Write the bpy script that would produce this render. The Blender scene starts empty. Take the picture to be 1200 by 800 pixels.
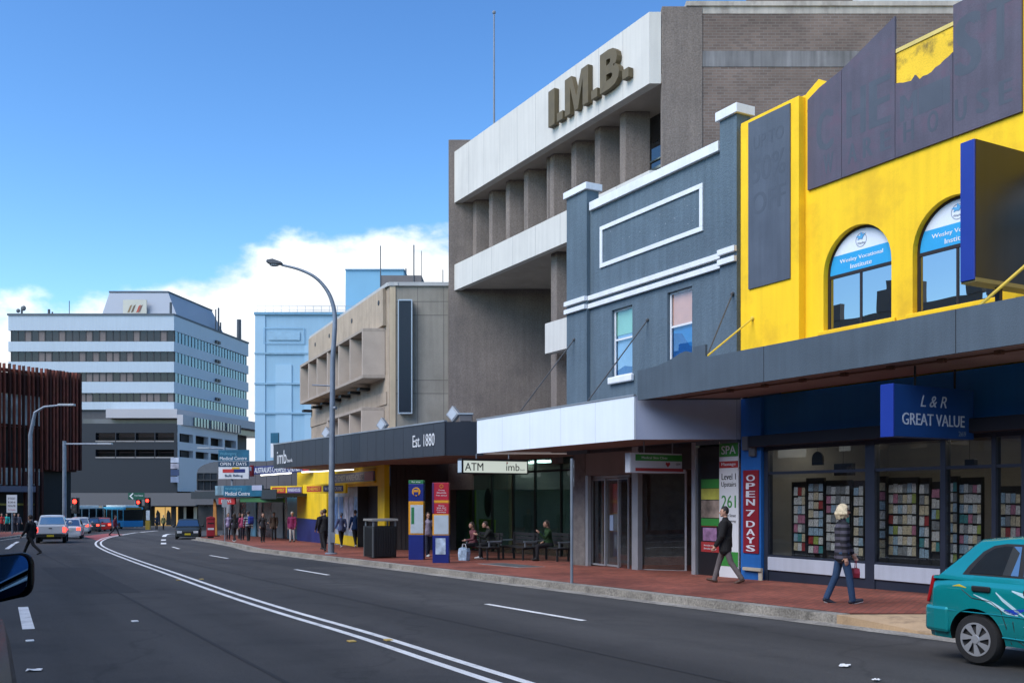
import bpy, bmesh, math, random
from mathutils import Vector, Matrix
random.seed(7)
R = math.radians
scene = bpy.context.scene
COL = scene.collection
# ---- camera model of the photograph (1200 px wide): focal length, vanishing column/row, eye height
F, HX, HY, EYE = 1150.0, 600.0, 584.0, 1.62
SLOPE = .0177                                     # the street falls away from the camera
K = .55                                           # street runs along (-K, 1)
LEN = math.hypot(1, K)
CF = 18.2                                         # facade line X = CF - K*Y on the right side of the street
def zg(Y): return -SLOPE * Y
def pave(Y): return zg(Y) + .15
def xw(px, Y): return (px - HX) / F * Y
def zw(py, Y): return EYE + (HY - py) * Y / F
def on(px, c, k=K):
    Y = c / ((px - HX) / F + k)
    return c - k * Y, Y
def cf(y): return CF + LEN * y                    # facade line set back by y metres
UX, UY = K / LEN, -1 / LEN                        # along the facade, towards the camera
ANG = math.atan2(UY, UX)
ANGP = ANG + math.pi / 2                          # a sign hung across the pavement
def fa(X, Y): return ((X - CF) * UX + Y * UY, -(X - CF) * UY + Y * UX)
def S(px, y=0.): return fa(*on(px, cf(y)))[0]
def Z(px, py, y=0.): return zw(py, on(px, cf(y))[1])
def fw(s, y): return (CF + s * UX - y * UY, s * UY + y * UX)
SKX, SKY = UX, -UY                                # world +X seen in the facade frame (side walls are skewed)

# ---------------------------------------------------------------- materials
MATS = {}
def nn(nt, t, **kw):
    n = nt.nodes.new(t)
    for k, v in kw.items():
        if k in n.inputs.keys() if hasattr(n.inputs, 'keys') else False: n.inputs[k].default_value = v
        else: setattr(n, k, v)
    return n
def M(name, col, rough=.7, var=.12, scale=1.5, bump=0., bscale=60., metal=0., spec=.4, streak=0., fine=.06, coat=0., stain=None, stain_amt=0., stain_scale=.6):
    """procedural paint/stone: two noises vary the colour, optional vertical streaks, stains and bump"""
    if name in MATS: return MATS[name]
    m = bpy.data.materials.new(name); m.use_nodes = True; nt = m.node_tree; L = nt.links.new
    b = nt.nodes['Principled BSDF']
    b.inputs['Roughness'].default_value = rough; b.inputs['Metallic'].default_value = metal
    b.inputs['Specular IOR Level'].default_value = spec; b.inputs['Coat Weight'].default_value = coat
    tc = nt.nodes.new('ShaderNodeTexCoord'); oi = nt.nodes.new('ShaderNodeObjectInfo')
    ad = nt.nodes.new('ShaderNodeVectorMath'); ad.operation = 'ADD'
    L(tc.outputs['Object'], ad.inputs[0])
    sc_ = nt.nodes.new('ShaderNodeVectorMath'); sc_.operation = 'SCALE'; sc_.inputs[0].default_value = (13, 7, 5)
    L(oi.outputs['Random'], sc_.inputs['Scale']); L(sc_.outputs[0], ad.inputs[1])
    n1 = nt.nodes.new('ShaderNodeTexNoise'); n1.inputs['Scale'].default_value = scale; n1.inputs['Detail'].default_value = 6
    L(ad.outputs[0], n1.inputs['Vector'])
    n2 = nt.nodes.new('ShaderNodeTexNoise'); n2.inputs['Scale'].default_value = bscale; n2.inputs['Detail'].default_value = 3
    L(ad.outputs[0], n2.inputs['Vector'])
    def rng(src, amt):
        mr = nt.nodes.new('ShaderNodeMapRange'); mr.inputs['From Min'].default_value = .25; mr.inputs['From Max'].default_value = .75
        mr.inputs['To Min'].default_value = 1 - amt; mr.inputs['To Max'].default_value = 1 + amt; L(src, mr.inputs['Value']); return mr.outputs[0]
    def mul(a, c):
        x = nt.nodes.new('ShaderNodeMath'); x.operation = 'MULTIPLY'; L(a, x.inputs[0]); L(c, x.inputs[1]); return x.outputs[0]
    f = mul(rng(n1.outputs['Fac'], var), rng(n2.outputs['Fac'], fine))
    if streak:
        mp = nt.nodes.new('ShaderNodeMapping'); mp.inputs['Scale'].default_value = (4, 4, .22); L(ad.outputs[0], mp.inputs['Vector'])
        n3 = nt.nodes.new('ShaderNodeTexNoise'); n3.inputs['Scale'].default_value = 1.6; n3.inputs['Detail'].default_value = 5; L(mp.outputs[0], n3.inputs['Vector'])
        f = mul(f, rng(n3.outputs['Fac'], streak))
    mx = nt.nodes.new('ShaderNodeVectorMath'); mx.operation = 'SCALE'; mx.inputs[0].default_value = col[:3]; L(f, mx.inputs['Scale'])
    out = mx.outputs[0]
    if stain is not None:
        n4 = nt.nodes.new('ShaderNodeTexNoise'); n4.inputs['Scale'].default_value = stain_scale; n4.inputs['Detail'].default_value = 8; n4.inputs['Roughness'].default_value = .65
        L(ad.outputs[0], n4.inputs['Vector'])
        mr = nt.nodes.new('ShaderNodeMapRange'); mr.inputs['From Min'].default_value = .5; mr.inputs['From Max'].default_value = .72; mr.inputs['To Max'].default_value = stain_amt
        L(n4.outputs['Fac'], mr.inputs['Value'])
        mc = nt.nodes.new('ShaderNodeMix'); mc.data_type = 'RGBA'; L(mr.outputs[0], mc.inputs[0]); L(out, mc.inputs[6]); mc.inputs[7].default_value = (*stain, 1); out = mc.outputs[2]
    L(out, b.inputs['Base Color'])
    rr = nt.nodes.new('ShaderNodeMath'); rr.operation = 'MULTIPLY_ADD'; L(n1.outputs['Fac'], rr.inputs[0]); rr.inputs[1].default_value = .16; rr.inputs[2].default_value = max(.02, rough - .08)
    L(rr.outputs[0], b.inputs['Roughness'])
    if bump:
        bp = nt.nodes.new('ShaderNodeBump'); bp.inputs['Strength'].default_value = bump; bp.inputs['Distance'].default_value = .02
        L(n2.outputs['Fac'], bp.inputs['Height']); L(bp.outputs[0], b.inputs['Normal'])
    MATS[name] = m; return m
def Mbrick(name, c1, c2, mortar, bw, bh, rot=(0, 0, 0), ms=.012, rough=.85, var=.25, bump=.3, dirt=.0):
    if name in MATS: return MATS[name]
    m = bpy.data.materials.new(name); m.use_nodes = True; nt = m.node_tree; L = nt.links.new; b = nt.nodes['Principled BSDF']
    tc = nt.nodes.new('ShaderNodeTexCoord'); mp = nt.nodes.new('ShaderNodeMapping'); mp.inputs['Rotation'].default_value = rot
    L(tc.outputs['Object'], mp.inputs['Vector'])
    br = nt.nodes.new('ShaderNodeTexBrick'); br.inputs['Scale'].default_value = 1; br.inputs['Brick Width'].default_value = bw; br.inputs['Row Height'].default_value = bh
    br.inputs['Mortar Size'].default_value = ms; br.inputs['Color1'].default_value = (*c1, 1); br.inputs['Color2'].default_value = (*c2, 1); br.inputs['Mortar'].default_value = (*mortar, 1)
    L(mp.outputs[0], br.inputs['Vector'])
    n = nt.nodes.new('ShaderNodeTexNoise'); n.inputs['Scale'].default_value = .7; n.inputs['Detail'].default_value = 9; L(tc.outputs['Object'], n.inputs['Vector'])
    mr = nt.nodes.new('ShaderNodeMapRange'); mr.inputs['From Min'].default_value = .3; mr.inputs['From Max'].default_value = .7; mr.inputs['To Min'].default_value = 1 - var; mr.inputs['To Max'].default_value = 1 + var
    L(n.outputs['Fac'], mr.inputs['Value'])
    sc_ = nt.nodes.new('ShaderNodeVectorMath'); sc_.operation = 'SCALE'; L(br.outputs['Color'], sc_.inputs[0]); L(mr.outputs[0], sc_.inputs['Scale'])
    L(sc_.outputs[0], b.inputs['Base Color']); b.inputs['Roughness'].default_value = rough; b.inputs['Specular IOR Level'].default_value = .3
    bp = nt.nodes.new('ShaderNodeBump'); bp.inputs['Strength'].default_value = bump; bp.inputs['Distance'].default_value = .01; bp.invert = True
    L(br.outputs['Fac'], bp.inputs['Height']); L(bp.outputs[0], b.inputs['Normal'])
    MATS[name] = m; return m
def Mglass(name, tint=(.6, .65, .66), refl=.10, rough=.0, body=.0, col=(.02, .025, .03)):
    """window glass: see-through, mirror-like at a slant; body>0 mixes in an opaque tint"""
    if name in MATS: return MATS[name]
    m = bpy.data.materials.new(name); m.use_nodes = True; nt = m.node_tree; L = nt.links.new
    nt.nodes.remove(nt.nodes['Principled BSDF']); out = nt.nodes['Material Output']
    tr = nt.nodes.new('ShaderNodeBsdfTransparent'); tr.inputs[0].default_value = (*tint, 1)
    gl = nt.nodes.new('ShaderNodeBsdfGlossy'); gl.inputs['Roughness'].default_value = rough; gl.inputs['Color'].default_value = (.9, .93, .95, 1)
    di = nt.nodes.new('ShaderNodeBsdfDiffuse'); di.inputs[0].default_value = (*col, 1)
    mb_ = nt.nodes.new('ShaderNodeMixShader'); mb_.inputs[0].default_value = body; L(tr.outputs[0], mb_.inputs[1]); L(di.outputs[0], mb_.inputs[2])
    lw = nt.nodes.new('ShaderNodeLayerWeight'); lw.inputs['Blend'].default_value = .5; fr = nt.nodes.new('ShaderNodeMath'); fr.operation = 'POWER'; L(lw.outputs['Facing'], fr.inputs[0]); fr.inputs[1].default_value = 4.5
    ad = nt.nodes.new('ShaderNodeMath'); ad.operation = 'ADD'; ad.use_clamp = True; L(fr.outputs[0], ad.inputs[0]); ad.inputs[1].default_value = refl + .03
    n = nt.nodes.new('ShaderNodeTexNoise'); n.inputs['Scale'].default_value = .9; n.inputs['Detail'].default_value = 1
    tc = nt.nodes.new('ShaderNodeTexCoord'); L(tc.outputs['Object'], n.inputs['Vector'])
    bp = nt.nodes.new('ShaderNodeBump'); bp.inputs['Strength'].default_value = .04; bp.inputs['Distance'].default_value = .05; L(n.outputs['Fac'], bp.inputs['Height']); L(bp.outputs[0], gl.inputs['Normal'])
    mx = nt.nodes.new('ShaderNodeMixShader'); L(ad.outputs[0], mx.inputs[0]); L(mb_.outputs[0], mx.inputs[1]); L(gl.outputs[0], mx.inputs[2]); L(mx.outputs[0], out.inputs[0])
    MATS[name] = m; return m
def Memit(name, col, strength):
    if name in MATS: return MATS[name]
    m = bpy.data.materials.new(name); m.use_nodes = True; b = m.node_tree.nodes['Principled BSDF']
    b.inputs['Base Color'].default_value = (*[c * .6 for c in col], 1); b.inputs['Emission Color'].default_value = (*col, 1); b.inputs['Emission Strength'].default_value = strength
    MATS[name] = m; return m
def srgb(r, g, b):
    f = lambda c: (c / 255 / 12.92) if c <= 10 else ((c / 255 + .055) / 1.055) ** 2.4
    return (f(r), f(g), f(b))

# ---------------------------------------------------------------- mesh building
class MB:
    def __init__(self): self.v, self.f, self.m = [], [], []
    def add(self, vs, fs, mi=0):
        o = len(self.v); self.v += [tuple(p) for p in vs]; self.f += [tuple(i + o for i in f) for f in fs]; self.m += [mi] * len(fs); return self
    def box(self, x0, x1, y0, y1, z0, z1, mi=0):
        return self.prism([(x0, y0), (x1, y0), (x1, y1), (x0, y1)], z0, z1, mi)
    def prism(self, poly, z0, z1, mi=0):
        a = sum(poly[i][0] * poly[(i + 1) % len(poly)][1] - poly[(i + 1) % len(poly)][0] * poly[i][1] for i in range(len(poly)))
        if a < 0: poly = poly[::-1]
        n = len(poly); g = lambda z, p: z(p) if callable(z) else z
        vs = [(p[0], p[1], g(z0, p)) for p in poly] + [(p[0], p[1], g(z1, p)) for p in poly]
        fs = [tuple(range(n))[::-1], tuple(range(n, 2 * n))] + [(i, (i + 1) % n, n + (i + 1) % n, n + i) for i in range(n)]
        return self.add(vs, fs, mi)
    def extr(self, poly, y0, y1, mi=0):                # an (x, z) outline given depth along y
        a = sum(poly[i][0] * poly[(i + 1) % len(poly)][1] - poly[(i + 1) % len(poly)][0] * poly[i][1] for i in range(len(poly)))
        if a < 0: poly = poly[::-1]
        n = len(poly); vs = [(p[0], y0, p[1]) for p in poly] + [(p[0], y1, p[1]) for p in poly]
        fs = [tuple(range(n)), tuple(range(n, 2 * n))[::-1]] + [((i + 1) % n, i, n + i, n + (i + 1) % n) for i in range(n)]
        return self.add(vs, fs, mi)
    def tube(self, pts, r, n=10, mi=0, cap=True):
        pts = [Vector(p) for p in pts]; rs = r if isinstance(r, (list, tuple)) else [r] * len(pts); vs, fs = [], []; up = None
        for i, p in enumerate(pts):
            d = (pts[min(i + 1, len(pts) - 1)] - pts[max(i - 1, 0)]).normalized()
            if up is None:
                up = Vector((0, 0, 1)) if abs(d.z) < .9 else Vector((1, 0, 0))
            a = d.cross(up).normalized(); b = a.cross(d).normalized(); up = b
            for j in range(n):
                t = 2 * math.pi * j / n; vs.append(p + rs[i] * (math.cos(t) * a + math.sin(t) * b))
        for i in range(len(pts) - 1):
            for j in range(n): fs.append((i * n + j, i * n + (j + 1) % n, (i + 1) * n + (j + 1) % n, (i + 1) * n + j))
        if cap: fs += [tuple(range(n))[::-1], tuple(range((len(pts) - 1) * n, len(pts) * n))]
        return self.add(vs, fs, mi)
    def ball(self, c, r, nu=12, nv=8, mi=0):
        rx, ry, rz = r if isinstance(r, (list, tuple)) else (r, r, r); vs, fs = [], []
        for i in range(1, nv):
            t = math.pi * i / nv
            for j in range(nu): p = 2 * math.pi * j / nu; vs.append((c[0] + rx * math.sin(t) * math.cos(p), c[1] + ry * math.sin(t) * math.sin(p), c[2] + rz * math.cos(t)))
        a = len(vs); vs += [(c[0], c[1], c[2] + rz), (c[0], c[1], c[2] - rz)]
        for i in range(nv - 2):
            for j in range(nu): fs.append((i * nu + j, (i + 1) * nu + j, (i + 1) * nu + (j + 1) % nu, i * nu + (j + 1) % nu))
        for j in range(nu): fs += [(a, j, (j + 1) % nu), (a + 1, (nv - 2) * nu + (j + 1) % nu, (nv - 2) * nu + j)]
        return self.add(vs, fs, mi)
    def capsule(self, p0, p1, r0, r1, n=12):
        p0, p1 = Vector(p0), Vector(p1); d = p1 - p0
        if d.length < 1e-5: return self.ball(p0, r0, n, 8)
        d.normalize(); pts, rs = [], []
        for t in (-80, -50, -20): a = R(t); pts.append(p0 + d * math.sin(a) * r0); rs.append(r0 * math.cos(a))
        for t in (20, 50, 80): a = R(t); pts.append(p1 + d * math.sin(a) * r1); rs.append(r1 * math.cos(a))
        return self.tube(pts, rs, n)
    def lathe(self, prof, n=24, axis='y', c=(0, 0, 0), mi=0):   # prof: (radius, along-axis)
        vs, fs = [], []
        for r, h in prof:
            for j in range(n):
                t = 2 * math.pi * j / n; a, b = r * math.cos(t), r * math.sin(t)
                vs.append({'y': (c[0] + a, c[1] + h, c[2] + b), 'z': (c[0] + a, c[1] + b, c[2] + h), 'x': (c[0] + h, c[1] + a, c[2] + b)}[axis])
        for i in range(len(prof) - 1):
            for j in range(n): fs.append((i * n + j, i * n + (j + 1) % n, (i + 1) * n + (j + 1) % n, (i + 1) * n + j))
        return self.add(vs, fs, mi)
    def data(self, name, mats, off=(0, 0, 0), smooth=False):
        me = bpy.data.meshes.new(name)
        me.from_pydata([(x - off[0], y - off[1], z - off[2]) for x, y, z in self.v], [], self.f)
        for m in (mats if isinstance(mats, (list, tuple)) else [mats]): me.materials.append(m)
        me.polygons.foreach_set('material_index', self.m)
        me.validate(); bm = bmesh.new(); bm.from_mesh(me); bmesh.ops.recalc_face_normals(bm, faces=bm.faces); bm.to_mesh(me); bm.free()
        if smooth:
            me.polygons.foreach_set('use_smooth', [True] * len(me.polygons)); me.set_sharp_from_angle(angle=R(38))
        me.update(); return me
def bev(o, w, seg=2):
    m = o.modifiers.new('edge', 'BEVEL'); m.width = w; m.segments = seg; m.limit_method = 'ANGLE'; m.angle_limit = R(40); m.harden_normals = False
def apply_mods(o):
    dg = bpy.context.evaluated_depsgraph_get(); me = bpy.data.meshes.new_from_object(o.evaluated_get(dg), depsgraph=dg)
    old = o.data; o.modifiers.clear(); o.data = me; me.name = old.name; return o

class Thing:
    """an Empty at the thing's base that parents its parts; parts are given in the frame of the thing, minus `off`"""
    def __init__(self, name, label=None, cat=None, loc=(0, 0, 0), ang=0., off=(0, 0, 0), group=None, kind=None):
        o = bpy.data.objects.new(name, None); COL.objects.link(o); o.empty_display_size = .2
        o.location = loc; o.rotation_euler = (0, 0, ang); self.o, self.off = o, off; tag(o, label, cat, group, kind)
    def part(self, name, mb, mat, parent=None, bevel=0., smooth=False, label=None):
        p = bpy.data.objects.new(name, mb.data(name, mat, self.off, smooth)); COL.objects.link(p); p.parent = parent or self.o
        if bevel: bev(p, bevel)
        if label: p['label'] = label
        return p
def tag(o, label=None, cat=None, group=None, kind=None):
    for k, v in (('label', label), ('category', cat), ('group', group), ('kind', kind)):
        if v: o[k] = v
    return o
def FT(name, label, cat, s, y=0., z=None, group=None):
    """a thing on the right-hand street front: frame x along the front, y into the building, z up"""
    X, Y = fw(s, y); z = zg(Y) if z is None else z
    return Thing(name, label, cat, (X, Y, z), ANG, (s, y, z), group)
def solo(name, mb, mat, loc=(0, 0, 0), ang=0., label=None, cat=None, group=None, kind=None, bevel=0., smooth=False, off=(0, 0, 0)):
    o = bpy.data.objects.new(name, mb.data(name, mat, off, smooth)); COL.objects.link(o); o.location = loc; o.rotation_euler = (0, 0, ang)
    if bevel: bev(o, bevel)
    return tag(o, label, cat, group, kind)
def copy_thing(o, loc, ang=None, label=None, parent=None):
    c = o.copy(); COL.objects.link(c)
    if parent is None:
        c.location = loc
        if ang is not None: c.rotation_euler = (0, 0, ang)
        if label: c['label'] = label
    else: c.parent = parent
    for ch in list(o.children): copy_thing(ch, None, None, None, c)
    return c
def text_mb(txt, w=None, h=None, bold=0., shear=0., depth=.006, space=1., cx=0., cz=0., y=0., align='C', solid=False):
    """raised lettering facing -y, its cap box fitted to w x h and centred on (cx, cz)"""
    cu = bpy.data.curves.new('t', 'FONT'); cu.body = txt; cu.size = 1; cu.extrude = .001; cu.offset = bold if solid else 0; cu.shear = shear; cu.space_character = space; cu.resolution_u = 3
    cu.align_x = 'CENTER'; cu.space_line = .85
    o = bpy.data.objects.new('t', cu); COL.objects.link(o); dg = bpy.context.evaluated_depsgraph_get(); me = bpy.data.meshes.new_from_object(o.evaluated_get(dg))
    bpy.data.objects.remove(o); bpy.data.curves.remove(cu)
    vs = [v.co.copy() for v in me.vertices]; fs = [tuple(p.vertices) for p in me.polygons]; bpy.data.meshes.remove(me)
    x0, x1 = min(v.x for v in vs), max(v.x for v in vs); y0, y1 = min(v.y for v in vs), max(v.y for v in vs)
    sx = (w / (x1 - x0)) if w else None; sy = (h / (y1 - y0)) if h else None
    sx = sx or sy; sy = sy or sx
    mb = MB(); mx, my = (x0 + x1) / 2, (y0 + y1) / 2
    for k in ((0,) if solid or bold <= .001 else (0, 1, -1)):
        dx_ = k * bold * .9 * sx; dy_ = abs(k) * .0008 + (k > 0) * .0004
        mb.add([(cx + (v.x - mx) * sx + dx_, y - (depth - dy_ if v.z > 0 else 0), cz + (v.y - my) * sy) for v in vs], fs)
    return mb
def panel_holes(mb, x0, x1, z0, z1, holes, y0, depth, mi=0, arcn=18):
    """front face at y0 with openings (hx0, hx1, hz0, hz1, arch?) and their reveals"""
    xs = sorted({x0, x1, *[h[0] for h in holes], *[h[1] for h in holes]}); zs = sorted({z0, z1, *[h[2] for h in holes], *[h[3] for h in holes]})
    for i in range(len(xs) - 1):
        for j in range(len(zs) - 1):
            cx, cz = (xs[i] + xs[i + 1]) / 2, (zs[j] + zs[j + 1]) / 2
            if any(h[0] < cx < h[1] and h[2] < cz < h[3] for h in holes): continue
            mb.add([(xs[i], y0, zs[j]), (xs[i + 1], y0, zs[j]), (xs[i + 1], y0, zs[j + 1]), (xs[i], y0, zs[j + 1])], [(0, 1, 2, 3)], mi)
    for h in holes:
        a, b, c, d = h[:4]; y1 = y0 + depth
        if len(h) > 4 and h[4]:
            r = (b - a) / 2; sp = d - r; arc = [((a + b) / 2 - r * math.cos(math.pi * t / arcn), sp + r * math.sin(math.pi * t / arcn)) for t in range(arcn + 1)]
            for t in range(arcn):
                p, q = arc[t], arc[t + 1]
                mb.add([(p[0], y0, p[1]), (q[0], y0, q[1]), (q[0], y0, d), (p[0], y0, d)], [(0, 1, 2, 3)], mi)
            out = [(a, c)] + arc + [(b, c)]
        else: out = [(a, c), (a, d), (b, d), (b, c)]
        for t in range(len(out)):
            p, q = out[t], out[(t + 1) % len(out)]
            mb.add([(p[0], y0, p[1]), (q[0], y0, q[1]), (q[0], y1, q[1]), (p[0], y1, p[1])], [(0, 1, 2, 3)], mi)
    return mb
def bars(mb, x0, x1, z0, z1, y0, y1, w, xs=(), zs=(), mi=0):
    """a window frame: border of width w plus mullions at xs and transoms at zs"""
    mb.box(x0, x0 + w, y0, y1, z0, z1, mi); mb.box(x1 - w, x1, y0, y1, z0, z1, mi)
    mb.box(x0 + w, x1 - w, y0, y1, z0, z0 + w, mi); mb.box(x0 + w, x1 - w, y0, y1, z1 - w, z1, mi)
    for x in xs: mb.box(x - w / 2, x + w / 2, y0 + .003, y1 - .003, z0 + w, z1 - w, mi)
    for z in zs: mb.box(x0 + w, x1 - w, y0 + .006, y1 - .006, z - w / 2, z + w / 2, mi)
    return mb
CLOUD, SKY_SAT, SKY_VAL, SUN_E, SUN_ANG, EXPO, SKY_GAM = 6.5, 1.04, .53, 2.1, R(46), .80, 1.5
# ================================================================ setting: ground, road, kerbs, pavements, paint
asphalt = M('asphalt', (.057, .0545, .052), .85, .2, .35, .8, 110, fine=.6, stain=(.026, .026, .027), stain_amt=.65, stain_scale=.7)
def _asphalt_wear(m):
    nt = m.node_tree; L = nt.links.new; b = nt.nodes['Principled BSDF']; src = b.inputs['Base Color'].links[0].from_socket
    tc = nt.nodes.new('ShaderNodeTexCoord'); mp = nt.nodes.new('ShaderNodeMapping'); mp.inputs['Rotation'].default_value = (0, 0, -ANG); mp.inputs['Scale'].default_value = (1, 1, 1); mp.vector_type = 'TEXTURE'
    mp.inputs['Rotation'].default_value = (0, 0, ANG); L(tc.outputs['Object'], mp.inputs['Vector'])
    mp2 = nt.nodes.new('ShaderNodeMapping'); mp2.inputs['Scale'].default_value = (.035, 1.1, 1); L(mp.outputs[0], mp2.inputs['Vector'])
    n = nt.nodes.new('ShaderNodeTexNoise'); n.inputs['Scale'].default_value = .8; n.inputs['Detail'].default_value = 4; L(mp2.outputs[0], n.inputs['Vector'])
    mr = nt.nodes.new('ShaderNodeMapRange'); mr.inputs['From Min'].default_value = .3; mr.inputs['From Max'].default_value = .7; mr.inputs['To Min'].default_value = .72; mr.inputs['To Max'].default_value = 1.34; L(n.outputs['Fac'], mr.inputs['Value'])
    s = nt.nodes.new('ShaderNodeVectorMath'); s.operation = 'SCALE'; L(src, s.inputs[0]); L(mr.outputs[0], s.inputs['Scale'])
    # sealed cracks and patch joints
    v = nt.nodes.new('ShaderNodeTexVoronoi'); v.feature = 'DISTANCE_TO_EDGE'; v.inputs['Scale'].default_value = .17
    nz = nt.nodes.new('ShaderNodeTexNoise'); nz.inputs['Scale'].default_value = .8; nz.inputs['Detail'].default_value = 6; L(tc.outputs['Object'], nz.inputs['Vector'])
    mxv = nt.nodes.new('ShaderNodeMix'); mxv.data_type = 'VECTOR'; mxv.inputs[0].default_value = .75; L(tc.outputs['Object'], mxv.inputs[4])
    ad = nt.nodes.new('ShaderNodeVectorMath'); ad.operation = 'MULTIPLY_ADD'; L(nz.outputs['Color'], ad.inputs[0]); ad.inputs[1].default_value = (2, 2, 0); L(tc.outputs['Object'], ad.inputs[2]); L(ad.outputs[0], v.inputs['Vector'])
    cr = nt.nodes.new('ShaderNodeMapRange'); cr.inputs['From Min'].default_value = 0; cr.inputs['From Max'].default_value = .010; cr.inputs['To Min'].default_value = .76; cr.inputs['To Max'].default_value = 1; L(v.outputs['Distance'], cr.inputs['Value'])
    s2 = nt.nodes.new('ShaderNodeVectorMath'); s2.operation = 'SCALE'; L(s.outputs[0], s2.inputs[0]); L(cr.outputs[0], s2.inputs['Scale']); L(s2.outputs[0], b.inputs['Base Color'])
_asphalt_wear(asphalt)
dirt = M('ground_soil', (.12, .11, .09), .95)
def flat(name, poly, dz, mat, kind='structure', **kw):
    """a sheet lying on the sloping street, dz above it"""
    mb = MB(); mb.add([(x, y, zg(y) + dz) for x, y in poly], [tuple(range(len(poly)))]); return solo(name, mb, mat, kind=kind, **kw)
flat('ground', [(-900, -60), (900, -60), (900, 900), (-900, 900)], -.03, dirt)
flat('road', [(-120, -25), (80, -25), (80, 175), (-120, 175)], 0, asphalt)
# kerb line on the right, measured along the street, then round the corner at the junction
RK = [(12.95 - K * y, y) for y in (-20, 0, 8, 14.7, 20, 26, 32, 38, 45)] + [(-14.6, 52), (-18.2, 60), (-21.6, 67), (-22.9, 72), (-22.6, 77), (-20, 82), (-10, 86), (20, 90)]
def offset_line(pl, d):
    out = []
    for i, p in enumerate(pl):
        a = Vector(pl[max(i - 1, 0)]); b = Vector(pl[min(i + 1, len(pl) - 1)]); t = (b - a).normalized(); out.append((p[0] + t.y * d, p[1] - t.x * d))
    return out
concrete_kerb = M('kerb_concrete', (.27, .25, .215), .9, .4, 1.2, .9, 30, fine=.4, stain=(.045, .042, .038), stain_amt=.9, stain_scale=2.4)
def kerb(name, pl, side, split=None):
    inner = offset_line(pl, .28 * side); mb = MB()
    for i in range(len(pl) - 1):
        if split and split(pl[i], pl[i + 1]): continue
        a, b, c, d = pl[i], pl[i + 1], inner[i + 1], inner[i]
        mb.prism([a, b, c, d], lambda p: zg(p[1]) - .1, lambda p: zg(p[1]) + .145)
    g = offset_line(pl, -.34 * side)
    for i in range(len(pl) - 1):
        mb.add([(g[i][0], g[i][1], zg(g[i][1]) + .006), (pl[i][0], pl[i][1], zg(pl[i][1]) + .012), (pl[i + 1][0], pl[i + 1][1], zg(pl[i + 1][1]) + .012), (g[i + 1][0], g[i + 1][1], zg(g[i + 1][1]) + .006)], [(0, 1, 2, 3)])
    o = solo(name, mb, concrete_kerb, kind='structure'); return inner
RKI = kerb('kerb', RK, 1, lambda a, b: a[1] < 14.6 and b[1] < 14.8 and a[1] > 5)
paving = Mbrick('clay_paving', (.25, .072, .047), (.175, .054, .037), (.085, .045, .034), .23, .115, (0, 0, ANG), .006, .8, .35, .25)
pv = MB(); pl = [p for p in RKI if p[1] >= 14.6]; n = len(pl)
back = [(p[0] + (14 if p[1] < 75 else 30), p[1] + 5) for p in pl]; back[0] = (pl[0][0] + 14, 14.7)
for i in range(n - 1):
    pv.add([(*pl[i], pave(pl[i][1])), (*back[i], pave(back[i][1])), (*back[i + 1], pave(back[i + 1][1])), (*pl[i + 1], pave(pl[i + 1][1]))], [(0, 1, 2, 3)])
solo('pavement', pv, paving, kind='structure')
tan = M('tan_concrete', (.42, .29, .17), .9, .2, .9, .3, 50, fine=.12, stain=(.1, .075, .05), stain_amt=.7, stain_scale=2.2)
mb = MB()                                            # dropped crossing in front of the near shops
for i in range(6):
    y0, y1 = 14.7 - i * 1.6, 14.7 - (i + 1) * 1.6
    r0 = min(.11, .0 + (.11 if i == 0 else 0))
    a0, a1 = 12.95 - K * y0, 12.95 - K * y1
    mb.add([(a0, y0, zg(y0) + (.148 if i == 0 else .02)), (a0 + 1.7, y0, pave(y0) + .004), (a1 + 1.7, y1, pave(y1) + .004), (a1, y1, zg(y1) + .02)], [(0, 1, 2, 3)])
    mb.add([(a0 + 1.7, y0, pave(y0) + .004), (a0 + 14, y0, pave(y0) + .004), (a1 + 14, y1, pave(y1) + .004), (a1 + 1.7, y1, pave(y1) + .004)], [(0, 1, 2, 3)])
for i in range(6):
    y0, y1 = 14.7 - i * 1.6, 14.7 - (i + 1) * 1.6; a0, a1 = 12.95 - K * y0, 12.95 - K * y1
    mb.add([(a0, y0, zg(y0) + (.148 if i == 0 else .02)), (a1, y1, zg(y1) + .02), (a1, y1, zg(y1) - .1), (a0, y0, zg(y0) - .1)], [(0, 1, 2, 3)])
mb.add([(12.95 - K * 14.7, 14.7, zg(14.7) + .148), (12.95 - K * 14.7 + 1.7, 14.7, pave(14.7) + .004), (12.95 - K * 14.7 + 1.7, 14.7, zg(14.7) - .1), (12.95 - K * 14.7, 14.7, zg(14.7) - .1)], [(0, 1, 2, 3)])
solo('driveway', mb, tan, kind='structure')
patch = M('asphalt_patch', (.036, .036, .037), .9, .2, .8, .6, 140, fine=.5)
def lane_pt(c, Y): return (c - K * Y, Y)
for c0_, c1_, y0, y1 in ((2.2, 3.6, 20.5, 31.), (10.2, 12.1, 31., 36.5)):
    flat('road_patch', [lane_pt(c0_, y0), lane_pt(c1_, y0 + .3), lane_pt(c1_ + .05, y1), lane_pt(c0_ - .06, y1 - .2)], .003, patch)
seam_m = M('road_seam', (.027, .027, .028), .9)
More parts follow.
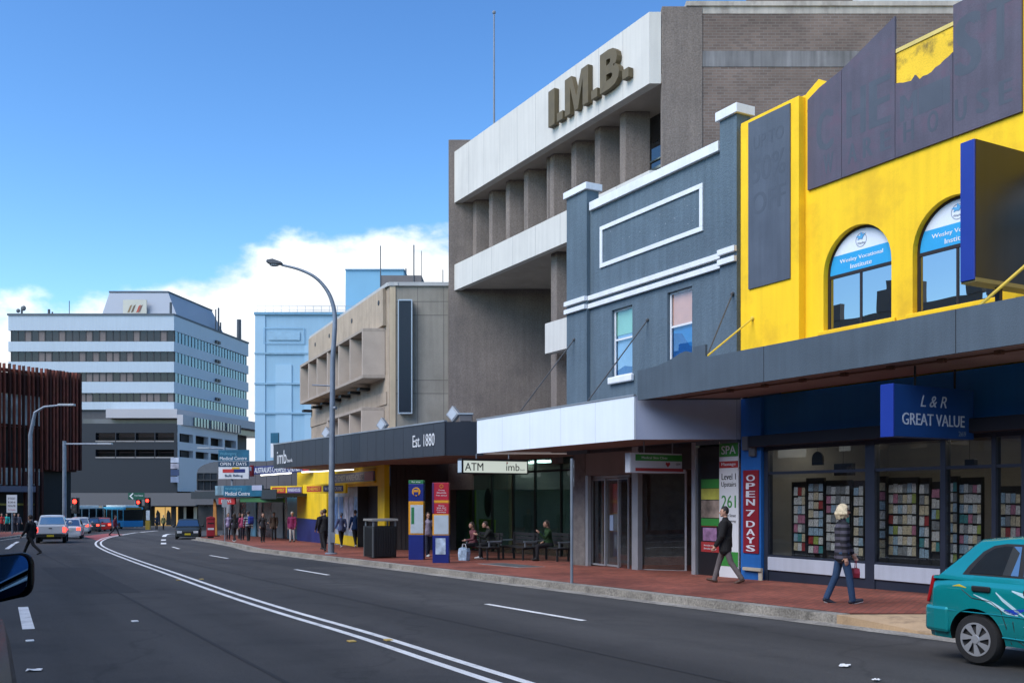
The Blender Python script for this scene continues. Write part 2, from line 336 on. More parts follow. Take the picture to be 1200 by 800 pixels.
# left pavement
LK = [(-3.0 - K * y, y) for y in (-15, 0, 15, 30, 42)] + [(-29.6, 52), (-33.4, 63), (-38, 76), (-43, 88), (-50, 95), (-75, 98)]
LKI = kerb('kerb', LK, -1)
pv = MB()
for i in range(len(LKI) - 1):
    a, b = LKI[i], LKI[i + 1]
    pv.add([(*a, pave(a[1])), (*b, pave(b[1])), (b[0] - 22, b[1] + 2, pave(b[1] + 2)), (a[0] - 22, a[1] + 2, pave(a[1] + 2))], [(0, 1, 2, 3)])
solo('pavement', pv, paving, kind='structure')
far_paving = M('grey_paving', (.16, .15, .14), .9)
flat('pavement', [(-70, 141), (30, 141), (30, 175), (-70, 175)], .06, far_paving)
# road paint
paint = M('road_paint', (.72, .72, .70), .75, .12, 2., .2, 90, fine=.25, stain=(.18, .18, .18), stain_amt=.45, stain_scale=5)
def strip(name, pl, w, dz=.006, mat=None):
    a, b = offset_line(pl, w / 2), offset_line(pl, -w / 2); mb = MB()
    for i in range(len(pl) - 1):
        q = [a[i], b[i], b[i + 1], a[i + 1]]; mb.add([(x, y, zg(y) + dz) for x, y in q], [(0, 1, 2, 3)])
    return solo(name, mb, mat or paint, kind='structure')
def smooth_line(pl, n=8):
    out = []
    for i in range(len(pl) - 1):
        p0, p1, p2, p3 = [Vector(pl[max(0, min(len(pl) - 1, i + j))]) for j in (-1, 0, 1, 2)]
        for t in range(n):
            u = t / n; out.append(tuple(.5 * ((2 * p1) + (p2 - p0) * u + (2 * p0 - 5 * p1 + 4 * p2 - p3) * u * u + (3 * p1 - p0 - 3 * p2 + p3) * u ** 3)))
    return out + [tuple(pl[-1])]
def gp(px, py):
    Y = F * EYE / (py - HY - SLOPE * F); return (xw(px, Y), Y)
CL = smooth_line([(10.3, -9.5), (5.12, 0)] + [gp(*q) for q in ((600, 800), (430, 745), (330, 715.5), (262, 693.5), (200, 671.5), (153, 655), (126, 644.5), (115.5, 638), (118, 633), (131, 628.5), (160, 623.6))])
strip('road_seam', [lane_pt(3.05, 8), lane_pt(3.1, 25), lane_pt(3.0, 46)], .05, .0045, seam_m); strip('road_seam', [lane_pt(7.4, 6), lane_pt(7.35, 25), lane_pt(7.5, 44)], .04, .0045, seam_m)
strip('road_marking', offset_line(CL, .14), .11); strip('road_marking', offset_line(CL, -.14), .11)
strip('road_marking', [gp(164, 623.3), gp(184, 621.6)], .35)
def dash(x0, y0, x1, y1, w=.12): strip('road_marking', [gp(x0, y0), gp(x1, y1)], w)
for q in ((570, 707.5, 684, 727), (346, 667, 385, 673.5), (246, 650.5, 267, 654), (202, 640.5, 210, 642.8)): dash(*q)
for q in ((191.5, 637.3, 191.8, 635.6), (191.4, 633.2, 191.8, 631.7)): dash(*q, .3)
strip('road_marking', smooth_line([gp(192, 628.6), gp(194, 626.4), gp(199, 625.4), gp(206, 625.4)], 4), .32)
dash(27, 711, 33.5, 737, .16); dash(8, 643, 16, 637, .2); dash(17, 636.6, 21, 634.4, .2)
red_paint = M('red_road_paint', (.30, .075, .07), .85, .2, 1.5)
flat('road_marking', [gp(*q) for q in ((98, 628), (117, 633.8), (130, 629.3), (146, 625.9), (127, 624.6))], .004, red_paint)
# raised reflective road markers and scraps of litter
mk = MB(); mk.prism([(-.06, -.05), (.06, -.05), (.06, .05), (-.06, .05)], 0, .018); yel = M('marker_yellow', (.50, .34, .09), .6); wht = M('marker_white', (.7, .7, .68), .5)
for (px, py, m, lb) in ((455, 750, yel, 'yellow raised road marker between the double line and the kerb lane'), (412, 751.5, yel, 'yellow raised road marker beside the white double line'),
                        (236, 678.5, yel, 'far yellow raised road marker just right of the double line'), (209, 679.5, yel, 'far yellow raised road marker just left of the double line'),
                        (35, 751, wht, 'white raised road marker below the single lane dash'), (158, 728, wht, 'white raised road marker in the middle of the near lane')):
    x, y = gp(px, py); solo('road_marker', mk, m, (x, y, zg(y)), ANG, lb, 'road marker', 'raised markers on the road', bevel=.008)
def scrap(px, py, s, lab):
    x, y = gp(px, py); mb = MB(); vs = []
    for j in range(4):
        for i in range(5): vs.append(((i / 4 - .5) * s, (j / 3 - .5) * s * .6, .012 + .02 * random.random()))
    mb.add(vs, [(j * 5 + i, j * 5 + i + 1, j * 5 + i + 6, j * 5 + i + 5) for j in range(3) for i in range(4)])
    o = solo('litter', mb, M('paper', (.75, .75, .73), .8), (x, y, zg(y)), random.random(), lab, 'litter', 'scraps of litter on the road', 'thing')
    m = o.modifiers.new('s', 'SOLIDIFY'); m.thickness = .003
scrap(990, 781, .15, 'crumpled white paper scrap on the road in front of the teal car')
scrap(40, 786, .15, 'white paper scrap at the bottom left of the road')
scrap(1027, 798, .09, 'tiny paper scrap on the road near the bottom edge')
# flush service pit lid in the paving
c = [gp(557, 665.5), gp(605, 659.5), gp(640, 660.5), gp(592, 667.5)]
Yc = sum(q[1] for q in c) / 4; mb = MB()
s0, y0 = fa(xw(598, 29.4), 29.4); T = FT('service_pit_lid', 'long grey metal service pit lid set flush in the red paving', 'pit lid', s0, y0, pave(29.4))
mb.box(s0 - 1.3, s0 + 1.3, y0 - .45, y0 + .45, T.off[2] - .02, T.off[2] + .004); steel_dark = M('worn_steel', (.11, .115, .12), .6, .3, 3, .3, 80, metal=.3)
p = T.part('frame', mb, M('pit_frame', (.3, .3, .29), .8)); mb = MB()
for i in range(3): mb.box(s0 - 1.24 + i * .83, s0 - .43 + i * .83, y0 - .4, y0 + .4, T.off[2], T.off[2] + .009)
T.part('cover_plate', mb, steel_dark); T.o.rotation_euler = (math.atan(-SLOPE) , 0, ANG)
T.o.rotation_mode = 'XYZ'
T.o.rotation_euler = (Matrix.Rotation(-math.atan(SLOPE), 3, 'X') @ Matrix.Rotation(ANG, 3, 'Z')).to_euler()
# ================================================================ right-hand street front
yellow = M('yellow_render', (.90, .55, .010), .75, .10, .7, .12, 45, fine=.05, streak=.08, stain=(.62, .34, .012), stain_amt=.6, stain_scale=1.0)
slate_paint = M('slate_grey_paint', (.070, .096, .120), .7, .14, 1., .25, 40, fine=.08, streak=.1)
board_paint = M('overpainted_board', (.085, .075, .10), .65, .16, 1.6, .15, 40, fine=.1, streak=.12, stain=(.115, .07, .10), stain_amt=.75, stain_scale=2.2)
ghost = M('ghost_lettering', (.066, .077, .098), .65, .12, 2.)
ghost2 = M('ghost_lettering_faint', (.064, .08, .105), .7, .1, 2.)
grey_render = M('blue_grey_render', (.094, .134, .165), .85, .12, 1.2, .7, 28, fine=.12, streak=.14, stain=(.06, .08, .10), stain_amt=.5)
white_paint = M('white_paint', (.70, .71, .72), .6, .07, 1.2, .1, 40, fine=.05, streak=.06)
awn_white = M('awning_white', (.74, .81, .85), .45, .04, .8, .05, 30, fine=.02, streak=.03)
frame_brown = M('dark_brown_frame', (.022, .016, .014), .5)
navy_frame = M('navy_frame', (.018, .024, .04), .45)
black = M('black_paint', (.012, .012, .014), .5)
rubber = M('black_rubber', (.018, .018, .019), .85, .2, 8, .3, 150)
alu = M('aluminium', (.42, .44, .46), .4, .08, 3, metal=.55)
steel = M('galvanised_steel', (.22, .25, .28), .5, .15, 2, .15, 60, metal=.35, streak=.1)
soffit_m = M('soffit_board', (.27, .21, .175), .85, .15, 1., .15, 40, stain=(.07, .05, .04), stain_amt=.4)
glass = Mglass('window_glass', (.42, .46, .47), .12)
glass_sky = Mglass('upper_window_glass', (.10, .12, .14), .40, body=.5, col=(.012, .02, .03))
shop_glass = Mglass('shop_glass', (.83, .835, .82), .05)
blue_paint = M('shop_blue_paint', (.012, .11, .36), .55, .12, 1., .2, 40, streak=.08)
bright_blue = M('sign_edge_blue', (.010, .035, .26), .45, .06, 2)
dark_in = M('dark_interior', (.035, .035, .036), .9)
concrete_c = M('bush_hammered_concrete', (.185, .153, .132), .95, .13, .8, .9, 22, fine=.28, streak=.12, stain=(.09, .08, .075), stain_amt=.5)
fascia_m = M('precast_fascia', (.56, .535, .485), .7, .05, .7, .1, 30, fine=.03, streak=.07, stain=(.4, .38, .35), stain_amt=.25)
brick_brown = Mbrick('brown_brick', (.185, .135, .112), (.135, .10, .085), (.185, .16, .14), .24, .086, (R(90), 0, 0), .010, .9, .25, .4)

# ---------------------------------------------------------------- yellow shop
sL, sR = S(868), fa(*(CF - K * 11.5, 11.5))[0]
T = FT('corner_shop_building', 'bright yellow two storey shop with arched upstairs windows and blue shopfront', 'building', sL)
zt = 10.43
holes = []
w_ = 1.77; hs = S(965); gap = .5
for i in range(3): holes.append((hs + i * (w_ + gap), hs + i * (w_ + gap) + w_, 5.2, 7.25, True))
pl_, pr_ = S(868, -.2), S(936, -.2)
panel_base = 4.03
mb = MB(); panel_holes(mb, sL, sR, panel_base, zt, holes, 0, .2)
D = 11                                               # body behind the front, side walls skewed like the lot
mb.prism([(sL, .95), (sR, .95), (sR + D * SKX, .95 + D * SKY), (sL + D * SKX, .95 + D * SKY)], 4.05, zt - .25)
mb.box(sL, sR, .004, .25, zt - .004, zt + .0); mb.box(sL, sL + .01, .01, .25, 4.03, zt - .01); mb.box(sR - .01, sR, .01, .25, -.5, zt - .01)
mb.box(sL + .012, sR - .012, .215, .248, zt - .26, zt - .006)
wall = T.part('wall', mb, yellow)
mb = MB(); mb.box(pl_, pr_, -.2, -.003, 4.03, 10.38); T.part('pier', mb, yellow, bevel=.015)
mb = MB(); mb.extr([(S(946), 10.05), (S(946), 10.44), (S(946) + .35, 10.62), (S(946) + .6, 10.44)], -.02, .2); T.part('parapet_scroll', mb, yellow)
# overpainted sign boards
mb = MB(); mb.box(S(877, -.23), S(925.6, -.23), -.235, -.203, 6.45, 10.29); b0 = T.part('sign_board', mb, M('overpainted_slate_board', (.075, .09, .115), .65, .14, 1.5, .15, 40, streak=.12))
cx = (S(877, -.23) + S(925.6, -.23)) / 2
for t, z, w, h in (('UP TO', 9.75, .95, .3), ('50%', 9.1, 1.05, .55), ('OFF', 8.35, 1.05, .5)):
    T.part('lettering', text_mb(t, w, h, .035, 0, .0015, cx=cx, cz=z, y=-.2355), M('ghost_dark', (.068, .083, .107), .7), b0)
A = [S(947, -.03), S(987, -.03), S(1049.7, -.03), S(1117.5, -.03), S(1198, -.03)]
def board(poly, nm='sign_board'):
    mb = MB(); mb.extr(poly, -.05, -.003); return T.part(nm, mb, board_paint)
zb = 8.31; g = .006
bA = board([(A[0], zb), (A[1] - g, zb), (A[1] - g, 10.56), (A[0] + .35, 10.42), (A[0], 10.27)])
bB = board([(A[1] + g, zb), (A[2] - g, zb), (A[2] - g, 11.1), (A[1] + g, 10.57)])
rag = []; random.seed(3)
for i in range(15):
    t = i / 14; z = 9.78 - .16 * math.sin(math.pi * t) + random.uniform(-.02, .02) + (.12 if .3 < t < .42 else 0) + (.09 * t)
    rag.append((A[3] - g - (A[3] - A[2] - 2 * g) * (1 - t) * 1.0, z))
bC = board([(A[2] + g, zb), (A[3] - g, zb)] + rag[::-1])
bD = board([(A[3] + g, zb), (A[4], zb), (A[4], 12.2), (A[3] + .55, 11.9), (A[3] + .22, 11.2), (A[3] + .22, 10.74), (A[3] + g, 10.74)])
mb = MB(); mb.box(A[2], A[3], -.008, -.002, 9.4, zt - .06); T.part('weathered_render', mb, M('weathered_yellow', (.80, .50, .03), .85, .15, 1.5, .3, 40, fine=.15, stain=(.10, .075, .03), stain_amt=.95, stain_scale=3.2))
mb = MB(); mb.box(A[2], A[3], -.03, .0, zt - .055, zt + .02); T.part('parapet_lip', mb, M('lip_cream', (.62, .48, .15), .8, .2, 2.))
def ghosts(par, chars, z, h, w):
    for ch, x in chars: T.part('lettering', text_mb(ch, w, h, .05, 0, .0015, cx=x, cz=z, y=-.0505), ghost, par)
ln = A[4] - A[0]; P = lambda f: A[0] + ln * f
ghosts(bA, (('C', P(.10)),), 9.45, .85, .42); ghosts(bB, (('H', P(.27)), ('E', P(.39))), 9.55, .95, .44)
ghosts(bC, (('M', P(.53)), ('I', P(.645))), 9.22, .5, .36); ghosts(bD, (('S', P(.79)), ('T', P(.92))), 9.9, 1.1, .46)
ghosts(bA, (('W', P(.12)), ), 8.72, .42, .26); ghosts(bB, (('A', P(.25)), ('R', P(.33)), ('E', P(.42))), 8.74, .4, .22)
ghosts(bC, (('H', P(.53)), ('O', P(.64))), 8.74, .4, .22); ghosts(bD, (('U', P(.76)), ('S', P(.85)), ('E', P(.94))), 8.76, .42, .22)
# arched windows
film_white = M('window_film_white', (.72, .76, .80), .4, .05); film_cyan = M('window_film_cyan', (.03, .33, .62), .4, .06); film_blue = M('film_blue', (.10, .38, .66), .5); film_grey = M('film_grey', (.28, .31, .36), .5)
for i, (a, b, c, d, _) in enumerate(holes):
    r = (b - a) / 2; cx = (a + b) / 2; sp = d - r; y = .13
    mb = MB(); fwid = .055
    arc = lambda rr, n=20: [(cx - rr * math.cos(math.pi * t / n), sp + rr * math.sin(math.pi * t / n)) for t in range(n + 1)]
    o_, i_ = arc(r - .002), arc(r - fwid)
    for t in range(20): mb.extr([o_[t], o_[t + 1], i_[t + 1], i_[t]], y, y + .05)
    mb.box(a + .002, a + fwid, y, y + .05, c + .05, sp); mb.box(b - fwid, b - .002, y, y + .05, c + .05, sp)
    mb.box(a + .002, b - .002, y, y + .05, c + .003, c + .05); mb.box(a + fwid, b - fwid, y - .004, y + .046, sp - .07, sp - .005); mb.box(cx - .025, cx + .025, y + .004, y + .044, c + .05, sp - .07)
    win = T.part('window', mb, frame_brown)
    mb = MB(); mb.box(a + fwid, b - fwid, y + .02, y + .028, c + .05, sp - .07); T.part('pane', mb, glass_sky, win)
    mb = MB(); mb.extr(arc(r - fwid), y + .018, y + .03); fan = T.part('fanlight', mb, film_white, win)
    band = [(x, z) for x, z in [(cx - (r - fwid) * .995, sp), (cx + (r - fwid) * .995, sp)]]
    hb = .40; aa = math.asin(min(1, hb / (r - fwid)))
    rr = r - fwid - .004
    left = [(cx - rr * math.cos(aa * t / 6), sp + rr * math.sin(aa * t / 6)) for t in range(7)]; right = [(2 * cx - x, z) for x, z in left[::-1]]
    mb = MB(); mb.extr(left + right, y + .012, y + .0175); T.part('film_band', mb, film_cyan, win)
    T.part('lettering', text_mb('Wesley Vocational', 1.12, .105, .018, 0, .003, cx=cx, cz=sp + .245, y=y + .011), white_paint, win)
    T.part('lettering', text_mb('Institute', .55, .095, .018, 0, .003, cx=cx, cz=sp + .105, y=y + .011), white_paint, win)
    mb = MB(); ec = (cx, sp + .60); R_ = .145
    ring = [(ec[0] + R_ * math.cos(t * math.pi / 12), ec[1] + R_ * math.sin(t * math.pi / 12)) for t in range(24)]; ri = [(ec[0] + (R_ - .014) * math.cos(t * math.pi / 12), ec[1] + (R_ - .014) * math.sin(t * math.pi / 12)) for t in range(24)]
    for t in range(24): mb.extr([ring[t], ring[(t + 1) % 24], ri[(t + 1) % 24], ri[t]], y + .013, y + .0175)
    T.part('emblem_ring', mb, film_grey, win); T.part('lettering', text_mb('Wesley', .2, .06, .012, 0, .003, cx=cx, cz=sp + .53, y=y + .013), film_grey, win)
    mb = MB(); bird = [(-.13, .02), (-.06, .035), (-.02, .02), (.0, .10), (.05, .04), (.12, .06), (.06, .0), (.03, -.05), (-.02, -.03), (-.09, -.05), (-.06, -.005)]
    mb.extr([(ec[0] + u, ec[1] + .06 + v) for u, v in bird], y + .006, y + .0115); T.part('emblem_bird', mb, film_blue, win)
    mb = MB(); mb.box(a - .12, b + .12, -.06, -.003, c - .1, c - .005); T.part('sill', mb, yellow, bevel=.02)
    mb = MB(); mb.box(a - .1, b + .1, .9, .95, c - .3, d + .2); T.part('room_backing', mb, dark_in)
# projecting box sign over the awning
def yy(c): return (c - CF) / LEN
X1, Y1 = on(1125, 15.9); s1, y1 = fa(X1, Y1)
mb = MB(); mb.box(s1 + .004, s1 + .256, y1, y1 + .035, 5.1, 7.33); bs = T.part('box_sign', mb, bright_blue, bevel=.006)
mb = MB(); mb.box(s1, s1 + .26, y1 + .036, -.05, 5.14, 7.33); T.part('sign_face', mb, M('sign_face_black', (.016, .015, .015), .35, .3, 1.2, streak=.2), bs)
mb = MB(); mb.box(s1 - .004, s1 + .264, y1 + .03, -.05, 5.07, 5.136); T.part('sign_rim', mb, M('sign_rim_yellow', (.26, .20, .07), .6), bs)
mb = MB(); mb.box(s1 + .09, s1 + .17, y1 + .75, y1 + .83, 4.55, 5.07); T.part('sign_post', mb, black, bs)
# awning with ogee end
ca = 15.64; ya = yy(ca); X0, Y0 = on(747, ca); sa = fa(X0, Y0)[0]
q = lambda px: S(px, ya); top = 4.63; bot = 3.93
prof = [(q(747), bot), (sR, bot), (sR, top), (q(829), top), (q(826.5), 4.66), (q(826.4), 4.91), (q(812.5), 4.91), (q(812.3), 4.79), (q(808), 4.81), (q(803), 4.85), (q(797), 4.83), (q(790), 4.77), (q(782), 4.71), (q(770), 4.65), (q(757), top), (q(747), top)]
mb = MB(); mb.extr(prof, ya, ya + .06); aw = T.part('awning', mb, slate_paint)
wl = sa + (-ya) / SKY * SKX                          # skewed left end back to the wall
mb = MB(); mb.prism([(sa + .03, ya + .062), (sR, ya + .062), (sR, -.22), (wl + .02, -.22)], 3.97, 4.02); T.part('soffit', mb, soffit_m, aw)
mb = MB(); mb.prism([(sa + .03, ya + .062), (sR, ya + .062), (sR, -.22), (wl + .02, -.22)], 4.42, 4.47); T.part('awning_roof', mb, steel, aw)
mb = MB(); mb.prism([(sa, ya + .0625), (sa + .05, ya + .0625), (wl + .05, -.22), (wl, -.22)], 3.935, 4.6); T.part('awning_end', mb, slate_paint, aw)
for px in (895, 1120): 
    mb = MB(); mb.box(q(px) - .006, q(px) + .006, ya - .003, ya + .004, bot + .005, top - .003); T.part('panel_joint', mb, black, aw)
mb = MB(); mb.tube([(q(760), ya + .55, 3.93), (sR, ya + .55, 3.93)], .018, 8)
for i in range(9): mb.box(q(830) + i * 1.05, q(830) + i * 1.05 + .12, ya + .5, ya + .6, 3.9, 3.965)
T.part('conduit', mb, M('rusty_pipe', (.13, .07, .045), .8, .3, 8), aw)
rod_y = M('rod_yellow', (.65, .46, .05), .6); rod_d = M('rod_grey', (.06, .062, .065), .6)
def stay(T, p0, p1, m, r=.018):
    mb = MB(); mb.tube([p0, p1], r, 8); d = (Vector(p0) - Vector(p1)).normalized(); mb.ball(p0, .05, 8, 6); T.part('stay_rod', mb, m)
yr = yy(16.1)
stay(T, (S(882, -.21), -.21, Z(882, 373, -.21)), (S(822, yr), yr, 4.66), rod_y, .022)
stay(T, (S(1137, yr) + 1.95, -.01, 7.0), (S(1137, yr), yr, 4.6), rod_y, .026)
# shopfront under the awning
z0 = -.6
mb = MB(); panel_holes(mb, S(895), sR, 2.8, 3.97, [], -.02, .02); mb.box(S(895), sR, -.018, .2, 2.8, 3.96); T.part('shop_fascia', mb, M('dark_blue_band', (.010, .11, .28), .5, .1, 1., streak=.06))
mb = MB(); mb.box(S(888), sR, -.30, -.022, 2.80, 3.06); T.part('shutter_box', mb, M('shutter_box_paint', (.01, .012, .018), .6), bevel=.02)
mb = MB(); mb.box(S(868, -.12), S(896), -.12, -.003, z0, 3.95); pil = T.part('pilaster', mb, blue_paint, bevel=.01)
mb = MB(); mb.box(S(871, -.14), S(889, -.14), -.145, -.123, .36, 2.28); sgn = T.part('sign_board', mb, M('sign_red', (.20, .008, .018), .5, .08))
cx = (S(871, -.14) + S(889, -.14)) / 2
for ch, k in (('O', 0), ('P', 1), ('E', 2), ('N', 3), ('7', 4.35), ('D', 5.7), ('A', 6.7), ('Y', 7.7), ('S', 8.7)):
    T.part('lettering', text_mb(ch, .27, .145, .03, 0, .006, cx=cx, cz=2.1 - k * .187, y=-.147), M('letter_white', (.55, .57, .62), .6), sgn)
for a, b, z in ((869, 876, 2.75), (877, 884, 2.6)):
    mb = MB(); mb.box(S(a, -.2), S(b, -.2), -.2, -.123, z, z + .32); T.part('meter_box', mb, M('meter_grey', (.10, .105, .11), .7), pil, bevel=.01)
mb = MB(); mb.box(S(872, -.15), S(893, -.15), -.2, -.123, -.04, .03); mb.box(S(889, -.15), S(893, -.15), -.16, -.125, -.3, -.045); T.part('bracket', mb, M('cream_bracket', (.42, .38, .3), .7), pil)
# window bays
edges = [(901, 1015), (1026, 1103), (1109, 1163), (1168, 1198), (1206, 1260)]
mullions = [(896.5, 901), (1015, 1026), (1103, 1109), (1163, 1168), (1198, 1206), (1260, 1268)]
fr = MB()
for a, b in mullions: fr.box(S(a), S(b), -.03, .12, z0, 2.8)
for a, b in edges:
    fr.box(S(a) + .001, S(b) - .001, -.01, .08, 2.17, 2.23); fr.box(S(a) + .001, S(b) - .001, -.02, .09, 2.72, 2.798); fr.box(S(a) + .001, S(b) - .001, -.02, .09, .30, .345)
fr.box(S(901), sR, .0, .1, z0, .0)
front = T.part('shopfront_frame', fr, navy_frame)
mb = MB(); mb.box(S(1268), sR, -.015, .24, z0, 2.8); T.part('side_panel', mb, blue_paint)
for a, b in edges:
    mb = MB(); mb.box(S(a) + .002, S(b) - .002, .03, .04, .345, 2.17); mb.box(S(a) + .002, S(b) - .002, .03, .04, 2.23, 2.72); T.part('shop_window', mb, shop_glass, front)
    mb = MB(); mb.box(S(a) + .002, S(b) - .002, -.04, .02, .0, .298); T.part('stall_riser', mb, M('riser_white', (.42, .45, .52), .5, .08, 1., streak=.08), front, bevel=.006)
# shop interior: floor, back wall, ceiling, with tubes added to brighten the cards (seen through the glass)
mb = MB(); mb.box(S(890), sR, 4.2, 4.3, -.5, 3.2); mb.box(S(890), sR, .125, 4.2, 2.95, 3.0); mb.box(S(890), sR, .125, 4.2, -.32, -.28); mb.box(S(890), S(890) + .1, .125, 4.2, -.3, 2.95)
T.part('shop_room', mb, M('shop_room_paint', (.30, .29, .26), .9))
lamp = Memit('shop_fill_light', (1., .95, .85), 7.)
mb = MB(); mb.box(S(905), S(1000), 1.2, 1.3, 2.9, 2.945); mb.box(S(1040), S(1180), 1.4, 1.5, 2.9, 2.945); T.part('ceiling_fill_light', mb, lamp)
# ---------------------------------------------------------------- hanging shop sign
X1, Y1 = on(1047, 15.62); L_ = 2.1; Zb, Zt = 2.68, 3.57
hs_ = Thing('hanging_sign', 'blue hanging box sign reading L & R GREAT VALUE under the grey awning', 'shop sign', (X1, Y1, Zb), ANGP, (0, 0, Zb))
mb = MB(); mb.box(.02, L_, 0, .26, Zb, Zt); face = hs_.part('sign_box', mb, M('sign_face_blue', (.008, .045, .17), .4, .08, 1.), bevel=.006)
mb = MB(); mb.box(-.012, .018, -.006, .266, Zb - .006, Zt + .006); hs_.part('sign_end', mb, bright_blue, bevel=.004)
pale = M('letter_pale', (.40, .46, .55), .5)
hs_.part('lettering', text_mb('L & R', .68, .2, .004, .3, .004, cx=1.02, cz=3.31, y=-.001), pale, face)
hs_.part('lettering', text_mb('GREAT VALUE', 1.62, .205, .016, 0, .004, cx=1.03, cz=2.99, y=-.001), pale, face)
hs_.part('lettering', text_mb('269', .2, .085, .006, 0, .004, cx=1.78, cz=2.77, y=-.001), M('letter_dim', (.12, .17, .24), .5), face)
mb = MB(); mb.tube([(.7, .13, Zt), (.7, .13, 3.93)], .02, 8); mb.tube([(1.75, .13, Zt), (1.75, .13, 3.93)], .02, 8); hs_.part('hanger_rod', mb, black)
# ---------------------------------------------------------------- card racks and cards behind the shop windows
card_cols = {'white': (.72, .73, .72), 'pale blue': (.38, .55, .70), 'cream': (.68, .60, .42), 'pink': (.55, .22, .33), 'lime': (.38, .48, .12), 'teal': (.08, .33, .35), 'grey': (.25, .27, .29), 'red': (.42, .05, .05)}
random.seed(11)
rack_m = M('rack_black', (.015, .015, .016), .6)
first_card = {}
def rack(px0, px1, ncol, z1, z0_, wname, yb=.42):
    a, b = S(px0, yb), S(px1, yb); rows = max(3, int(round((z1 - z0_) / .20)))
    T = FT('card_rack', f'tall black card rack {wname}', 'card rack', (a + b) / 2, yb, -.28, group='black card racks in the blue shop')
    mb = MB(); mb.box(a - .02, b + .02, yb + .03, yb + .05, -.28, z1 + .1); mb.box(a - .03, a - .01, yb - .03, yb + .05, -.28, z1 + .1); mb.box(b + .01, b + .03, yb - .03, yb + .05, -.28, z1 + .1)
    T.part('back_panel', mb, rack_m)
    for r in range(rows):
        z = z1 - (r + 1) * (z1 - z0_) / rows; mb = MB(); mb.box(a - .005, b + .005, yb - .02, yb + .028, z - .012, z + .0); T.part('shelf', mb, rack_m)
        for c in range(ncol):
            cn = random.choices(list(card_cols), (14, 6, 6, 3, 1, 1, 4, .7))[0]; w = (b - a) / ncol; h = (z1 - z0_) / rows
            key = (cn, ncol)
            x, y = fw(a + (c + .5) * w, yb)
            lab = f'{cn} card in the rack {wname}'
            if cn not in first_card:
                cm = MB(); cm.add([(-.5, 0, 0), (.5, 0, 0), (.5, .1, 1), (-.5, .1, 1), (-.5, .06, 0), (.5, .06, 0), (.5, .16, 1), (-.5, .16, 1)], [(0, 1, 2, 3), (7, 6, 5, 4), (0, 4, 5, 1), (1, 5, 6, 2), (2, 6, 7, 3), (3, 7, 4, 0)])
                m = M('card_' + cn.replace(' ', '_'), card_cols[cn], .6, .5, 6, fine=.4, bscale=25, stain=(.16, .14, .14) if cn != 'grey' else (.5, .5, .48), stain_amt=.6, stain_scale=3.2); o = solo('greeting_card', cm, m); first_card[cn] = o
            else: o = first_card[cn].copy(); COL.objects.link(o)
            o.location = (x, y, z); o.rotation_euler = (0, 0, ANG); o.scale = (w * .92, .1, h * random.uniform(.76, .93)); tag(o, lab, 'greeting card', 'greeting cards in the shop racks')
rack(947, 965, 3, 1.98, .42, 'at the left end of the shop window')
rack(968, 996, 5, 1.92, .50, 'behind the walking blonde woman')
rack(1000, 1012, 2, 1.9, .42, 'just left of the navy shopfront pillar')
rack(930, 944, 3, 1.9, .45, 'farthest left behind the wide window pane')
rack(1028, 1038, 1, 1.98, .42, 'just right of the navy shopfront pillar')
rack(1041, 1074, 6, 1.95, .48, 'in the middle of the second window', .48)
rack(1077, 1089, 2, 1.93, .46, 'right of centre in the second window')
rack(1091.5, 1101.5, 2, 1.85, .6, 'at the right end of the second window')
rack(1111, 1122, 2, 1.95, .4, 'at the left end of the third window')
rack(1124, 1150, 5, 1.92, .4, 'in the third window above the teal car')
rack(1172, 1196, 4, 1.75, .5, 'in the narrow fourth shop window', .55)

def hung(px0, px1, py0, py1, kind, label):
    yb = .3; a, b = S(px0, yb), S(px1, yb); z0_, z1_ = Z(px0, py1, yb), Z(px0, py0, yb); T = FT('window_ornament', label, 'ornament', (a + b) / 2, yb, z0_)
    mb = MB()
    if kind == 'arch': r = (b - a) / 2; mb.extr([(a, z0_), (b, z0_)] + [((a + b) / 2 + r * math.cos(math.pi * t / 10), z1_ - r + r * math.sin(math.pi * t / 10)) for t in range(11)], yb, yb + .05)
    else: mb.box(a, b, yb, yb + .12, z0_, z1_)
    T.part('ornament_body', mb, black, bevel=.01); mb = MB(); mb.tube([((a + b) / 2, yb + .02, z1_), ((a + b) / 2, yb + .02, 2.95)], .004, 5); T.part('cord', mb, black)
hung(951, 964, 529, 545, 'arch', 'black arch shaped ornament hanging in the left shop window'); hung(977, 998, 543, 557, 'box', 'black square box hanging behind the left shop window transom'); hung(1130, 1141, 538, 547, 'box', 'small black box hanging in the third shop window')
# ---------------------------------------------------------------- grey two storey shop
gL, gR = S(668), S(868) - .004
T = FT('grey_shop_building', 'blue grey rendered two storey shop with white cornice lines and blank framed panel', 'building', gL)
wins = [(S(717), S(741), 5.06, 6.97), (S(782), S(811), 5.0, 7.0)]
mb = MB(); panel_holes(mb, gL, gR, 2.95, 10.05, wins, 0, .14)
mb.prism([(gL, .3), (gR, .3), (gR + D * SKX, .3 + D * SKY), (gL + D * SKX, .3 + D * SKY)], 3.2, 10.0)
mb.box(gL, gR, .002, .3, 10.02, 10.048); mb.box(gL, gL + .02, .002, .3, 2.95, 10.02)
T.part('wall', mb, grey_render)
def pier(a, b, z1, cap):
    mb = MB(); mb.box(a, b, -.12, -.003, 2.95, 7.16); mb.box(a, b, -.12, -.003, 7.60, z1); mb.box(a, b, .0, .3, 10.05, z1); mb.box(a, b, -.12, -.003, 7.16, 7.60); p = T.part('pier', mb, grey_render)
    mb = MB(); mb.box(a - .08, b + .08, -.2, .38, z1, z1 + cap); T.part('pier_cap', mb, white_paint, p, bevel=.012)
pa0, pa1 = gL, S(687.6, -.12); pb0, pb1 = S(843.5, -.12), gR
pier(pa0, pa1, 10.7, .2); pier(pb0, pb1, 10.72, .22)
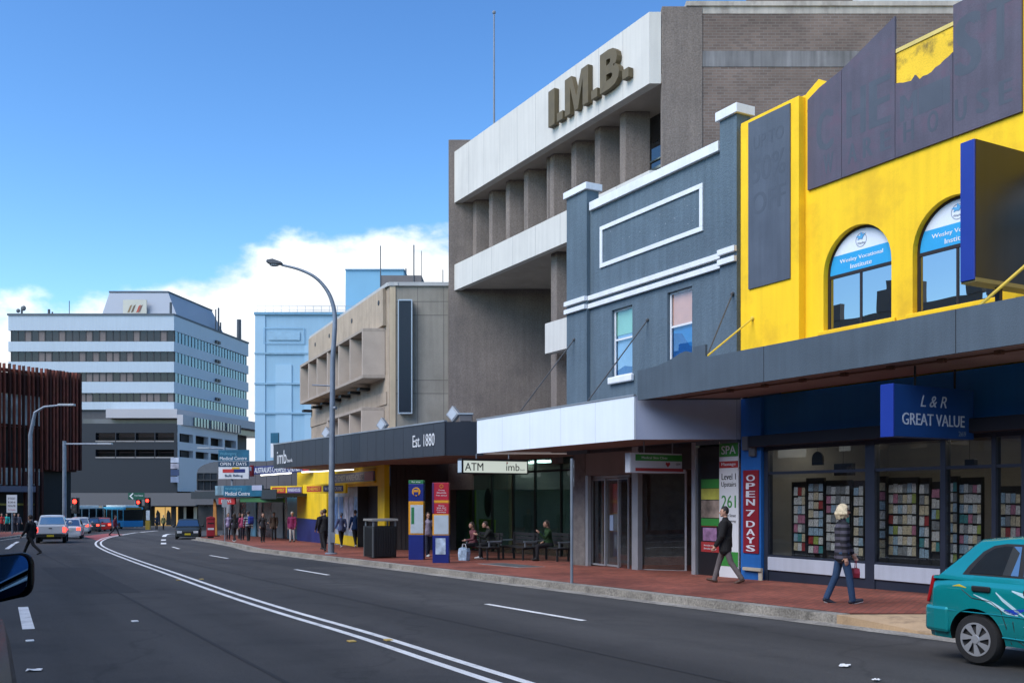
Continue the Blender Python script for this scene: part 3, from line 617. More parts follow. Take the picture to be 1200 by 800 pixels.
mb = MB(); mb.box(pa1 + .09, pb0 - .09, -.1, .32, 10.052, 10.3); T.part('coping', mb, white_paint, bevel=.012)
mb = MB()
for z in (7.44, 7.2):
    mb.box(pa1, pb0, -.09, -.003, z, z + .13); mb.box(pa0 - .03, pa1, -.21, -.121, z, z + .13); mb.box(pb0, pb1, -.21, -.121, z + .03, z + .16)
    mb.box(pa1 + .001, pa1 + .002, -.12, -.1, z, z + .13)
T.part('cornice', mb, white_paint, bevel=.008)
a, b = S(704), S(824.5); mb = MB()
for x0, x1, z0_, z1 in ((a, b, 9.35, 9.47), (a, b, 8.28, 8.40), (a, a + .12, 8.401, 9.349), (b - .12, b, 8.401, 9.349)): mb.box(x0, x1, -.045, -.003, z0_, z1)
T.part('panel_frame', mb, white_paint, bevel=.006)
random.seed(5); mb = MB()
for i in range(15):
    x, z = random.uniform(a + .2, b - .2), random.choice((8.6, 8.85, 9.1, 9.25)) + random.uniform(-.04, .04); mb.box(x, x + .016, -.006, -.002, z, z + .018)
T.part('fixing_plug', mb, M('plug_grey', (.4, .42, .45), .7))
blinds = [M('blind_mint', (.34, .72, .58), .7), M('blind_rose', (.85, .50, .38), .7)]; sky_glass2 = Mglass('sash_glass', (.90, .90, .90), .03)
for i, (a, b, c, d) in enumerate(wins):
    mb = MB(); bars(mb, a + .003, b - .003, c + .003, d - .003, .09, .13, .05, (), ((c + d) / 2 + .1,)); w = T.part('window', mb, white_paint)
    mb = MB(); mb.box(a + .05, b - .05, .105, .113, c + .05, d - .05); T.part('pane', mb, sky_glass2, w)
    mb = MB(); mb.box(a + .05, b - .05, .15, .158, c + (d - c) * (.56 if i else .62), d - .02); T.part('blind', mb, blinds[i], w)
    zc_ = c + (d - c) * (.56 if i else .62); mb = MB(); mb.box(a + .05, b - .05, .165, .173, c + .03, zc_ + .05); T.part('painted_sky_reflection', mb, M('reflected_sky_blue', (.02, .27, .68), .6) if i else M('reflected_sky_pale', (.30, .55, .80), .6), w)  # blue panel painted as the sky reflected in the lower sash
    mb = MB(); mb.extr([(a + .05, c + .03), (b - .05, c + .03), (b - .05, c + (.45 if i else .22)), (b - .3, c + (.55 if i else .25)), (a + .4, c + (.9 if i else .3)), (a + .05, c + (.95 if i else .2))], .158, .164); T.part('painted_dark_reflection', mb, M('reflected_dark_blue', (.008, .13, .42), .6), w)  # darker blue shape painted as the building in that reflection
    mb = MB(); mb.box(a - .06, b + .1, -.12, -.003, c - .2, c - .005); T.part('sill', mb, white_paint, w, bevel=.03)
yr = yy(16.0)
stay(T, (S(759.5), -.02, Z(759.5, 375)), (S(683, yr), yr, 4.0), rod_d); stay(T, (S(864), -.15, Z(864, 345)), (S(822, yr), yr, 4.45), rod_d)
stay(T, (S(673, -.12), -.13, Z(673, 398, -.12)), (S(604, yr), yr, 4.0), rod_d)
# white awning
cw = 15.64; yw = yy(cw); a = S(559, yw); b = S(743, yw)
ea, eb = a + (-yw) / SKY * SKX, b + (-yw) / SKY * SKX
mb = MB(); mb.box(a, b, yw, yw + .05, 3.02, 4.05); aw = T.part('awning', mb, awn_white)
for i in range(1, 5): x = a + (b - a) * i / 5; mb = MB(); mb.box(x - .005, x + .005, yw - .002, yw + .003, 3.03, 4.045); T.part('panel_joint', mb, M('joint_pale', (.46, .49, .54), .6), aw)
mb = MB(); mb.box(a - .01, b + .01, yw - .02, yw + .06, 4.051, 4.085); T.part('flashing', mb, alu, aw)
mb = MB(); mb.prism([(b - .05, yw + .051), (b, yw + .051), (eb, -.005), (eb - .05, -.005)], 3.02, 4.045); T.part('awning_end', mb, M('awning_shaded_white', (.24, .27, .36), .5, .08, 1.), aw)  # the awning's white, darkened to paint in the shade on this end
mb = MB(); mb.prism([(a, yw + .051), (b - .052, yw + .051), (eb - .052, -.005), (ea, -.005)], 3.06, 3.10); T.part('soffit', mb, soffit_m, aw)
mb = MB(); mb.prism([(a, yw + .051), (b - .052, yw + .051), (eb - .052, -.005), (ea, -.005)], 3.9, 3.94); T.part('awning_roof', mb, steel, aw)
# vacant shopfront below: stone pier, sliding doors, angled glass
z0 = -.75
stone = M('pebble_stone', (.17, .155, .145), .9, .3, 4, .8, 60, fine=.5)
mb = MB(); mb.box(S(672), S(686), -.02, .5, z0, 3.05); T.part('entrance_pillar', mb, stone, bevel=.01)
mb = MB(); mb.box(S(686) + .005, S(740), .0, .10, 2.3, 3.05); T.part('door_header', mb, M('header_beige', (.24, .215, .20), .8, .08))
d0, d1, d2 = S(693, .15), S(725, .15), S(738, .15); zf = -.33
for q_ in ((S(686.5), S(689.5), -.02, .1, z0, 2.298), (S(741), S(748), -.02, .14, z0, 3.04), (S(811), S(815.5), -.02, .12, z0, 3.04)): al = MB(); al.box(*q_); T.part('frame_post', al, alu, bevel=.004)
al = MB(); al.box(d0 - .3, d2, .16, .22, 2.22, 2.296); fr = T.part('frame_head', al, alu, bevel=.004)
for a, b in ((d0, (d0 + d1) / 2 + .02), ((d0 + d1) / 2 - .02, d1)):
    k = 0 if a == d0 else .06; mb = MB(); bars(mb, a, b, zf, 2.2, .15 + k, .195 + k, .05); dr = T.part('door', mb, alu)
    mb = MB(); mb.box(a + .05, b - .05, .165 + k, .173 + k, zf + .05, 2.15); T.part('pane', mb, shop_glass, dr)
    if k: mb = MB(); mb.box(a + .18, a + .36, .155 + k, .163 + k, .7, 1.15); T.part('door_notice', mb, M('notice_blue', (.25, .33, .45), .6), dr)
mb = MB(); bars(mb, d1 + .02, d2, zf - .05, 2.2, .1, .145, .03); sd = T.part('side_light', mb, alu); mb = MB(); mb.box(d1 + .05, d2 - .03, .115, .123, zf, 2.17); T.part('pane', mb, shop_glass, sd)
mb = MB(); p0, p1 = (S(749, .14), .14), (S(805, .9), .9); dx, dy = p1[0] - p0[0], p1[1] - p0[1]; ll = math.hypot(dx, dy); nx, ny = -dy / ll * .03, dx / ll * .03
def slab(mb, t0, t1, z0_, z1, w=1.): mb.prism([(p0[0] + dx * t0 - nx * w, p0[1] + dy * t0 - ny * w), (p0[0] + dx * t1 - nx * w, p0[1] + dy * t1 - ny * w), (p0[0] + dx * t1 + nx * w, p0[1] + dy * t1 + ny * w), (p0[0] + dx * t0 + nx * w, p0[1] + dy * t0 + ny * w)], z0_, z1)
slab(mb, 0, 1, zf - .1, zf + .02); slab(mb, 0, 1, 2.3, 2.36); slab(mb, .96, 1, zf + .021, 2.299); sw = T.part('show_window', mb, alu)
mb = MB(); slab(mb, 0, .96, zf + .021, 2.299, .15); T.part('pane', mb, shop_glass, sw)
mb = MB(); mb.box(S(749), S(811), .0, .08, 2.37, 3.04); T.part('header_panel', mb, M('header_dark', (.05, .05, .052), .7))
mb = MB(); mb.box(S(686), S(868) + .0, 3.3, 3.4, z0, 3.1); mb.box(S(686), S(868), .15, 3.3, 2.5, 2.55); mb.box(S(686), S(868), .3, 3.3, -.6, -.4); mb.box(S(686), S(686) + .1, .55, 3.3, z0, 2.5); mb.box(S(868) - .12, S(868) - .02, .2, 3.3, z0, 2.5); T.part('shop_room', mb, M('empty_room', (.55, .54, .51), .9))
mb = MB(); mb.box(S(740), S(868), -.0, .35, z0, -.34); T.part('step', mb, M('step_stone', (.07, .07, .07), .8))
# stair entry with posters
mb = MB(); mb.box(S(816), S(844), .06, .1, -.3, 2.9); en = T.part('stair_door', mb, M('door_black', (.014, .015, .018), .3), bevel=.004)
def poster(a, b, z0_, z1, m, nm='poster'):
    mb = MB(); mb.box(S(a), S(b), .045, .058, z0_, z1); return T.part(nm, mb, m, en)
sign_green = M('sign_green', (.035, .22, .04), .5, .1); sign_red = M('poster_red', (.33, .03, .03), .5, .15); sign_white = M('sign_white', (.60, .62, .64), .5, .05)
poster(820, 842, 1.88, 2.1, sign_green); poster(820, 842, 1.6, 1.87, M('poster_yellowgreen', (.42, .42, .07), .5, .4, 3)); poster(820, 842, 1.15, 1.58, M('poster_photo', (.32, .25, .2), .5, .9, 2.2)); poster(820, 842, .95, 1.13, sign_green)
poster(820, 838, .93, .75 + .19, sign_red); poster(822, 838, .58, .9, M('poster_purple', (.25, .14, .25), .5, .8, 4)); poster(820, 841, .3, .55, sign_red)
for z in (.38, .46): T.part('lettering', text_mb('Remedial massage', .46, .05, .005, 0, .003, cx=S(830.5), cz=z, y=.044), sign_white, en)
mb = MB(); mb.box(S(844), S(866.5), -.03, .0, -.35, 3.0); sp = T.part('sign_board', mb, sign_white); cx = (S(844) + S(866.5)) / 2; wd = S(866.5) - S(844)
dk = M('letter_black', (.02, .022, .024), .6)
mb = MB(); mb.box(S(844) + .01, S(866.5) - .01, -.036, -.0305, 2.63, 2.95); T.part('sign_band', mb, sign_green, sp); mb = MB(); mb.box(S(844) + .01, S(866.5) - .01, -.036, -.0305, 2.36, 2.52); T.part('sign_band', mb, sign_red, sp); mb = MB(); mb.box(S(844) + .01, S(866.5) - .01, -.036, -.0305, -.0, .35); T.part('sign_band', mb, sign_green, sp)
for t, w, h, z, y, m in (('SPA', .5, .2, 2.79, -.037, sign_white), ('Massage', .5, .09, 2.44, -.037, sign_white), ('Level 1', .5, .15, 2.15, -.031, dk), ('Upstairs', .52, .15, 1.95, -.031, dk), ('261', .5, .3, 1.55, -.031, sign_green), ('Crown Street', .5, .07, 1.22, -.031, dk), ('Wollongong', .5, .07, 1.08, -.031, dk)):
    T.part('lettering', text_mb(t, w, h, .012, 0, .004, cx=cx, cz=z, y=y), m, sp)
# hanging clinic light box
X1, Y1 = on(738.5, 16.35); sg = Thing('hanging_sign', 'white hanging light box with green and red stripes above the vacant shop door', 'shop sign', (X1, Y1, 2.27), ANGP, (0, 0, 2.27))
mb = MB(); mb.box(0, 1.75, 0, .22, 2.27, 2.77); fc = sg.part('sign_box', mb, M('lightbox_white', (.50, .52, .56), .4, .05), bevel=.008)
mb = MB(); mb.box(.16, 1.66, -.006, -.0005, 2.57, 2.73); sg.part('sign_band', mb, sign_green, fc); mb = MB(); mb.box(.16, 1.66, -.006, -.0005, 2.31, 2.39); sg.part('sign_band', mb, sign_red, fc)
sg.part('lettering', text_mb('Medical Skin Clinic', .8, .06, .004, 0, .003, cx=.75, cz=2.65, y=-.007), sign_white, fc); sg.part('lettering', text_mb('care', .14, .05, .004, 0, .003, cx=1.5, cz=2.5, y=-.001), dk, fc)
hp = [(0, -.075), (.07, .0), (.06, .045), (.03, .055), (0, .03), (-.03, .055), (-.06, .045), (-.07, 0)]
mb = MB(); mb.extr([(1.17 + u, 2.49 + v) for u, v in hp], -.006, -.0005); sg.part('heart_emblem', mb, sign_red, fc)
mb = MB(); mb.tube([(.5, .11, 2.77), (.5, .11, 3.06)], .018, 6); mb.tube([(1.4, .11, 2.77), (1.4, .11, 3.06)], .018, 6); sg.part('hanger_rod', mb, steel)
# ---------------------------------------------------------------- concrete office building with the big letters
ci = 20.66; yi = yy(ci); Yr, Yl = 29.95, 42.05
def sI(c, Y): return fa(c - K * Y, Y)[0]
def fxy(X, Y): return fa(X, Y)
a, b = sI(ci, Yl), sI(ci, Yr)
T = FT('concrete_office_building', 'tall brown concrete office building with white fascia and bronze roof letters', 'building', a, yi)
def skew(mb, Y0, Y1, xl0, xr0, z0, z1, mi=0):
    """a block whose ends run along world X between Y0 (near) and Y1 (far); left ends follow line c=xl0, right ends c=xr0"""
    mb.prism([fxy(xl0 - K * Y0, Y0), fxy(xr0 - K * Y0, Y0), fxy(xr0 - K * Y1, Y1), fxy(xl0 - K * Y1, Y1)], z0, z1); return mb
FZ0, FZ1 = 14.28, 16.46
mb = MB(); skew(mb, Yr, Yl, ci, ci + .36, FZ0, FZ1); fas = T.part('fascia', mb, fascia_m)
for i in range(1, 10):
    Y = Yr + (Yl - Yr) * i / 10; x, y = fxy(ci - K * Y, Y); mb = MB(); mb.box(x - .008, x + .008, y - .003, y + .003, FZ0 + .005, FZ1 - .003); T.part('panel_joint', mb, M('joint_grey', (.36, .35, .34), .9), fas)
mb = MB(); skew(mb, Yr + .02, Yl, ci + .37, ci + 2.6, FZ0 + .03, FZ0 + .3); T.part('soffit', mb, M('soffit_cream', (.42, .36, .30), .85, .1, stain=(.25, .2, .15), stain_amt=.4), fas)
mb = MB(); skew(mb, Yr + .02, Yl, ci + .362, ci + 9, FZ0 + .35, FZ1 - .5); T.part('roof', mb, concrete_c)
# bronze letters standing proud of the fascia
bronze = M('bronze_letters', (.125, .095, .05), .6, .15, 3, metal=.15)
l0, l1 = S(648, yi), S(742.5, yi); zc0, zc1 = 14.76, 16.03; lw = l1 - l0
for ch, f0, f1, dot in (('I', 0, .09, 0), ('.', .125, .205, 1), ('M', .235, .545, 0), ('.', .585, .66, 1), ('B', .695, .925, 0), ('.', .96, 1.03, 1)):
    x0, x1 = l0 + lw * f0 * .97, l0 + lw * f1 * .97
    if ch == 'I' or dot: mb = MB(); mb.box(x0, x1, yi - .20, yi - .012, zc0, zc0 + (.30 if dot else zc1 - zc0))
    elif ch == 'M':
        h = zc1 - zc0; st = .27 * (x1 - x0) * .85; mb = MB(); m_ = (x0 + x1) / 2
        mb.extr([(x0, zc0), (x0 + st, zc0), (x0 + st, zc0 + .72 * h), (m_ - .1, zc0), (m_ + .1, zc0), (x1 - st, zc0 + .72 * h), (x1 - st, zc0), (x1, zc0), (x1, zc1), (x1 - st * 1.25, zc1), (m_, zc0 + .38 * h), (x0 + st * 1.25, zc1), (x0, zc1)], yi - .20, yi - .012)
    else:
        mb = text_mb('B', x1 - x0, zc1 - zc0, .045, 0, .19, cx=(x0 + x1) / 2, cz=(zc0 + zc1) / 2, y=yi - .012, solid=True)
    T.part('lettering', mb, bronze, fas, bevel=.01)
# fins of the top storey
c_f = ci + .75
for px in (732.7, 703, 675, 649, 642.5, 618.6, 597, 577, 558):
    X, Y = on(px, c_f); x, y = fxy(X, Y); mb = MB()
    th = .32 if px != 642.5 else .12
    mb.prism([(x, y), (x + .82 * SKX, y + .82 * SKY), (x + .82 * SKX - th, y + .82 * SKY), (x - th, y)], 11.2, FZ0 + .028); T.part('fin', mb, concrete_c, bevel=.02)
X, Y = on(560, c_f + .3)
mb = MB(); skew(mb, Yr + .05, Yl, ci + 2.0, ci + 2.05, 11.65, FZ0 + .05); T.part('window_band', mb, Mglass('office_glass', (.05, .06, .065), .1, body=.6))
mb = MB(); skew(mb, Yr + .05, Yl, ci + 1.93, ci + 1.99, 12.5, 12.58); skew(mb, Yr + .05, Yl, ci + 1.93, ci + 1.99, 12.8, 12.84); T.part('rail', mb, M('rail_pale', (.35, .4, .36), .5))
# storey bands
mb = MB(); skew(mb, Yr, Yl, ci, ci + .3, 10.53, 11.63); bd = T.part('balcony_band', mb, fascia_m)
for i in range(1, 8):
    Y = Yr + (Yl - Yr) * i / 8; x, y = fxy(ci - K * Y, Y); mb = MB(); mb.box(x - .008, x + .008, y - .003, y + .003, 10.535, 11.625); T.part('panel_joint', mb, MATS['joint_grey'], bd)
mb = MB(); skew(mb, Yr + .02, Yl, ci + .301, ci + 6, 10.6, 10.75); T.part('balcony_soffit', mb, M('soffit_cream', (.42, .36, .30)), bd)
Ym = 35.4
mb = MB(); skew(mb, Yr, Ym, ci, ci + .3, 6.84, 7.92); bd2 = T.part('balcony_band', mb, fascia_m)
mb = MB(); skew(mb, Yr, Ym - .02, ci + .301, ci + 5, 6.9, 7.05); T.part('balcony_soffit', mb, MATS['soffit_cream'], bd2)
for z0_, z1_ in ((7.05, 10.6), (2.9, 6.9)):
    X, Y = on(645.5, ci + .6); x, y = fxy(X, Y); mb = MB(); mb.prism([(x, y), (x + 1.15 * SKX, y + 1.15 * SKY), (x + 1.15 * SKX + .4, y + 1.15 * SKY), (x + .4, y)], z0_, z1_); T.part('column', mb, concrete_c, bevel=.02)
mb = MB(); skew(mb, Yr + .05, Ym, ci + 1.9, ci + 1.95, 7.06, 10.59); skew(mb, Yr + .05, Ym, ci + 1.9, ci + 1.95, 3.0, 6.89); T.part('window_band', mb, MATS['office_glass'])
mb = MB(); skew(mb, Yl - .0, Yl + .01, ci, ci, 0, .01)
# far side wall (its inner face closes the open storeys) and the near side wall of brick
mb = MB(); xl = xw(526, 42.3)
mb.prism([fxy(xl, 42.07), fxy(xl + 9, 42.07), fxy(xl + 9, 42.6), fxy(xl, 42.6)], 2.0, 17.0); T.part('side_wall', mb, concrete_c, bevel=.02)
mb = MB(); skew(mb, Yr + .3, Yl, ci + 4.9, ci + 5.2, 3, 10.6); T.part('recess_wall', mb, concrete_c)
Xs = xw(775.5, Yr); xe = xw(823, Yr)
mb = MB(); mb.prism([fxy(Xs, Yr - .03), fxy(xe, Yr - .03), fxy(xe, Yr + .25), fxy(Xs, Yr + .25)], 8.0, 16.62); T.part('corner_wall', mb, concrete_c, bevel=.015)
br = Thing('concrete_office_building', None, None, (0, 0, 0))
mb = MB(); mb.box(xe + .003, 17.5, Yr, Yr + .25, 8., 14.78); mb.box(xe + .003, 17.5, Yr, Yr + .25, 15.27, 16.4); br.part('brick_wall', mb, brick_brown)
mb = MB(); mb.box(xe + .003, 17.5, Yr - .015, Yr + .25, 14.783, 15.267); br.part('concrete_band', mb, M('stained_band', (.17, .165, .165), .9, .2, 1., streak=.35, stain=(.07, .065, .06), stain_amt=.5))
mb = MB(); mb.box(xe - .5, 17.5, Yr - .06, Yr + .3, 16.403 + .22, 16.403 + .36); mb.box(xe + .003, 17.5, Yr - .01, Yr + .25, 16.402, 16.622); br.part('capping', mb, M('capping_cream', (.42, .38, .33), .8, .2, 1., streak=.2, stain=(.12, .09, .07), stain_amt=.6, stain_scale=2))
mb = MB(); mb.box(xw(885, 36), 14.2, 36, 39, 15.5, zw(-22, 36)); br.part('plant_room', mb, M('plant_room_brown', (.13, .10, .09), .9))
mb = MB(); mb.prism([(xw(985, 37), 35), (20, 35), (20, 40), (xw(1000, 37), 40)], 15.5, zw(-15, 35)); mb.box(xw(880, 34), xw(1120, 34), 33.9, 34, zw(14, 34), zw(10.5, 34)); br.part('plant_screen', mb, M('plant_screen_white', (.55, .56, .56), .6))
br_parts = list(br.o.children)
inv = T.o.matrix_basis.copy()
bpy.context.view_layer.update()
for c in br_parts:
    mw = c.matrix_world.copy(); c.parent = T.o; c.matrix_parent_inverse = Matrix.Identity(4); c.matrix_basis = T.o.matrix_world.inverted() @ mw
bpy.data.objects.remove(br.o)
# flagpole
Yp = 39.5; xp, yp = fxy(xw(579, Yp), Yp); mb = MB(); zt_ = zw(16, Yp); mb.tube([(xp, yp, 15.9), (xp, yp, zt_)], [.045, .028], 8); mb.ball((xp, yp, zt_ + .04), .075, 8, 6); T.part('flagpole', mb, M('pole_grey', (.20, .22, .25), .5))
# long dark awning
X0, Y0 = on(521, 15.64); X1, Y1 = xw(320.5, 46.6), 46.6; z0_, z1_ = 3.05, 4.17; aw_ang = math.atan2(Y0 - Y1, X0 - X1); Lw = math.hypot(X0 - X1, Y0 - Y1)
AW = Thing('long_awning', 'long charcoal street awning with pale lettering at both ends', 'awning', (X1, Y1, z0_), aw_ang, (0, 0, z0_))
charcoal = M('charcoal_cladding', (.040, .046, .056), .5, .08, 1., .1, 40, streak=.06); charcoal2 = M('charcoal_end', (.014, .019, .030), .5, .08)
mb = MB(); mb.box(0, Lw, 0, .06, z0_, z1_); af = AW.part('fascia', mb, charcoal)
for i in range(1, 22): mb = MB(); mb.box(Lw * i / 22 - .006, Lw * i / 22 + .006, -.003, .003, z0_ + .004, z1_ - .004); AW.part('panel_joint', mb, M('joint_dark', (.022, .025, .03), .7), af)
mb = MB(); mb.box(-.02, Lw, -.02, .1, z1_, z1_ + .05); AW.part('flashing', mb, alu, af)
def awl(X, Y): dx, dy = X - X1, Y - Y1; c, s = math.cos(aw_ang), math.sin(aw_ang); return dx * c + dy * s, -dx * s + dy * c
p_end = awl(X0 + 1.28, Y0); p_w0 = awl(X0 + 5.2, Y0); p_w1 = awl(X1 + 1.5, Y1 + 4)
mb = MB(); mb.prism([(Lw - .05, .062), (Lw, .062), p_end, (p_end[0] - .05, p_end[1])], z0_, z1_ - .003); AW.part('awning_end', mb, charcoal2)
mb = MB(); mb.prism([(0.02, .062), (Lw - .06, .062), p_w0, (p_w0[0] - 6, p_w0[1] + .4), p_w1], z0_ + .04, z0_ + .08); AW.part('soffit', mb, soffit_m)
mb = MB(); mb.prism([(0.02, .062), (Lw - .06, .062), p_w0, (p_w0[0] - 6, p_w0[1] + .4), p_w1], z1_ - .12, z1_ - .08); AW.part('awning_roof', mb, steel)
def awt(px):                                             # along the awning at a pixel column of the photo
    t0, t1 = 0., Lw
    for _ in range(40):
        m_ = (t0 + t1) / 2; X, Y = X1 + (X0 - X1) * m_ / Lw, Y1 + (Y0 - Y1) * m_ / Lw
        if HX + F * X / Y < px: t0 = m_
        else: t1 = m_
    return t0
pale_l = M('letter_offwhite', (.62, .64, .65), .5)
a, b = awt(484), awt(509.5); AW.part('lettering', text_mb('Est. 1880', b - a, .42, .004, 0, .012, cx=(a + b) / 2, cz=3.62, y=-.004), pale_l, af)
a, b = awt(325), awt(336); AW.part('lettering', text_mb('imb', b - a, .62, .0, 0, .012, cx=(a + b) / 2, cz=3.55, y=-.004), pale_l, af)
a, b = awt(337), awt(343); AW.part('lettering', text_mb('bank', b - a, .16, .0, 0, .012, cx=(a + b) / 2, cz=3.37, y=-.004), pale_l, af)
# floodlights standing on the awning roof
flood = M('flood_housing', (.30, .32, .34), .5, metal=.3)
def floodlight(X, Y, z, ang, lab):
    t = Thing('flood_light', lab, 'flood light', (X, Y, z), ang, group='floodlights on the charcoal awning')
    mb = MB(); mb.box(-.03, .03, -.03, .03, -.12, .22); t.part('bracket', mb, black)
    mb = MB(); mb.extr([(-.30, .32), (0, .06), (.30, .32), (0, .62)], -.06, .10); h = t.part('lamp_housing', mb, flood, bevel=.02)
    mb = MB(); mb.extr([(-.22, .33), (0, .13), (.22, .33), (0, .55)], -.075, -.058); t.part('lens', mb, M('flood_lens', (.45, .5, .55), .15), h)
for px, dY, lab in ((512, .8, 'tilted grey floodlight at the near end of the charcoal awning'), (429, .9, 'grey floodlight on the charcoal awning right of the street lamp pole'), (364, 1., 'grey floodlight on the charcoal awning left of the street lamp pole')):
    t_ = awt(px); X, Y = X1 + (X0 - X1) * t_ / Lw + .5, Y1 + (Y0 - Y1) * t_ / Lw + dY; floodlight(X, Y, 4.19, ANG + .4, lab)
X, Y = xw(546, 33.4), 33.4; t = Thing('junction_box', 'small metal equipment box on the awning roof beside the concrete wall', 'equipment box', (X, Y, 4.05)); mb = MB(); mb.box(-.22, .22, -.15, .15, 0, .42); t.part('box_body', mb, M('box_metal', (.12, .115, .12), .5), bevel=.02); mb = MB(); mb.box(-.25, .25, -.18, .18, .42, .47); t.part('lid', mb, alu); mb = MB(); mb.box(-.17, .17, -.165, -.152, .06, .2); t.part('vent', mb, black)
# recessed bank front under the awnings
y_g = yy(21.5)
T2 = T
gl = MB(); xs = [533.5, 554.5, 577, 601.7, 627.5, 658, 690]
Yg = [on(p, 21.5)[1] for p in xs]; ss = [S(p, y_g) for p in xs]
mb = MB()
for p in ss: mb.box(p - .035, p + .035, y_g - .05, y_g + .05, -.75, 3.2)
mb.box(ss[0], ss[-1], y_g - .03, y_g + .03, -.75, -.55); mb.box(ss[0], ss[-1], y_g - .03, y_g + .03, 2.62, 2.7)
fr = T.part('bank_front_frame', mb, black)
for i in range(6):
    mb = MB(); mb.box(ss[i] + .036, ss[i + 1] - .036, y_g - .006, y_g + .006, -.55, 2.62); mb.box(ss[i] + .036, ss[i + 1] - .036, y_g - .006, y_g + .006, 2.7, 3.19); T.part('pane', mb, Mglass('bank_glass', (.55, .66, .64), .0, body=.10, col=(.05, .12, .12)), fr)
mb = MB(); mb.box(ss[0] - .2, ss[1] - .03, y_g + .12, y_g + .16, -.75, 3.15); T.part('poster_panel', mb, M('lime_panel', (.42, .62, .02), .6, .2, 1.2))
mb = MB(); mb.box(ss[1] + .05, ss[2] - .25, y_g + .25, y_g + .28, -.2, .75); T.part('poster_panel', mb, MATS['lime_panel'])
mb = MB(); mb.ball(((ss[1] + ss[2]) / 2 - .1, y_g + .3, 1.45), (.34, .05, .62), 14, 10); T.part('wall_emblem', mb, black)
mb = MB(); mb.box(ss[0] - 2, ss[-1] + .5, y_g + 5, y_g + 5.2, -.9, 3.3); mb.box(ss[0] - 2, ss[-1] + .5, y_g + .3, y_g + 5, -.8, -.7); mb.box(ss[0] - 2, ss[-1] + .5, y_g + .3, y_g + 5, 3.2, 3.3); mb.box(ss[0] - 2, ss[0] - 1.9, y_g + .3, y_g + 5, -.7, 3.2); mb.box(ss[-1] + .4, ss[-1] + .5, y_g + .3, y_g + 5, -.7, 3.2); T.part('bank_room', mb, M('bank_room_paint', (.22, .26, .26), .9))
mb = MB(); q0 = S(674); mb.prism([(q0, .51), (q0 + .35, .51), (q0 + .35 + 4.5 * SKX, .51 + 4.5 * SKY), (q0 + 4.5 * SKX, .51 + 4.5 * SKY)], -.9, 3.2); T.part('return_wall', mb, stone)
mb = MB(); mb.box(ss[0] - 2, ss[-1] + .5, y_g - .4, y_g + .3, 3.2, 3.28); T.part('entry_ceiling', mb, soffit_m)
mb = MB()
for i in range(6): mb.box(ss[0] + .3 + i * 1.9, ss[0] + 1.4 + i * 1.9, y_g + 1.5, y_g + 2.2, 3.12, 3.18)
T.part('ceiling_fill_light', mb, Memit('bank_fill_panel', (.8, .97, .95), 7.))  # light panels enlarged and multiplied to brighten the bank room
# ATM light box
X_, Y_ = on(541, 15.75); sg = Thing('hanging_sign', 'pale glowing light box sign reading ATM under the white awning', 'shop sign', (X_, Y_, 2.44), ANGP, (0, 0, 2.44))
mb = MB(); mb.box(.06, 2.42, 0, .28, 2.47, 2.85); fc = sg.part('sign_box', mb, Memit('atm_lightbox', (.62, .68, .60), .42))
mb = MB(); mb.box(0, 2.46, -.012, .29, 2.85, 2.92); mb.box(0, 2.46, -.012, .29, 2.43, 2.468); mb.box(2.421, 2.46, -.012, .29, 2.468, 2.85); mb.box(.0, .059, -.012, .29, 2.468, 2.85); sg.part('sign_rim', mb, black)
mb = MB(); mb.box(-.008, -.001, 0, .27, 2.47, 2.85); sg.part('sign_end', mb, M('lightbox_edge', (.45, .55, .62), .4))
sg.part('lettering', text_mb('ATM', .66, .25, .008, 0, .003, cx=.45, cz=2.655, y=-.002), dk, fc); sg.part('lettering', text_mb('imb', .5, .24, -.006, 0, .003, cx=1.88, cz=2.66, y=-.002), dk, fc)
sg.part('lettering', text_mb('bank', .18, .06, .0, 0, .003, cx=2.25, cz=2.58, y=-.002), M('letter_grey', (.2, .22, .22), .6), fc)
mb = MB(); mb.ball((1.665, -.004, 2.80), (.03, .006, .03), 8, 6); sg.part('emblem_dot', mb, sign_red, fc)
mb = MB(); mb.tube([(.6, .14, 2.92), (.6, .14, 3.08)], .02, 6); mb.tube([(1.8, .14, 2.92), (1.8, .14, 3.08)], .02, 6); sg.part('hanger_rod', mb, steel)

# ---------------------------------------------------------------- beige precast building beyond
kb = .444; cb = 13.6; Yb0, Yb1 = 42.65, 56.8
bx = lambda Y: cb - kb * Y
angb = math.atan2(-1, kb)
def fb(X, Y): dx, dy = X - bx(Yb0), Y - Yb0; c, s = math.cos(angb), math.sin(angb); return dx * c + dy * s, -dx * s + dy * c
def onb(px, d=0.):                                       # frame position at pixel column on the front pushed out by d metres along world X
    Y = (cb - d) / ((px - HX) / F + kb); return fb(cb - d - kb * Y, Y), Y
B = Thing('precast_office_building', 'beige precast concrete building with deep framed window bays', 'building', (bx(Yb0), Yb0, zg(Yb0)), angb, (0, 0, zg(Yb0)))
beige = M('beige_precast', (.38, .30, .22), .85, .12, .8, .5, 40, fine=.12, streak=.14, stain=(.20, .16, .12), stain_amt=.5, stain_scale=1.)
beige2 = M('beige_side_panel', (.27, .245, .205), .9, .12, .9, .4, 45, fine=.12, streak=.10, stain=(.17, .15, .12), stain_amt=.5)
fL = -math.hypot(bx(Yb1) - bx(Yb0), Yb1 - Yb0)
sk = (math.cos(angb), -math.sin(angb))                    # world +X in this frame
W_ = 4.2
mb = MB(); mb.prism([(fL, .0), (-.02, .0), (-.02 + W_ * sk[0], W_ * sk[1]), (fL + W_ * sk[0], W_ * sk[1])], 3.6, 10.8); T.part
bw = B.part('wall', mb, beige)
mb = MB(); xw0 = fb(bx(Yb0), Yb0); x1_ = fb(xw(524.8, Yb0), Yb0)
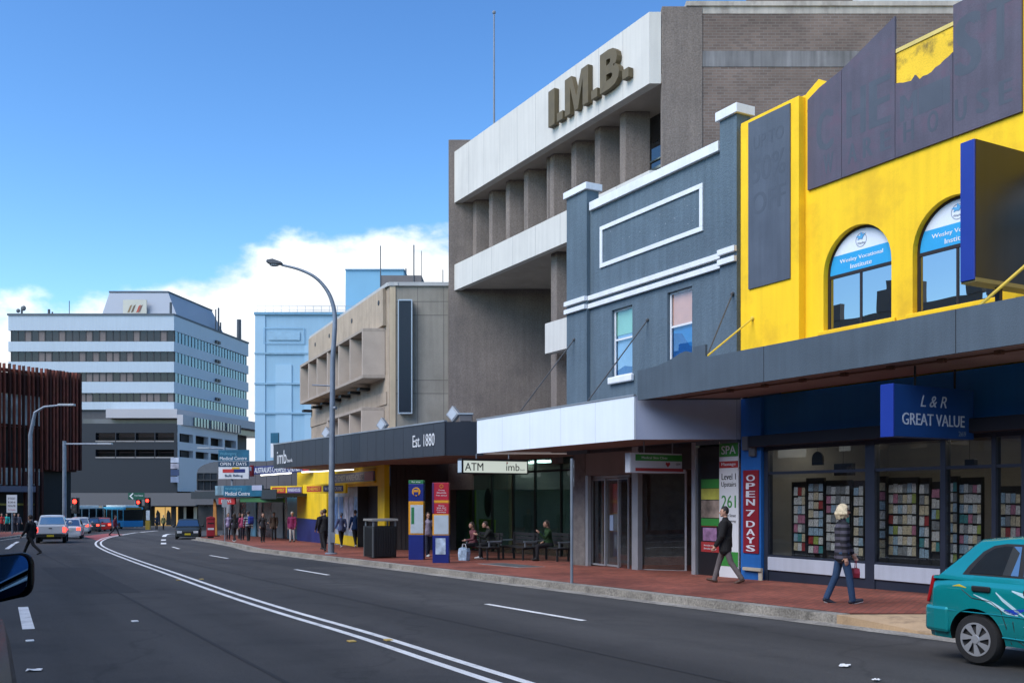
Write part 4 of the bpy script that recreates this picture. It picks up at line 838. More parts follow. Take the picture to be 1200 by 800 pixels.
mb.prism([(0.0, -.012), fb(xw(525.5, Yb0), Yb0 - .03)[0:2], fb(xw(525.5, Yb0), Yb0 + .05), (-.03, .05)], 3.7, 10.84) if False else None
def frontal(mb, px0, px1, z0, z1, dy0, dy1, Y=Yb0):
    mb.prism([fb(xw(px0, Y), Y + dy0), fb(xw(px1, Y), Y + dy0), fb(xw(px1, Y), Y + dy1), fb(xw(px0, Y), Y + dy1)], z0, z1)
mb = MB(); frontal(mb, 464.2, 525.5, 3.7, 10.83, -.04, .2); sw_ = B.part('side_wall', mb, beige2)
mb = MB(); frontal(mb, 457, 464, 3.7, 10.83, -.08, .2); B.part('corner_strip', mb, M('corner_cream', (.48, .38, .26), .8, .1, streak=.1), bevel=.01)
jm = M('joint_shadow', (.12, .105, .09), .9)
for py in (353.5, 369.5, 445.5, 461):
    z = zw(py, Yb0); mb = MB(); frontal(mb, 464.3, 525.2, z - .012, z + .012, -.044, -.03); B.part('panel_joint', mb, jm, sw_)
for px in (489.5, 520): mb = MB(); frontal(mb, px - .25, px + .25, 3.75, 10.8, -.0435, -.03); B.part('panel_joint', mb, jm, sw_)
mb = MB(); frontal(mb, 456.3, 526, 10.84, 11.0, -.12, .3); mb.prism([(fL - .05, -.1), (.02, -.1), (.3, .3), (fL, .3)], 10.84, 10.995); B.part('roof_capping', mb, M('capping_grey', (.40, .40, .39), .7))
mb = MB(); frontal(mb, 468, 483.6, zw(484.6, Yb0), zw(353.5, Yb0), -.34, -.041); vs_ = B.part('blade_sign', mb, M('blade_black', (.012, .014, .022), .3), bevel=.01)
mb = MB(); zz0, zz1 = zw(485.5, Yb0), zw(352.6, Yb0)
frontal(mb, 467.4, 468.6, zz0, zz1, -.37, -.342); frontal(mb, 482.9, 484.2, zz0, zz1, -.37, -.342); frontal(mb, 468.6, 482.9, zz0, zz0 + .06, -.37, -.342); frontal(mb, 468.6, 482.9, zz1 - .06, zz1, -.37, -.342); B.part('sign_rim', mb, alu, vs_)
# fascia of the front, slightly proud, with round vents
mb = MB(); mb.box(fL, -.45, -.16, -.003, 9.2, 10.835); ff = B.part('front_fascia', mb, beige, bevel=.012)
for px, py in ((444.5, 355), (413, 376), (386.5, 393.5), (370, 403.5)):
    p, Y = onb(px, .15); mb = MB(); mb.lathe([(.0, -.02), (.11, -.02), (.12, 0)], 12, 'y', (p[0], -.163, zw(py, Y))); B.part('vent', mb, black, ff)
def bay(px0, px1, z0, z1, fins, d=1.):
    (p1, _), Yr_ = onb(px1, d); (p0, _), Yl_ = onb(px0, d); ny = -d * math.cos(angb + math.pi / 2) * -1
    out = fb(bx(50) - d, 50)[1]                            # depth of the bay in this frame
    shx = d * math.cos(angb)                               # skew of the ends
    def sl(mb, x0, x1, z0_, z1_, o=out): mb.prism([(x0, o), (x1, o), (x1 + shx * (-o / -out), -.002), (x0 + shx * (-o / -out), -.002)], z0_, z1_)
    mb = MB(); sl(mb, p0, p1, z1 - .14, z1); sl(mb, p0, p1, z0, z0 + .14); by = B.part('window_bay', mb, M('bay_concrete', (.33, .27, .215), .85, .1, 1., .3, 40, streak=.1), bevel=.01)
    for px in fins:
        (q_, _), _Y = onb(px, d); mb = MB(); sl(mb, q_ - .07, q_ + .07, z0 + .141, z1 - .141, out + .02); B.part('fin', mb, M('fin_concrete', (.40, .325, .26), .85, .1), by)
    for q0, q1 in ((p0, p0 + .14), (p1 - .14, p1)): mb = MB(); sl(mb, q0, q1, z0 + .141, z1 - .141); B.part('bay_end', mb, MATS['fin_concrete'], by)
    mb = MB(); mb.box(p0 + shx + .2, p1 + shx, -.02, -.004, z0 + .15, z1 - .15); B.part('glazing', mb, M('bay_glass', (.05, .05, .055), .15, .2), by)
bay(351.5, 425, 6.92, 9.12, (361, 371, 383, 396.4, 409.6)); bay(383, 424, 4.2, 5.66, (396, 409))
for i in range(7):
    p, Y = onb(362 + i * 11, .1); mb = MB(); mb.box(p[0], p[0] + .5, -.5, -.004, 6.62, 6.74); B.part('bracket', mb, black)
mb = MB(); mb.box(fL, -.3, -.05, -.003, 5.75, 6.3); B.part('band', mb, beige)
Yk = 52; mb = MB(); k0 = fb(xw(447, Yk), Yk); mb.prism([fb(xw(446, Yk), Yk), fb(xw(494, Yk), Yk), fb(xw(494, Yk), Yk + 3), fb(xw(446, Yk), Yk + 3)], 10.9, zw(322.6, Yk)); B.part('plant_room', mb, M('plant_grey', (.17, .16, .16), .9))
for px, p0, p1, r in ((446, 322, 288, .03), (485, 322, 287, .035), (494, 326, 294, .018), (519, 327, 316, .025)):
    mb = MB(); x, y = fb(xw(px, Yk), Yk); mb.tube([(x, y, 10.9), (x, y, zw(p1, Yk))], r, 6); B.part('aerial', mb, M('aerial_grey', (.08, .09, .1), .6))
# dark ground storey under the awning: ribbed panels on the skewed return
mb = MB(); frontal(mb, 457.5, 534.5, -1.1, 3.2, -.02, .2)
for i in range(14): frontal(mb, 459 + i * 5.2, 459.6 + i * 5.2, -1.1, 3.19, -.045, -.021)
B.part('ground_panel', mb, M('dark_panel', (.035, .028, .026), .6, .15))
# ---------------------------------------------------------------- pharmacy shopfront below the beige building
chem_y = M('shop_yellow', (.78, .53, .010), .6, .12, 1.2, streak=.08); chem_b = M('shop_navy', (.012, .022, .13), .5, .1)
def sb(px, d=0.): return onb(px, d)[0][0]
zgb = zg(50)
PH = Thing('pharmacy_shopfront', 'yellow and navy pharmacy shopfront with posters under the charcoal awning', 'shop', (bx(50), 50, zgb), angb, (*fb(bx(50), 50), zgb))
mb = MB(); mb.box(sb(353), sb(388), -.25, -.02, zgb + 1.35, 3.4); mb.box(sb(388), sb(457), -.25, -.02, 2.2, 3.4); mb.box(sb(449), sb(457), -.25, -.02, zgb - .2, 2.2); PH.part('wall', mb, chem_y, bevel=.01)
mb = MB(); mb.box(sb(353), sb(388), -.26, -.02, zgb - .3, zgb + 1.348); PH.part('plinth', mb, chem_b)
mb = MB(); mb.box(sb(388), sb(424), -.12, -.06, zgb - .2, 2.2); pw = PH.part('shop_window', mb, M('poster_wall', (.25, .3, .36), .4, .6, 1.8))
random.seed(21)
for i in range(6):
    a = sb(388.5 + i * 6); mb = MB(); mb.box(a, a + .75, -.135, -.122, zgb + .75 + random.random() * .3, zgb + 2.6); PH.part('poster', mb, M(f'poster_{i}', random.choice([(.18, .32, .5), (.45, .45, .5), (.4, .12, .15), (.1, .2, .4)]), .5, .6, 3), pw)
mb = MB(); mb.box(sb(388), sb(424), -.15, -.122, zgb + .2, zgb + .68); PH.part('poster', mb, chem_y, pw)
mb = MB(); mb.box(sb(424), sb(449), .3, .35, zgb - .2, 2.2); mb.box(sb(424) - .06, sb(424) + .06, -.2, .3, zgb - .2, 2.2); PH.part('doorway', mb, dark_in)
mb = MB(); mb.box(sb(399), sb(446), -.34, -.252, 2.42, 2.86); sgb = PH.part('shop_sign', mb, M('sign_slate', (.16, .18, .30), .5)); 
a, b = sb(400), sb(434); PH.part('lettering', text_mb('CHEMIST WAREHOUSE', b - a, .28, .012, 0, .01, cx=(a + b) / 2, cz=2.64, y=-.342), sign_white, sgb)
mb = MB(); mb.box(sb(435.5), sb(446), -.348, -.342, 2.45, 2.83); PH.part('sign_patch', mb, M('patch_red', (.32, .06, .12), .5), sgb)
mb = MB(); mb.box(sb(395), sb(447.3), -.36, -.253, 2.33, 2.415); mb.box(sb(395), sb(447.3), -.36, -.253, 2.865, 2.92); PH.part('sign_rim', mb, chem_y)
tube_m = Memit('awning_tube', (1., .93, .78), 2.2)
def hang(px0, px1, py0, py1, Y0, Y1, name, mats, texts, label, cat='shop sign', thick=.12, group=None):
    """a long fascia sign: left end at pixel px0 / depth Y0, right end px1 / Y1"""
    xa, xb = xw(px0, Y0), xw(px1, Y1); an = math.atan2(Y1 - Y0, xb - xa); l = math.hypot(xb - xa, Y1 - Y0); za, zb_ = zw(py1, Y0), zw(py0, Y0)
    t = Thing(name, label, cat, (xa, Y0, za), an, (0, 0, za), group)
    mb = MB(); mb.box(0, l, 0, thick, za, zb_); f = t.part('sign_box', mb, mats, bevel=.01)
    for (u0, u1, v0, v1, m) in texts[0]:
        mb = MB(); mb.box(l * u0, l * u1, -.012, -.001, za + (zb_ - za) * v0, za + (zb_ - za) * v1); t.part('sign_patch', mb, m, f)
    for (s_, u0, u1, v0, v1, m, bo) in texts[1]:
        t.part('lettering', text_mb(s_, l * (u1 - u0), (zb_ - za) * (v1 - v0), bo, 0, .006, cx=l * (u0 + u1) / 2, cz=za + (zb_ - za) * (v0 + v1) / 2, y=-.013), m, f)
    return t, l, za, zb_, f
med_teal = M('sign_teal', (.012, .10, .17), .5, .3, 1.5); med_navy = M('sign_deep_teal', (.012, .045, .085), .5); cw_red = M('chem_red', (.42, .03, .03), .5)
hang(355, 405, 567.5, 578, 51, 47.5, 'hanging_sign', chem_y, ([(.1, .45, .2, .8, cw_red), (.5, .95, .2, .8, chem_b)], [('CHEMIST', .12, .43, .32, .68, M('letter_gold', (.6, .4, .03), .5), .02), ('WAREHOUSE', .53, .92, .32, .68, sign_white, .02)]), 'yellow hanging pharmacy sign right of its twin, behind the lamp pole', group='yellow hanging pharmacy signs')
hang(317, 353.5, 569.5, 579, 60, 57, 'hanging_sign', chem_y, ([(.06, .5, .15, .85, cw_red), (.55, 1., .15, .85, M('patch_purple', (.10, .06, .20), .5))], [('CHEMIST', .09, .47, .3, .7, MATS['letter_gold'], .02), ('WAREHOUSE', .58, .97, .3, .7, sign_white, .02)]), 'yellow hanging pharmacy sign beside the teal medical centre sign', group='yellow hanging pharmacy signs')
hang(297.5, 362, 552.5 - 6, 552.5 + 3, 61, 55, 'fascia_sign', chem_b, ([(.9, 1., .1, .9, cw_red)], [("AUSTRALIA'S CHEAPEST CHEMIST!", .02, .88, .15, .85, sign_white, .03)]), "long navy sign reading AUSTRALIA'S CHEAPEST CHEMIST below the charcoal awning end", 'shop sign')
hang(290, 296, 545, 558, 62.5, 62.2, 'fascia_sign', cw_red, ([(.2, .8, .5, .85, sign_white)], []), 'small red upright sign at the left end of the navy pharmacy sign')
for (p0, p1, py, Y0, Y1, lb) in ((306, 341, 556, 57, 52, 'left fluorescent light strip under the far end of the charcoal awning'), (354, 414, 560, 50.5, 45.5, 'right fluorescent light strip above the yellow pharmacy wall')):
    xa, xb = xw(p0, Y0), xw(p1, Y1); z = zw(py, Y0) - .15; zB = zw(py - 5, Y1) - .06; l = math.hypot(xb - xa, Y1 - Y0); t = Thing('strip_light', lb, 'strip light', (xa, Y0, 2.95), math.atan2(Y1 - Y0, xb - xa))
    mb = MB(); mb.box(0, l, -.03, .03, 0, .04); t.part('tube', mb, tube_m); mb = MB(); mb.box(0, l, -.05, .05, .041, .09); t.part('batten', mb, white_paint)
# ---------------------------------------------------------------- low shops beyond, turning with the road
p0, p1 = (bx(Yb1), Yb1), (-24.6, 80); angs = math.atan2(p0[1] - p1[1], p0[0] - p1[0]); Ls = math.hypot(p0[0] - p1[0], p0[1] - p1[1])
LS = Thing('low_shop_row', 'low dark grey shop row with teal awning beyond the pharmacy', 'building', (p1[0], p1[1], zg(80)), angs, (0, 0, zg(80)))
mb = MB(); mb.box(0, Ls, .6, 9, 2.3, 4.2); LS.part('upper_wall', mb, M('mall_grey', (.085, .08, .085), .8, .1, .6))
for i in range(1, 9): mb = MB(); mb.box(Ls * i / 9 - .03, Ls * i / 9 + .03, .59, .598, 2.31, 4.19); LS.part('panel_joint', mb, black)
mb = MB(); mb.box(0, Ls, 1.0, 1.1, -1.7, 2.3); LS.part('shopfront', mb, M('shopfront_dark', (.03, .04, .045), .25, .5, 1.))
sf = [(.06, .12, (.25, .25, .27)), (.16, .22, (.3, .28, .27)), (.30, .40, (.10, .30, .42)), (.43, .46, (.3, .3, .32)), (.56, .66, (.12, .16, .18)), (.7, .8, (.05, .16, .22)), (.84, .96, (.06, .10, .09))]
for i, (u0, u1, c) in enumerate(sf): mb = MB(); mb.box(Ls * u0, Ls * u1, .93, .998, -1.5, 1.7); LS.part('shop_door', mb, M(f'shop_bit_{i}', c, .4, .5, 1.2))
mb = MB(); mb.box(Ls * .1, Ls, -2.0, .6, 1.75, 1.95); mb.box(Ls * .1, Ls, -2.05, -2.0, 1.6, 2.15); aws = LS.part('awning', mb, M('awning_dark', (.022, .028, .032), .6))
# teal fascia signs on that awning, and the tall hung sign
hang(262, 307, 569, 581.5, 61.5, 58.5, 'fascia_sign', med_teal, ([(.75, 1., .55, 1., M('patch_lilac', (.35, .38, .5), .5))], [('Wollongong', .05, .5, .55, .85, M('letter_teal', (.1, .3, .4), .5), .0), ('Medical Centre', .05, .7, .1, .45, sign_white, .01)]), 'teal fascia sign of the medical centre on the low awning')
hang(252, 262, 569, 580, 62.5, 61.6, 'fascia_sign', M('photo_panel', (.16, .26, .32), .5, .7, 2), ([], []), 'photo panel at the left end of the teal medical centre sign')
hang(256, 275, 583, 590.5, 62, 61, 'hanging_sign', cw_red, ([], [('NEWS', .2, .8, .25, .75, sign_white, .01)]), 'small dark red sign under the low awning')
hang(281, 332, 583, 588, 60.5, 57, 'fascia_sign', M('strip_green', (.04, .14, .05), .6), ([], []), 'thin green sign strip under the low awning')
t, l, za, zb_, f = hang(256, 291.5, 527, 561, 62, 61.6, 'medical_sign', M('board_white', (.58, .60, .62), .5), ([(0, 1, .62, 1, med_teal), (0, 1, .42, .605, med_navy), (.14, .52, .22, .34, cw_red), (.5, .88, .22, .34, chem_b), (.45, .7, .34, .40, MATS['letter_gold'])],
   [('Wollongong', .05, .6, .80, .92, MATS['letter_teal'], .0), ('Medical Centre', .05, .94, .65, .77, sign_white, .01), ('OPEN 7 DAYS', .06, .93, .46, .57, sign_white, .012), ('Bulk Billing', .22, .8, .05, .16, med_navy, .01)]), 'large square sign reading Medical Centre OPEN 7 DAYS above the low awning')
mb = MB(); mb.box(l * .38, l * .44, .121, .2, 1.9, zb_ - .1); t.part('sign_post', mb, steel)
hang(317, 326, 507, 519, 60, 59.8, 'banner_sign', med_teal, ([], []), 'small teal banner sign above the far end of the charcoal awning')
hang(317, 325, 519.5, 536, 60.3, 60.1, 'banner_sign', M('banner_white', (.6, .63, .66), .5), ([], []), 'small white banner board below the teal banner')
# ---------------------------------------------------------------- pale blue tower block behind
pb = M('pale_blue_wall', (.27, .43, .55), .8, .05, .3, .1, 20, fine=.03, streak=.04); pb2 = M('pale_blue_wall_lighter', (.32, .48, .60), .8, .05, .3)
Yt = 128; xL, xR = xw(299, Yt), xw(440, Yt)
TB = Thing('blue_tower_block', 'plain pale blue windowless tower block behind the beige building', 'building', (xL, Yt, zg(Yt)), 0, (0, 0, 0))
TB.off = (xL, Yt, zg(Yt))
zt_ = zw(369, Yt); mb = MB(); mb.box(xL, xR, Yt, Yt + 16, zg(Yt) - .5, zt_); tw = TB.part('wall', mb, pb)
for px0, px1 in ((299, 311), (323, 342), (357, 380)):
    mb = MB(); mb.box(xw(px0, Yt) + .01, xw(px1, Yt), Yt - .12, Yt - .003, zg(Yt), zt_ - (.02 if px0 == 299 else 6.5 if px0 == 323 else 4)); TB.part('wall_strip', mb, pb2, tw)
for py in (414, 449.5, 484): mb = MB(); z = zw(py, Yt); mb.box(xL - .05, xR, Yt - .2, Yt - .003, z - .12, z + .12); TB.part('floor_band', mb, M('band_blue', (.22, .36, .47), .8), tw)
mb = MB(); mb.box(xL - .1, xR, Yt - .25, Yt + 16, zt_, zt_ + .35); TB.part('parapet', mb, M('parapet_blue', (.15, .30, .42), .8), tw)
mb = MB(); a, b = xw(309, Yt), xw(357, Yt); z0_, z1_ = zw(403, Yt), zw(384, Yt)
for q in ((a, b, z0_, z0_ + .12), (a, b, z1_ - .12, z1_), (a, a + .12, z0_ + .12, z1_ - .12), (b - .12, b, z0_ + .12, z1_ - .12)): mb.box(q[0], q[1], Yt - .136, Yt - .125, q[2], q[3])
TB.part('sign_frame', mb, M('frame_blue', (.23, .40, .55), .8), tw); mb = MB(); mb.box(a + .6, b - .6, Yt - .128, Yt - .1255, z0_ + .5, z1_ - .5); TB.part('faded_sign', mb, M('ghost_blue', (.26, .415, .535), .8, .12, 1.5), tw)
mb = MB()
for i in range(12): mb.tube([(xL + .2 + i * 1.05, Yt + .2, zt_), (xL + .2 + i * 1.05, Yt + .2, zt_ + 1.2)], .03, 5)
for z in (.65, 1.2): mb.tube([(xL + .2, Yt + .2, zt_ + z), (xR, Yt + .2, zt_ + z)], .03, 5)
TB.part('roof_rail', mb, M('rail_grey', (.35, .4, .45), .6))
Yq = 140; mb = MB(); mb.box(xw(405, Yq), xw(473, Yq), Yq, Yq + 12, 15, zw(316.5, Yq)); 
PT = Thing('blue_plant_tower', 'pale blue box shaped roof tower standing behind the beige building', 'building', (xw(405, Yq), Yq, zg(Yq)), 0, (xw(405, Yq), Yq, zg(Yq)))
pt = PT.part('wall', mb, M('plant_blue', (.20, .40, .54), .8, .05, .3)); mb = MB(); mb.box(xw(410, Yq), xw(473, Yq), Yq + 1, Yq + 10, zg(Yq), 15); PT.part('lower_wall', mb, MATS['plant_blue'])
mb = MB(); mb.box(xw(404.6, Yq), xw(474, Yq), Yq - .2, Yq + 12.2, zw(316.5, Yq), zw(315.3, Yq)); PT.part('parapet', mb, MATS['band_blue'])
for px, py in ((420, 311), (473, 309)): mb = MB(); x = xw(px, Yq); mb.tube([(x, Yq + 3, zw(317, Yq)), (x, Yq + 3, zw(py, Yq))], .12, 6); PT.part('aerial', mb, MATS['aerial_grey'])
# ---------------------------------------------------------------- white office tower at the junction
Yc = 160.; xc = xw(204, Yc); xl = xw(13.5, Yc); dirR = (158 / F, 1.); Yfar = 189.; xfar = xc + dirR[0] * (Yfar - Yc)
TO = Thing('white_office_tower', 'white banded office tower with ribbon windows at the end of the street', 'building', (xc, Yc, zg(Yc)), 0, (xc, Yc, zg(Yc)))
tw_w = M('tower_white', (.42, .485, .54), .6, .04, .15, fine=.03, streak=.05); tw_pink = M('tower_pinkish', (.43, .41, .42), .7, .04, .15); ribbon = M('ribbon_glass_brown', (.035, .028, .028), .15, .5, .12)
ribbon2 = Mglass('ribbon_glass_sky', (.02, .03, .035), .06, body=.9, col=(.11, .20, .25)); mull = M('mullion_dark', (.03, .03, .032), .5)
foot = lambda o=0.: [(xl - o, Yc - o), (xc + o * .3, Yc - o), (xfar + o, Yfar), (xl - o, Yfar)]
zr = zw(370, Yc)
rows = [(387.5, 400.5), (412, 424), (436.5, 447.5), (460.5, 471)]; zs_ = [(zw(b, Yc), zw(a, Yc)) for a, b in rows]
bands = []; top_ = zr
for z0_, z1_ in zs_: bands.append((z1_, top_)); top_ = z0_
bands.append((zw(480, Yc), top_))
for z0_, z1_ in bands: mb = MB(); mb.prism(foot(.35), z0_, z1_); TO.part('spandrel_band', mb, tw_w)
ins = [(xl, Yc), (xc, Yc), (xfar, Yfar), (xl, Yfar)]
mb = MB(); mb.prism(ins, zg(Yc) - 1, zr - .3); core = TO.part('core_wall', mb, M('tower_core', (.08, .08, .085), .8))
for z0_, z1_ in zs_:
    mb = MB(); mb.box(xl + .02, xc - .02, Yc - .05, Yc - .005, z0_ + .002, z1_ - .002)
    for i in range(25): x = xl + (xc - xl) * i / 24; mb.box(x - .08, x + .08, Yc - .11, Yc - .052, z0_ + .003, z1_ - .003, 1)
    w = TO.part('ribbon_window', mb, [ribbon, mull])
    for i in random.sample(range(24), 7): x = xl + (xc - xl) * (i + .1) / 24; mb = MB(); mb.box(x, x + (xc - xl) / 24 * .8, Yc - .07, Yc - .054, z0_ + .1, z1_ - .1); TO.part('blind', mb, M(random.choice(['blind_tan', 'blind_peach']), random.choice([(.26, .17, .13), (.16, .13, .12)]), .6), w)
    ex, ey = xfar - xc, Yfar - Yc; l = math.hypot(ex, ey); nx, ny = ey / l, -ex / l
    def rq(mb, t0, t1, o0, o1, za, zb2, mi=0): mb.prism([(xc + ex * t0 + nx * o0, Yc + ey * t0 + ny * o0), (xc + ex * t1 + nx * o0, Yc + ey * t1 + ny * o0), (xc + ex * t1 + nx * o1, Yc + ey * t1 + ny * o1), (xc + ex * t0 + nx * o1, Yc + ey * t0 + ny * o1)], za, zb2, mi)
    mb = MB(); rq(mb, .003, .997, .005, .05, z0_ + .002, z1_ - .002)
    for i in range(25): rq(mb, i / 24.5 + .002, i / 24.5 + .006, .052, .12, z0_ + .003, z1_ - .003, 1)
    rq(mb, .0, .99, .053, .115, (z0_ + z1_) / 2 - .04, (z0_ + z1_) / 2 + .04) if False else None
    TO.part('ribbon_window', mb, [ribbon2, mull])
mb = MB(); mb.prism(foot(.5), zr, zr + .3); TO.part('parapet', mb, M('parapet_dark', (.09, .11, .13), .7))
# lower white podium of the tower with its own windows
mb = MB(); zp0, zp1 = zw(495, Yc - 3), zw(479, Yc - 3)
mb.prism([(xw(124, Yc - 3), Yc - 3), (xc + 1.5, Yc - 3), (xfar + 5, Yfar + 4), (xl, Yfar + 4), (xw(124, Yc - 3), Yc)], zw(489.5, Yc - 3), zp1); TO.part('podium_band', mb, tw_pink)
mb = MB(); mb.prism([(xw(97, Yc - 1), Yc - 1), (xc + 1, Yc - 1), (xfar + 3, Yfar + 2), (xl, Yfar + 2)], zw(498, Yc - 3), zw(489.6, Yc - 3)); TO.part('podium_window_band', mb, M('podium_glass', (.10, .10, .11), .2, .6, .2))
# roof lantern: a tapered plant room
Yk = Yc + 4; mb = MB(); zk0, zk1 = zr + .3, zw(341, Yk); a0, a1, b0, b1 = xw(118, Yk), xw(198, Yk) + 1.5, xw(125, Yk), xw(194, Yk)
ff_ = lambda t: xfar - xc
vs = [(a0, Yk, zk0), (a1, Yk, zk0), (a1 + 2.4, Yk + 19, zk0), (a0, Yk + 19, zk0), (b0, Yk + 1.2, zk1), (b1, Yk + 1.2, zk1), (b1 + 2.4, Yk + 17.5, zk1), (b0, Yk + 17.5, zk1)]
mb.add(vs, [(0, 1, 5, 4), (1, 2, 6, 5), (2, 3, 7, 6), (3, 0, 4, 7), (4, 5, 6, 7)]); lan = TO.part('roof_plant', mb, M('plant_zinc', (.29, .32, .37), .5, .05, .2))
mb = MB(); mb.add([(v[0], v[1], v[2] + (.0 if i < 4 else .02)) for i, v in enumerate([(b0 - .1, Yk + 1.1, zk1), (b1 + .1, Yk + 1.1, zk1), (b1 + 2.5, Yk + 17.6, zk1), (b0 - .1, Yk + 17.6, zk1)])], [(0, 1, 2, 3)]); mb.prism([(b0 - .1, Yk + 1.1), (b1 + .1, Yk + 1.1), (b1 + 2.5, Yk + 17.6), (b0 - .1, Yk + 17.6)], zk1 + .005, zk1 + .25); TO.part('roof_plant_cap', mb, MATS['parapet_dark'], lan)
mb = MB(); x0_, x1_ = xw(145, Yk), xw(172.5, Yk); mb.box(x0_, x1_, Yk - .3, Yk - .06, zk0 + .1, zw(351.5, Yk)); sg_ = TO.part('roof_sign', mb, M('roof_sign_cream', (.52, .50, .42), .6, .15, .4), lan)
for u, c in ((.25, (.25, .16, .08)), (.4, (.15, .1, .06)), (.62, (.45, .08, .05)), (.7, (.2, .1, .08))):
    mb = MB(); x = x0_ + (x1_ - x0_) * u; z = (zk0 + zw(351.5, Yk)) / 2; mb.extr([(x - .25, z - .6), (x + .1, z - .5), (x + .55, z + .7), (x + .2, z + .5)], Yk - .33, Yk - .302); TO.part('roof_sign_mark', mb, M(f'mark_{u}', c, .6), sg_)
mb = MB(); a_, b_ = (a1 + (b1 - a1) * .3), 0; mb.add([(a1 + .35, Yk + 6, zk0 + .3), (a1 + 1.1, Yk + 12, zk0 + .3), (a1 + .2, Yk + 12, zw(356, Yk)), (a1 - .5, Yk + 6, zw(356, Yk)), (a1 + .2, Yk + 6, zk0 + .3), (a1 + .95, Yk + 12, zk0 + .3), (a1 + .05, Yk + 12, zw(356, Yk)), (a1 - .65, Yk + 6, zw(356, Yk))], [(0, 1, 2, 3), (4, 7, 6, 5), (0, 4, 5, 1), (1, 5, 6, 2), (2, 6, 7, 3), (3, 7, 4, 0)]); TO.part('roof_sign', mb, M('side_sign', (.5, .5, .52), .6, .5, .4), lan)
ae = MATS['aerial_grey']
for px, py, r in ((22, 358, .16), (54, 361, .2), (78, 351, .06), (58, 364, .12)):
    mb = MB(); x = xw(px, Yc); mb.tube([(x, Yc + 1, zr), (x, Yc + 1, zw(py, Yc))], r, 6)
    if px == 22: mb.ball((x - .5, Yc + .8, zw(363, Yc)), (.35, .2, .35), 8, 6); mb.ball((x + .4, Yc + .8, zw(360, Yc)), (.4, .2, .45), 8, 6)
    TO.part('aerial', mb, ae)
for t, h, r in ((.60, 4.5, .12), (.64, 5., .16), (.67, 2.5, .15), (.95, 4.5, .45), (.02, 2.4, .2)):
    mb = MB(); x, y = xc + ex * t - 1, Yc + ey * t + .5; mb.tube([(x, y, zr), (x, y, zr + h)], r, 6); TO.part('aerial', mb, ae)
for z0_, z1_ in zs_:
    mb = MB(); rq(mb, .50, .525, .36, .6, z1_ + .3, z1_ + .8); rq(mb, .535, .56, .36, .6, z1_ + .3, z1_ + .8); TO.part('vent_box', mb, mull)
# ---------------------------------------------------------------- dark car park podium across the junction
Yd = 150.; CP = Thing('car_park_building', 'dark clad car park building with white corner above a dim underpass', 'building', (xw(208, Yd), Yd, zg(Yd)), 0, (xw(208, Yd), Yd, zg(Yd)))
clad = M('dark_cladding', (.015, .019, .026), .6, .06, .2, fine=.03); clad_w = M('white_cladding', (.50, .50, .53), .7, .05, .2); beam = M('grey_beam', (.12, .117, .122), .8, .06, .2)
def FX(px): return xw(px, Yd)
def FZ(py): return zw(py, Yd)
hl = [(FX(112), FX(135), FZ(516), FZ(507)), (FX(136), FX(158), FZ(516), FZ(507)), (FX(159), FX(181), FZ(516), FZ(507)), (FX(182), FX(204), FZ(516), FZ(507)), (FX(112), FX(135), FZ(535), FZ(526.5)), (FX(136), FX(158), FZ(535), FZ(526.5)), (FX(159), FX(181), FZ(535), FZ(526.5)), (FX(182), FX(204), FZ(535), FZ(526.5))]
mb = MB(); panel_holes(mb, FX(40), FX(207.5), FZ(577), FZ(496), hl, Yd, 1.2); CP.part('wall', mb, clad)
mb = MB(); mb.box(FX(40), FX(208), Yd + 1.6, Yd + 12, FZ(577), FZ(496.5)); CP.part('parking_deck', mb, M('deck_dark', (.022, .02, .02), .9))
for h in hl: mb = MB(); mb.box(h[0], h[1], Yd - .06, Yd - .003, h[2] - .2, h[2]); CP.part('sill', mb, M('sill_grey', (.25, .23, .22), .8)); mb = MB(); mb.tube([(h[0], Yd + .6, h[2] + .7), (h[1], Yd + .6, h[2] + .7)], .06, 6); CP.part('rail', mb, M('rail_rust', (.07, .04, .035), .8))
Ye = Yd + 22; xe_ = FX(208) + 158 / F * 22
cx_, cy_ = xe_ - FX(208), 22
hw = []
for r_ in ((507, 517), (526.5, 535)):
    for i in range(4): hw.append((.03 + i * .245, .03 + i * .245 + .205, FZ(r_[1]), FZ(r_[0])))
l = math.hypot(cx_, cy_); an = math.atan2(cy_, cx_); WR = MB(); panel_holes(WR, 0, l, FZ(575.5), FZ(497), [(a * l, b * l, c, d) for a, b, c, d in hw], 0, .8)
WR.v = [(FX(208) + x * math.cos(an) - y * math.sin(an), Yd + x * math.sin(an) + y * math.cos(an), z) for x, y, z in WR.v]; CP.part('white_wall', WR, clad_w)
mb = MB(); mb.prism([(FX(208) - .6, Yd + 1.), (FX(208) - .9, Yd + 22), (xe_ - 1.2, Ye), (FX(208) + .0 + 1.0 * math.cos(an) - 1.2, Yd + 1.5)], FZ(575), FZ(497.5)); CP.part('parking_deck', mb, MATS['deck_dark'])
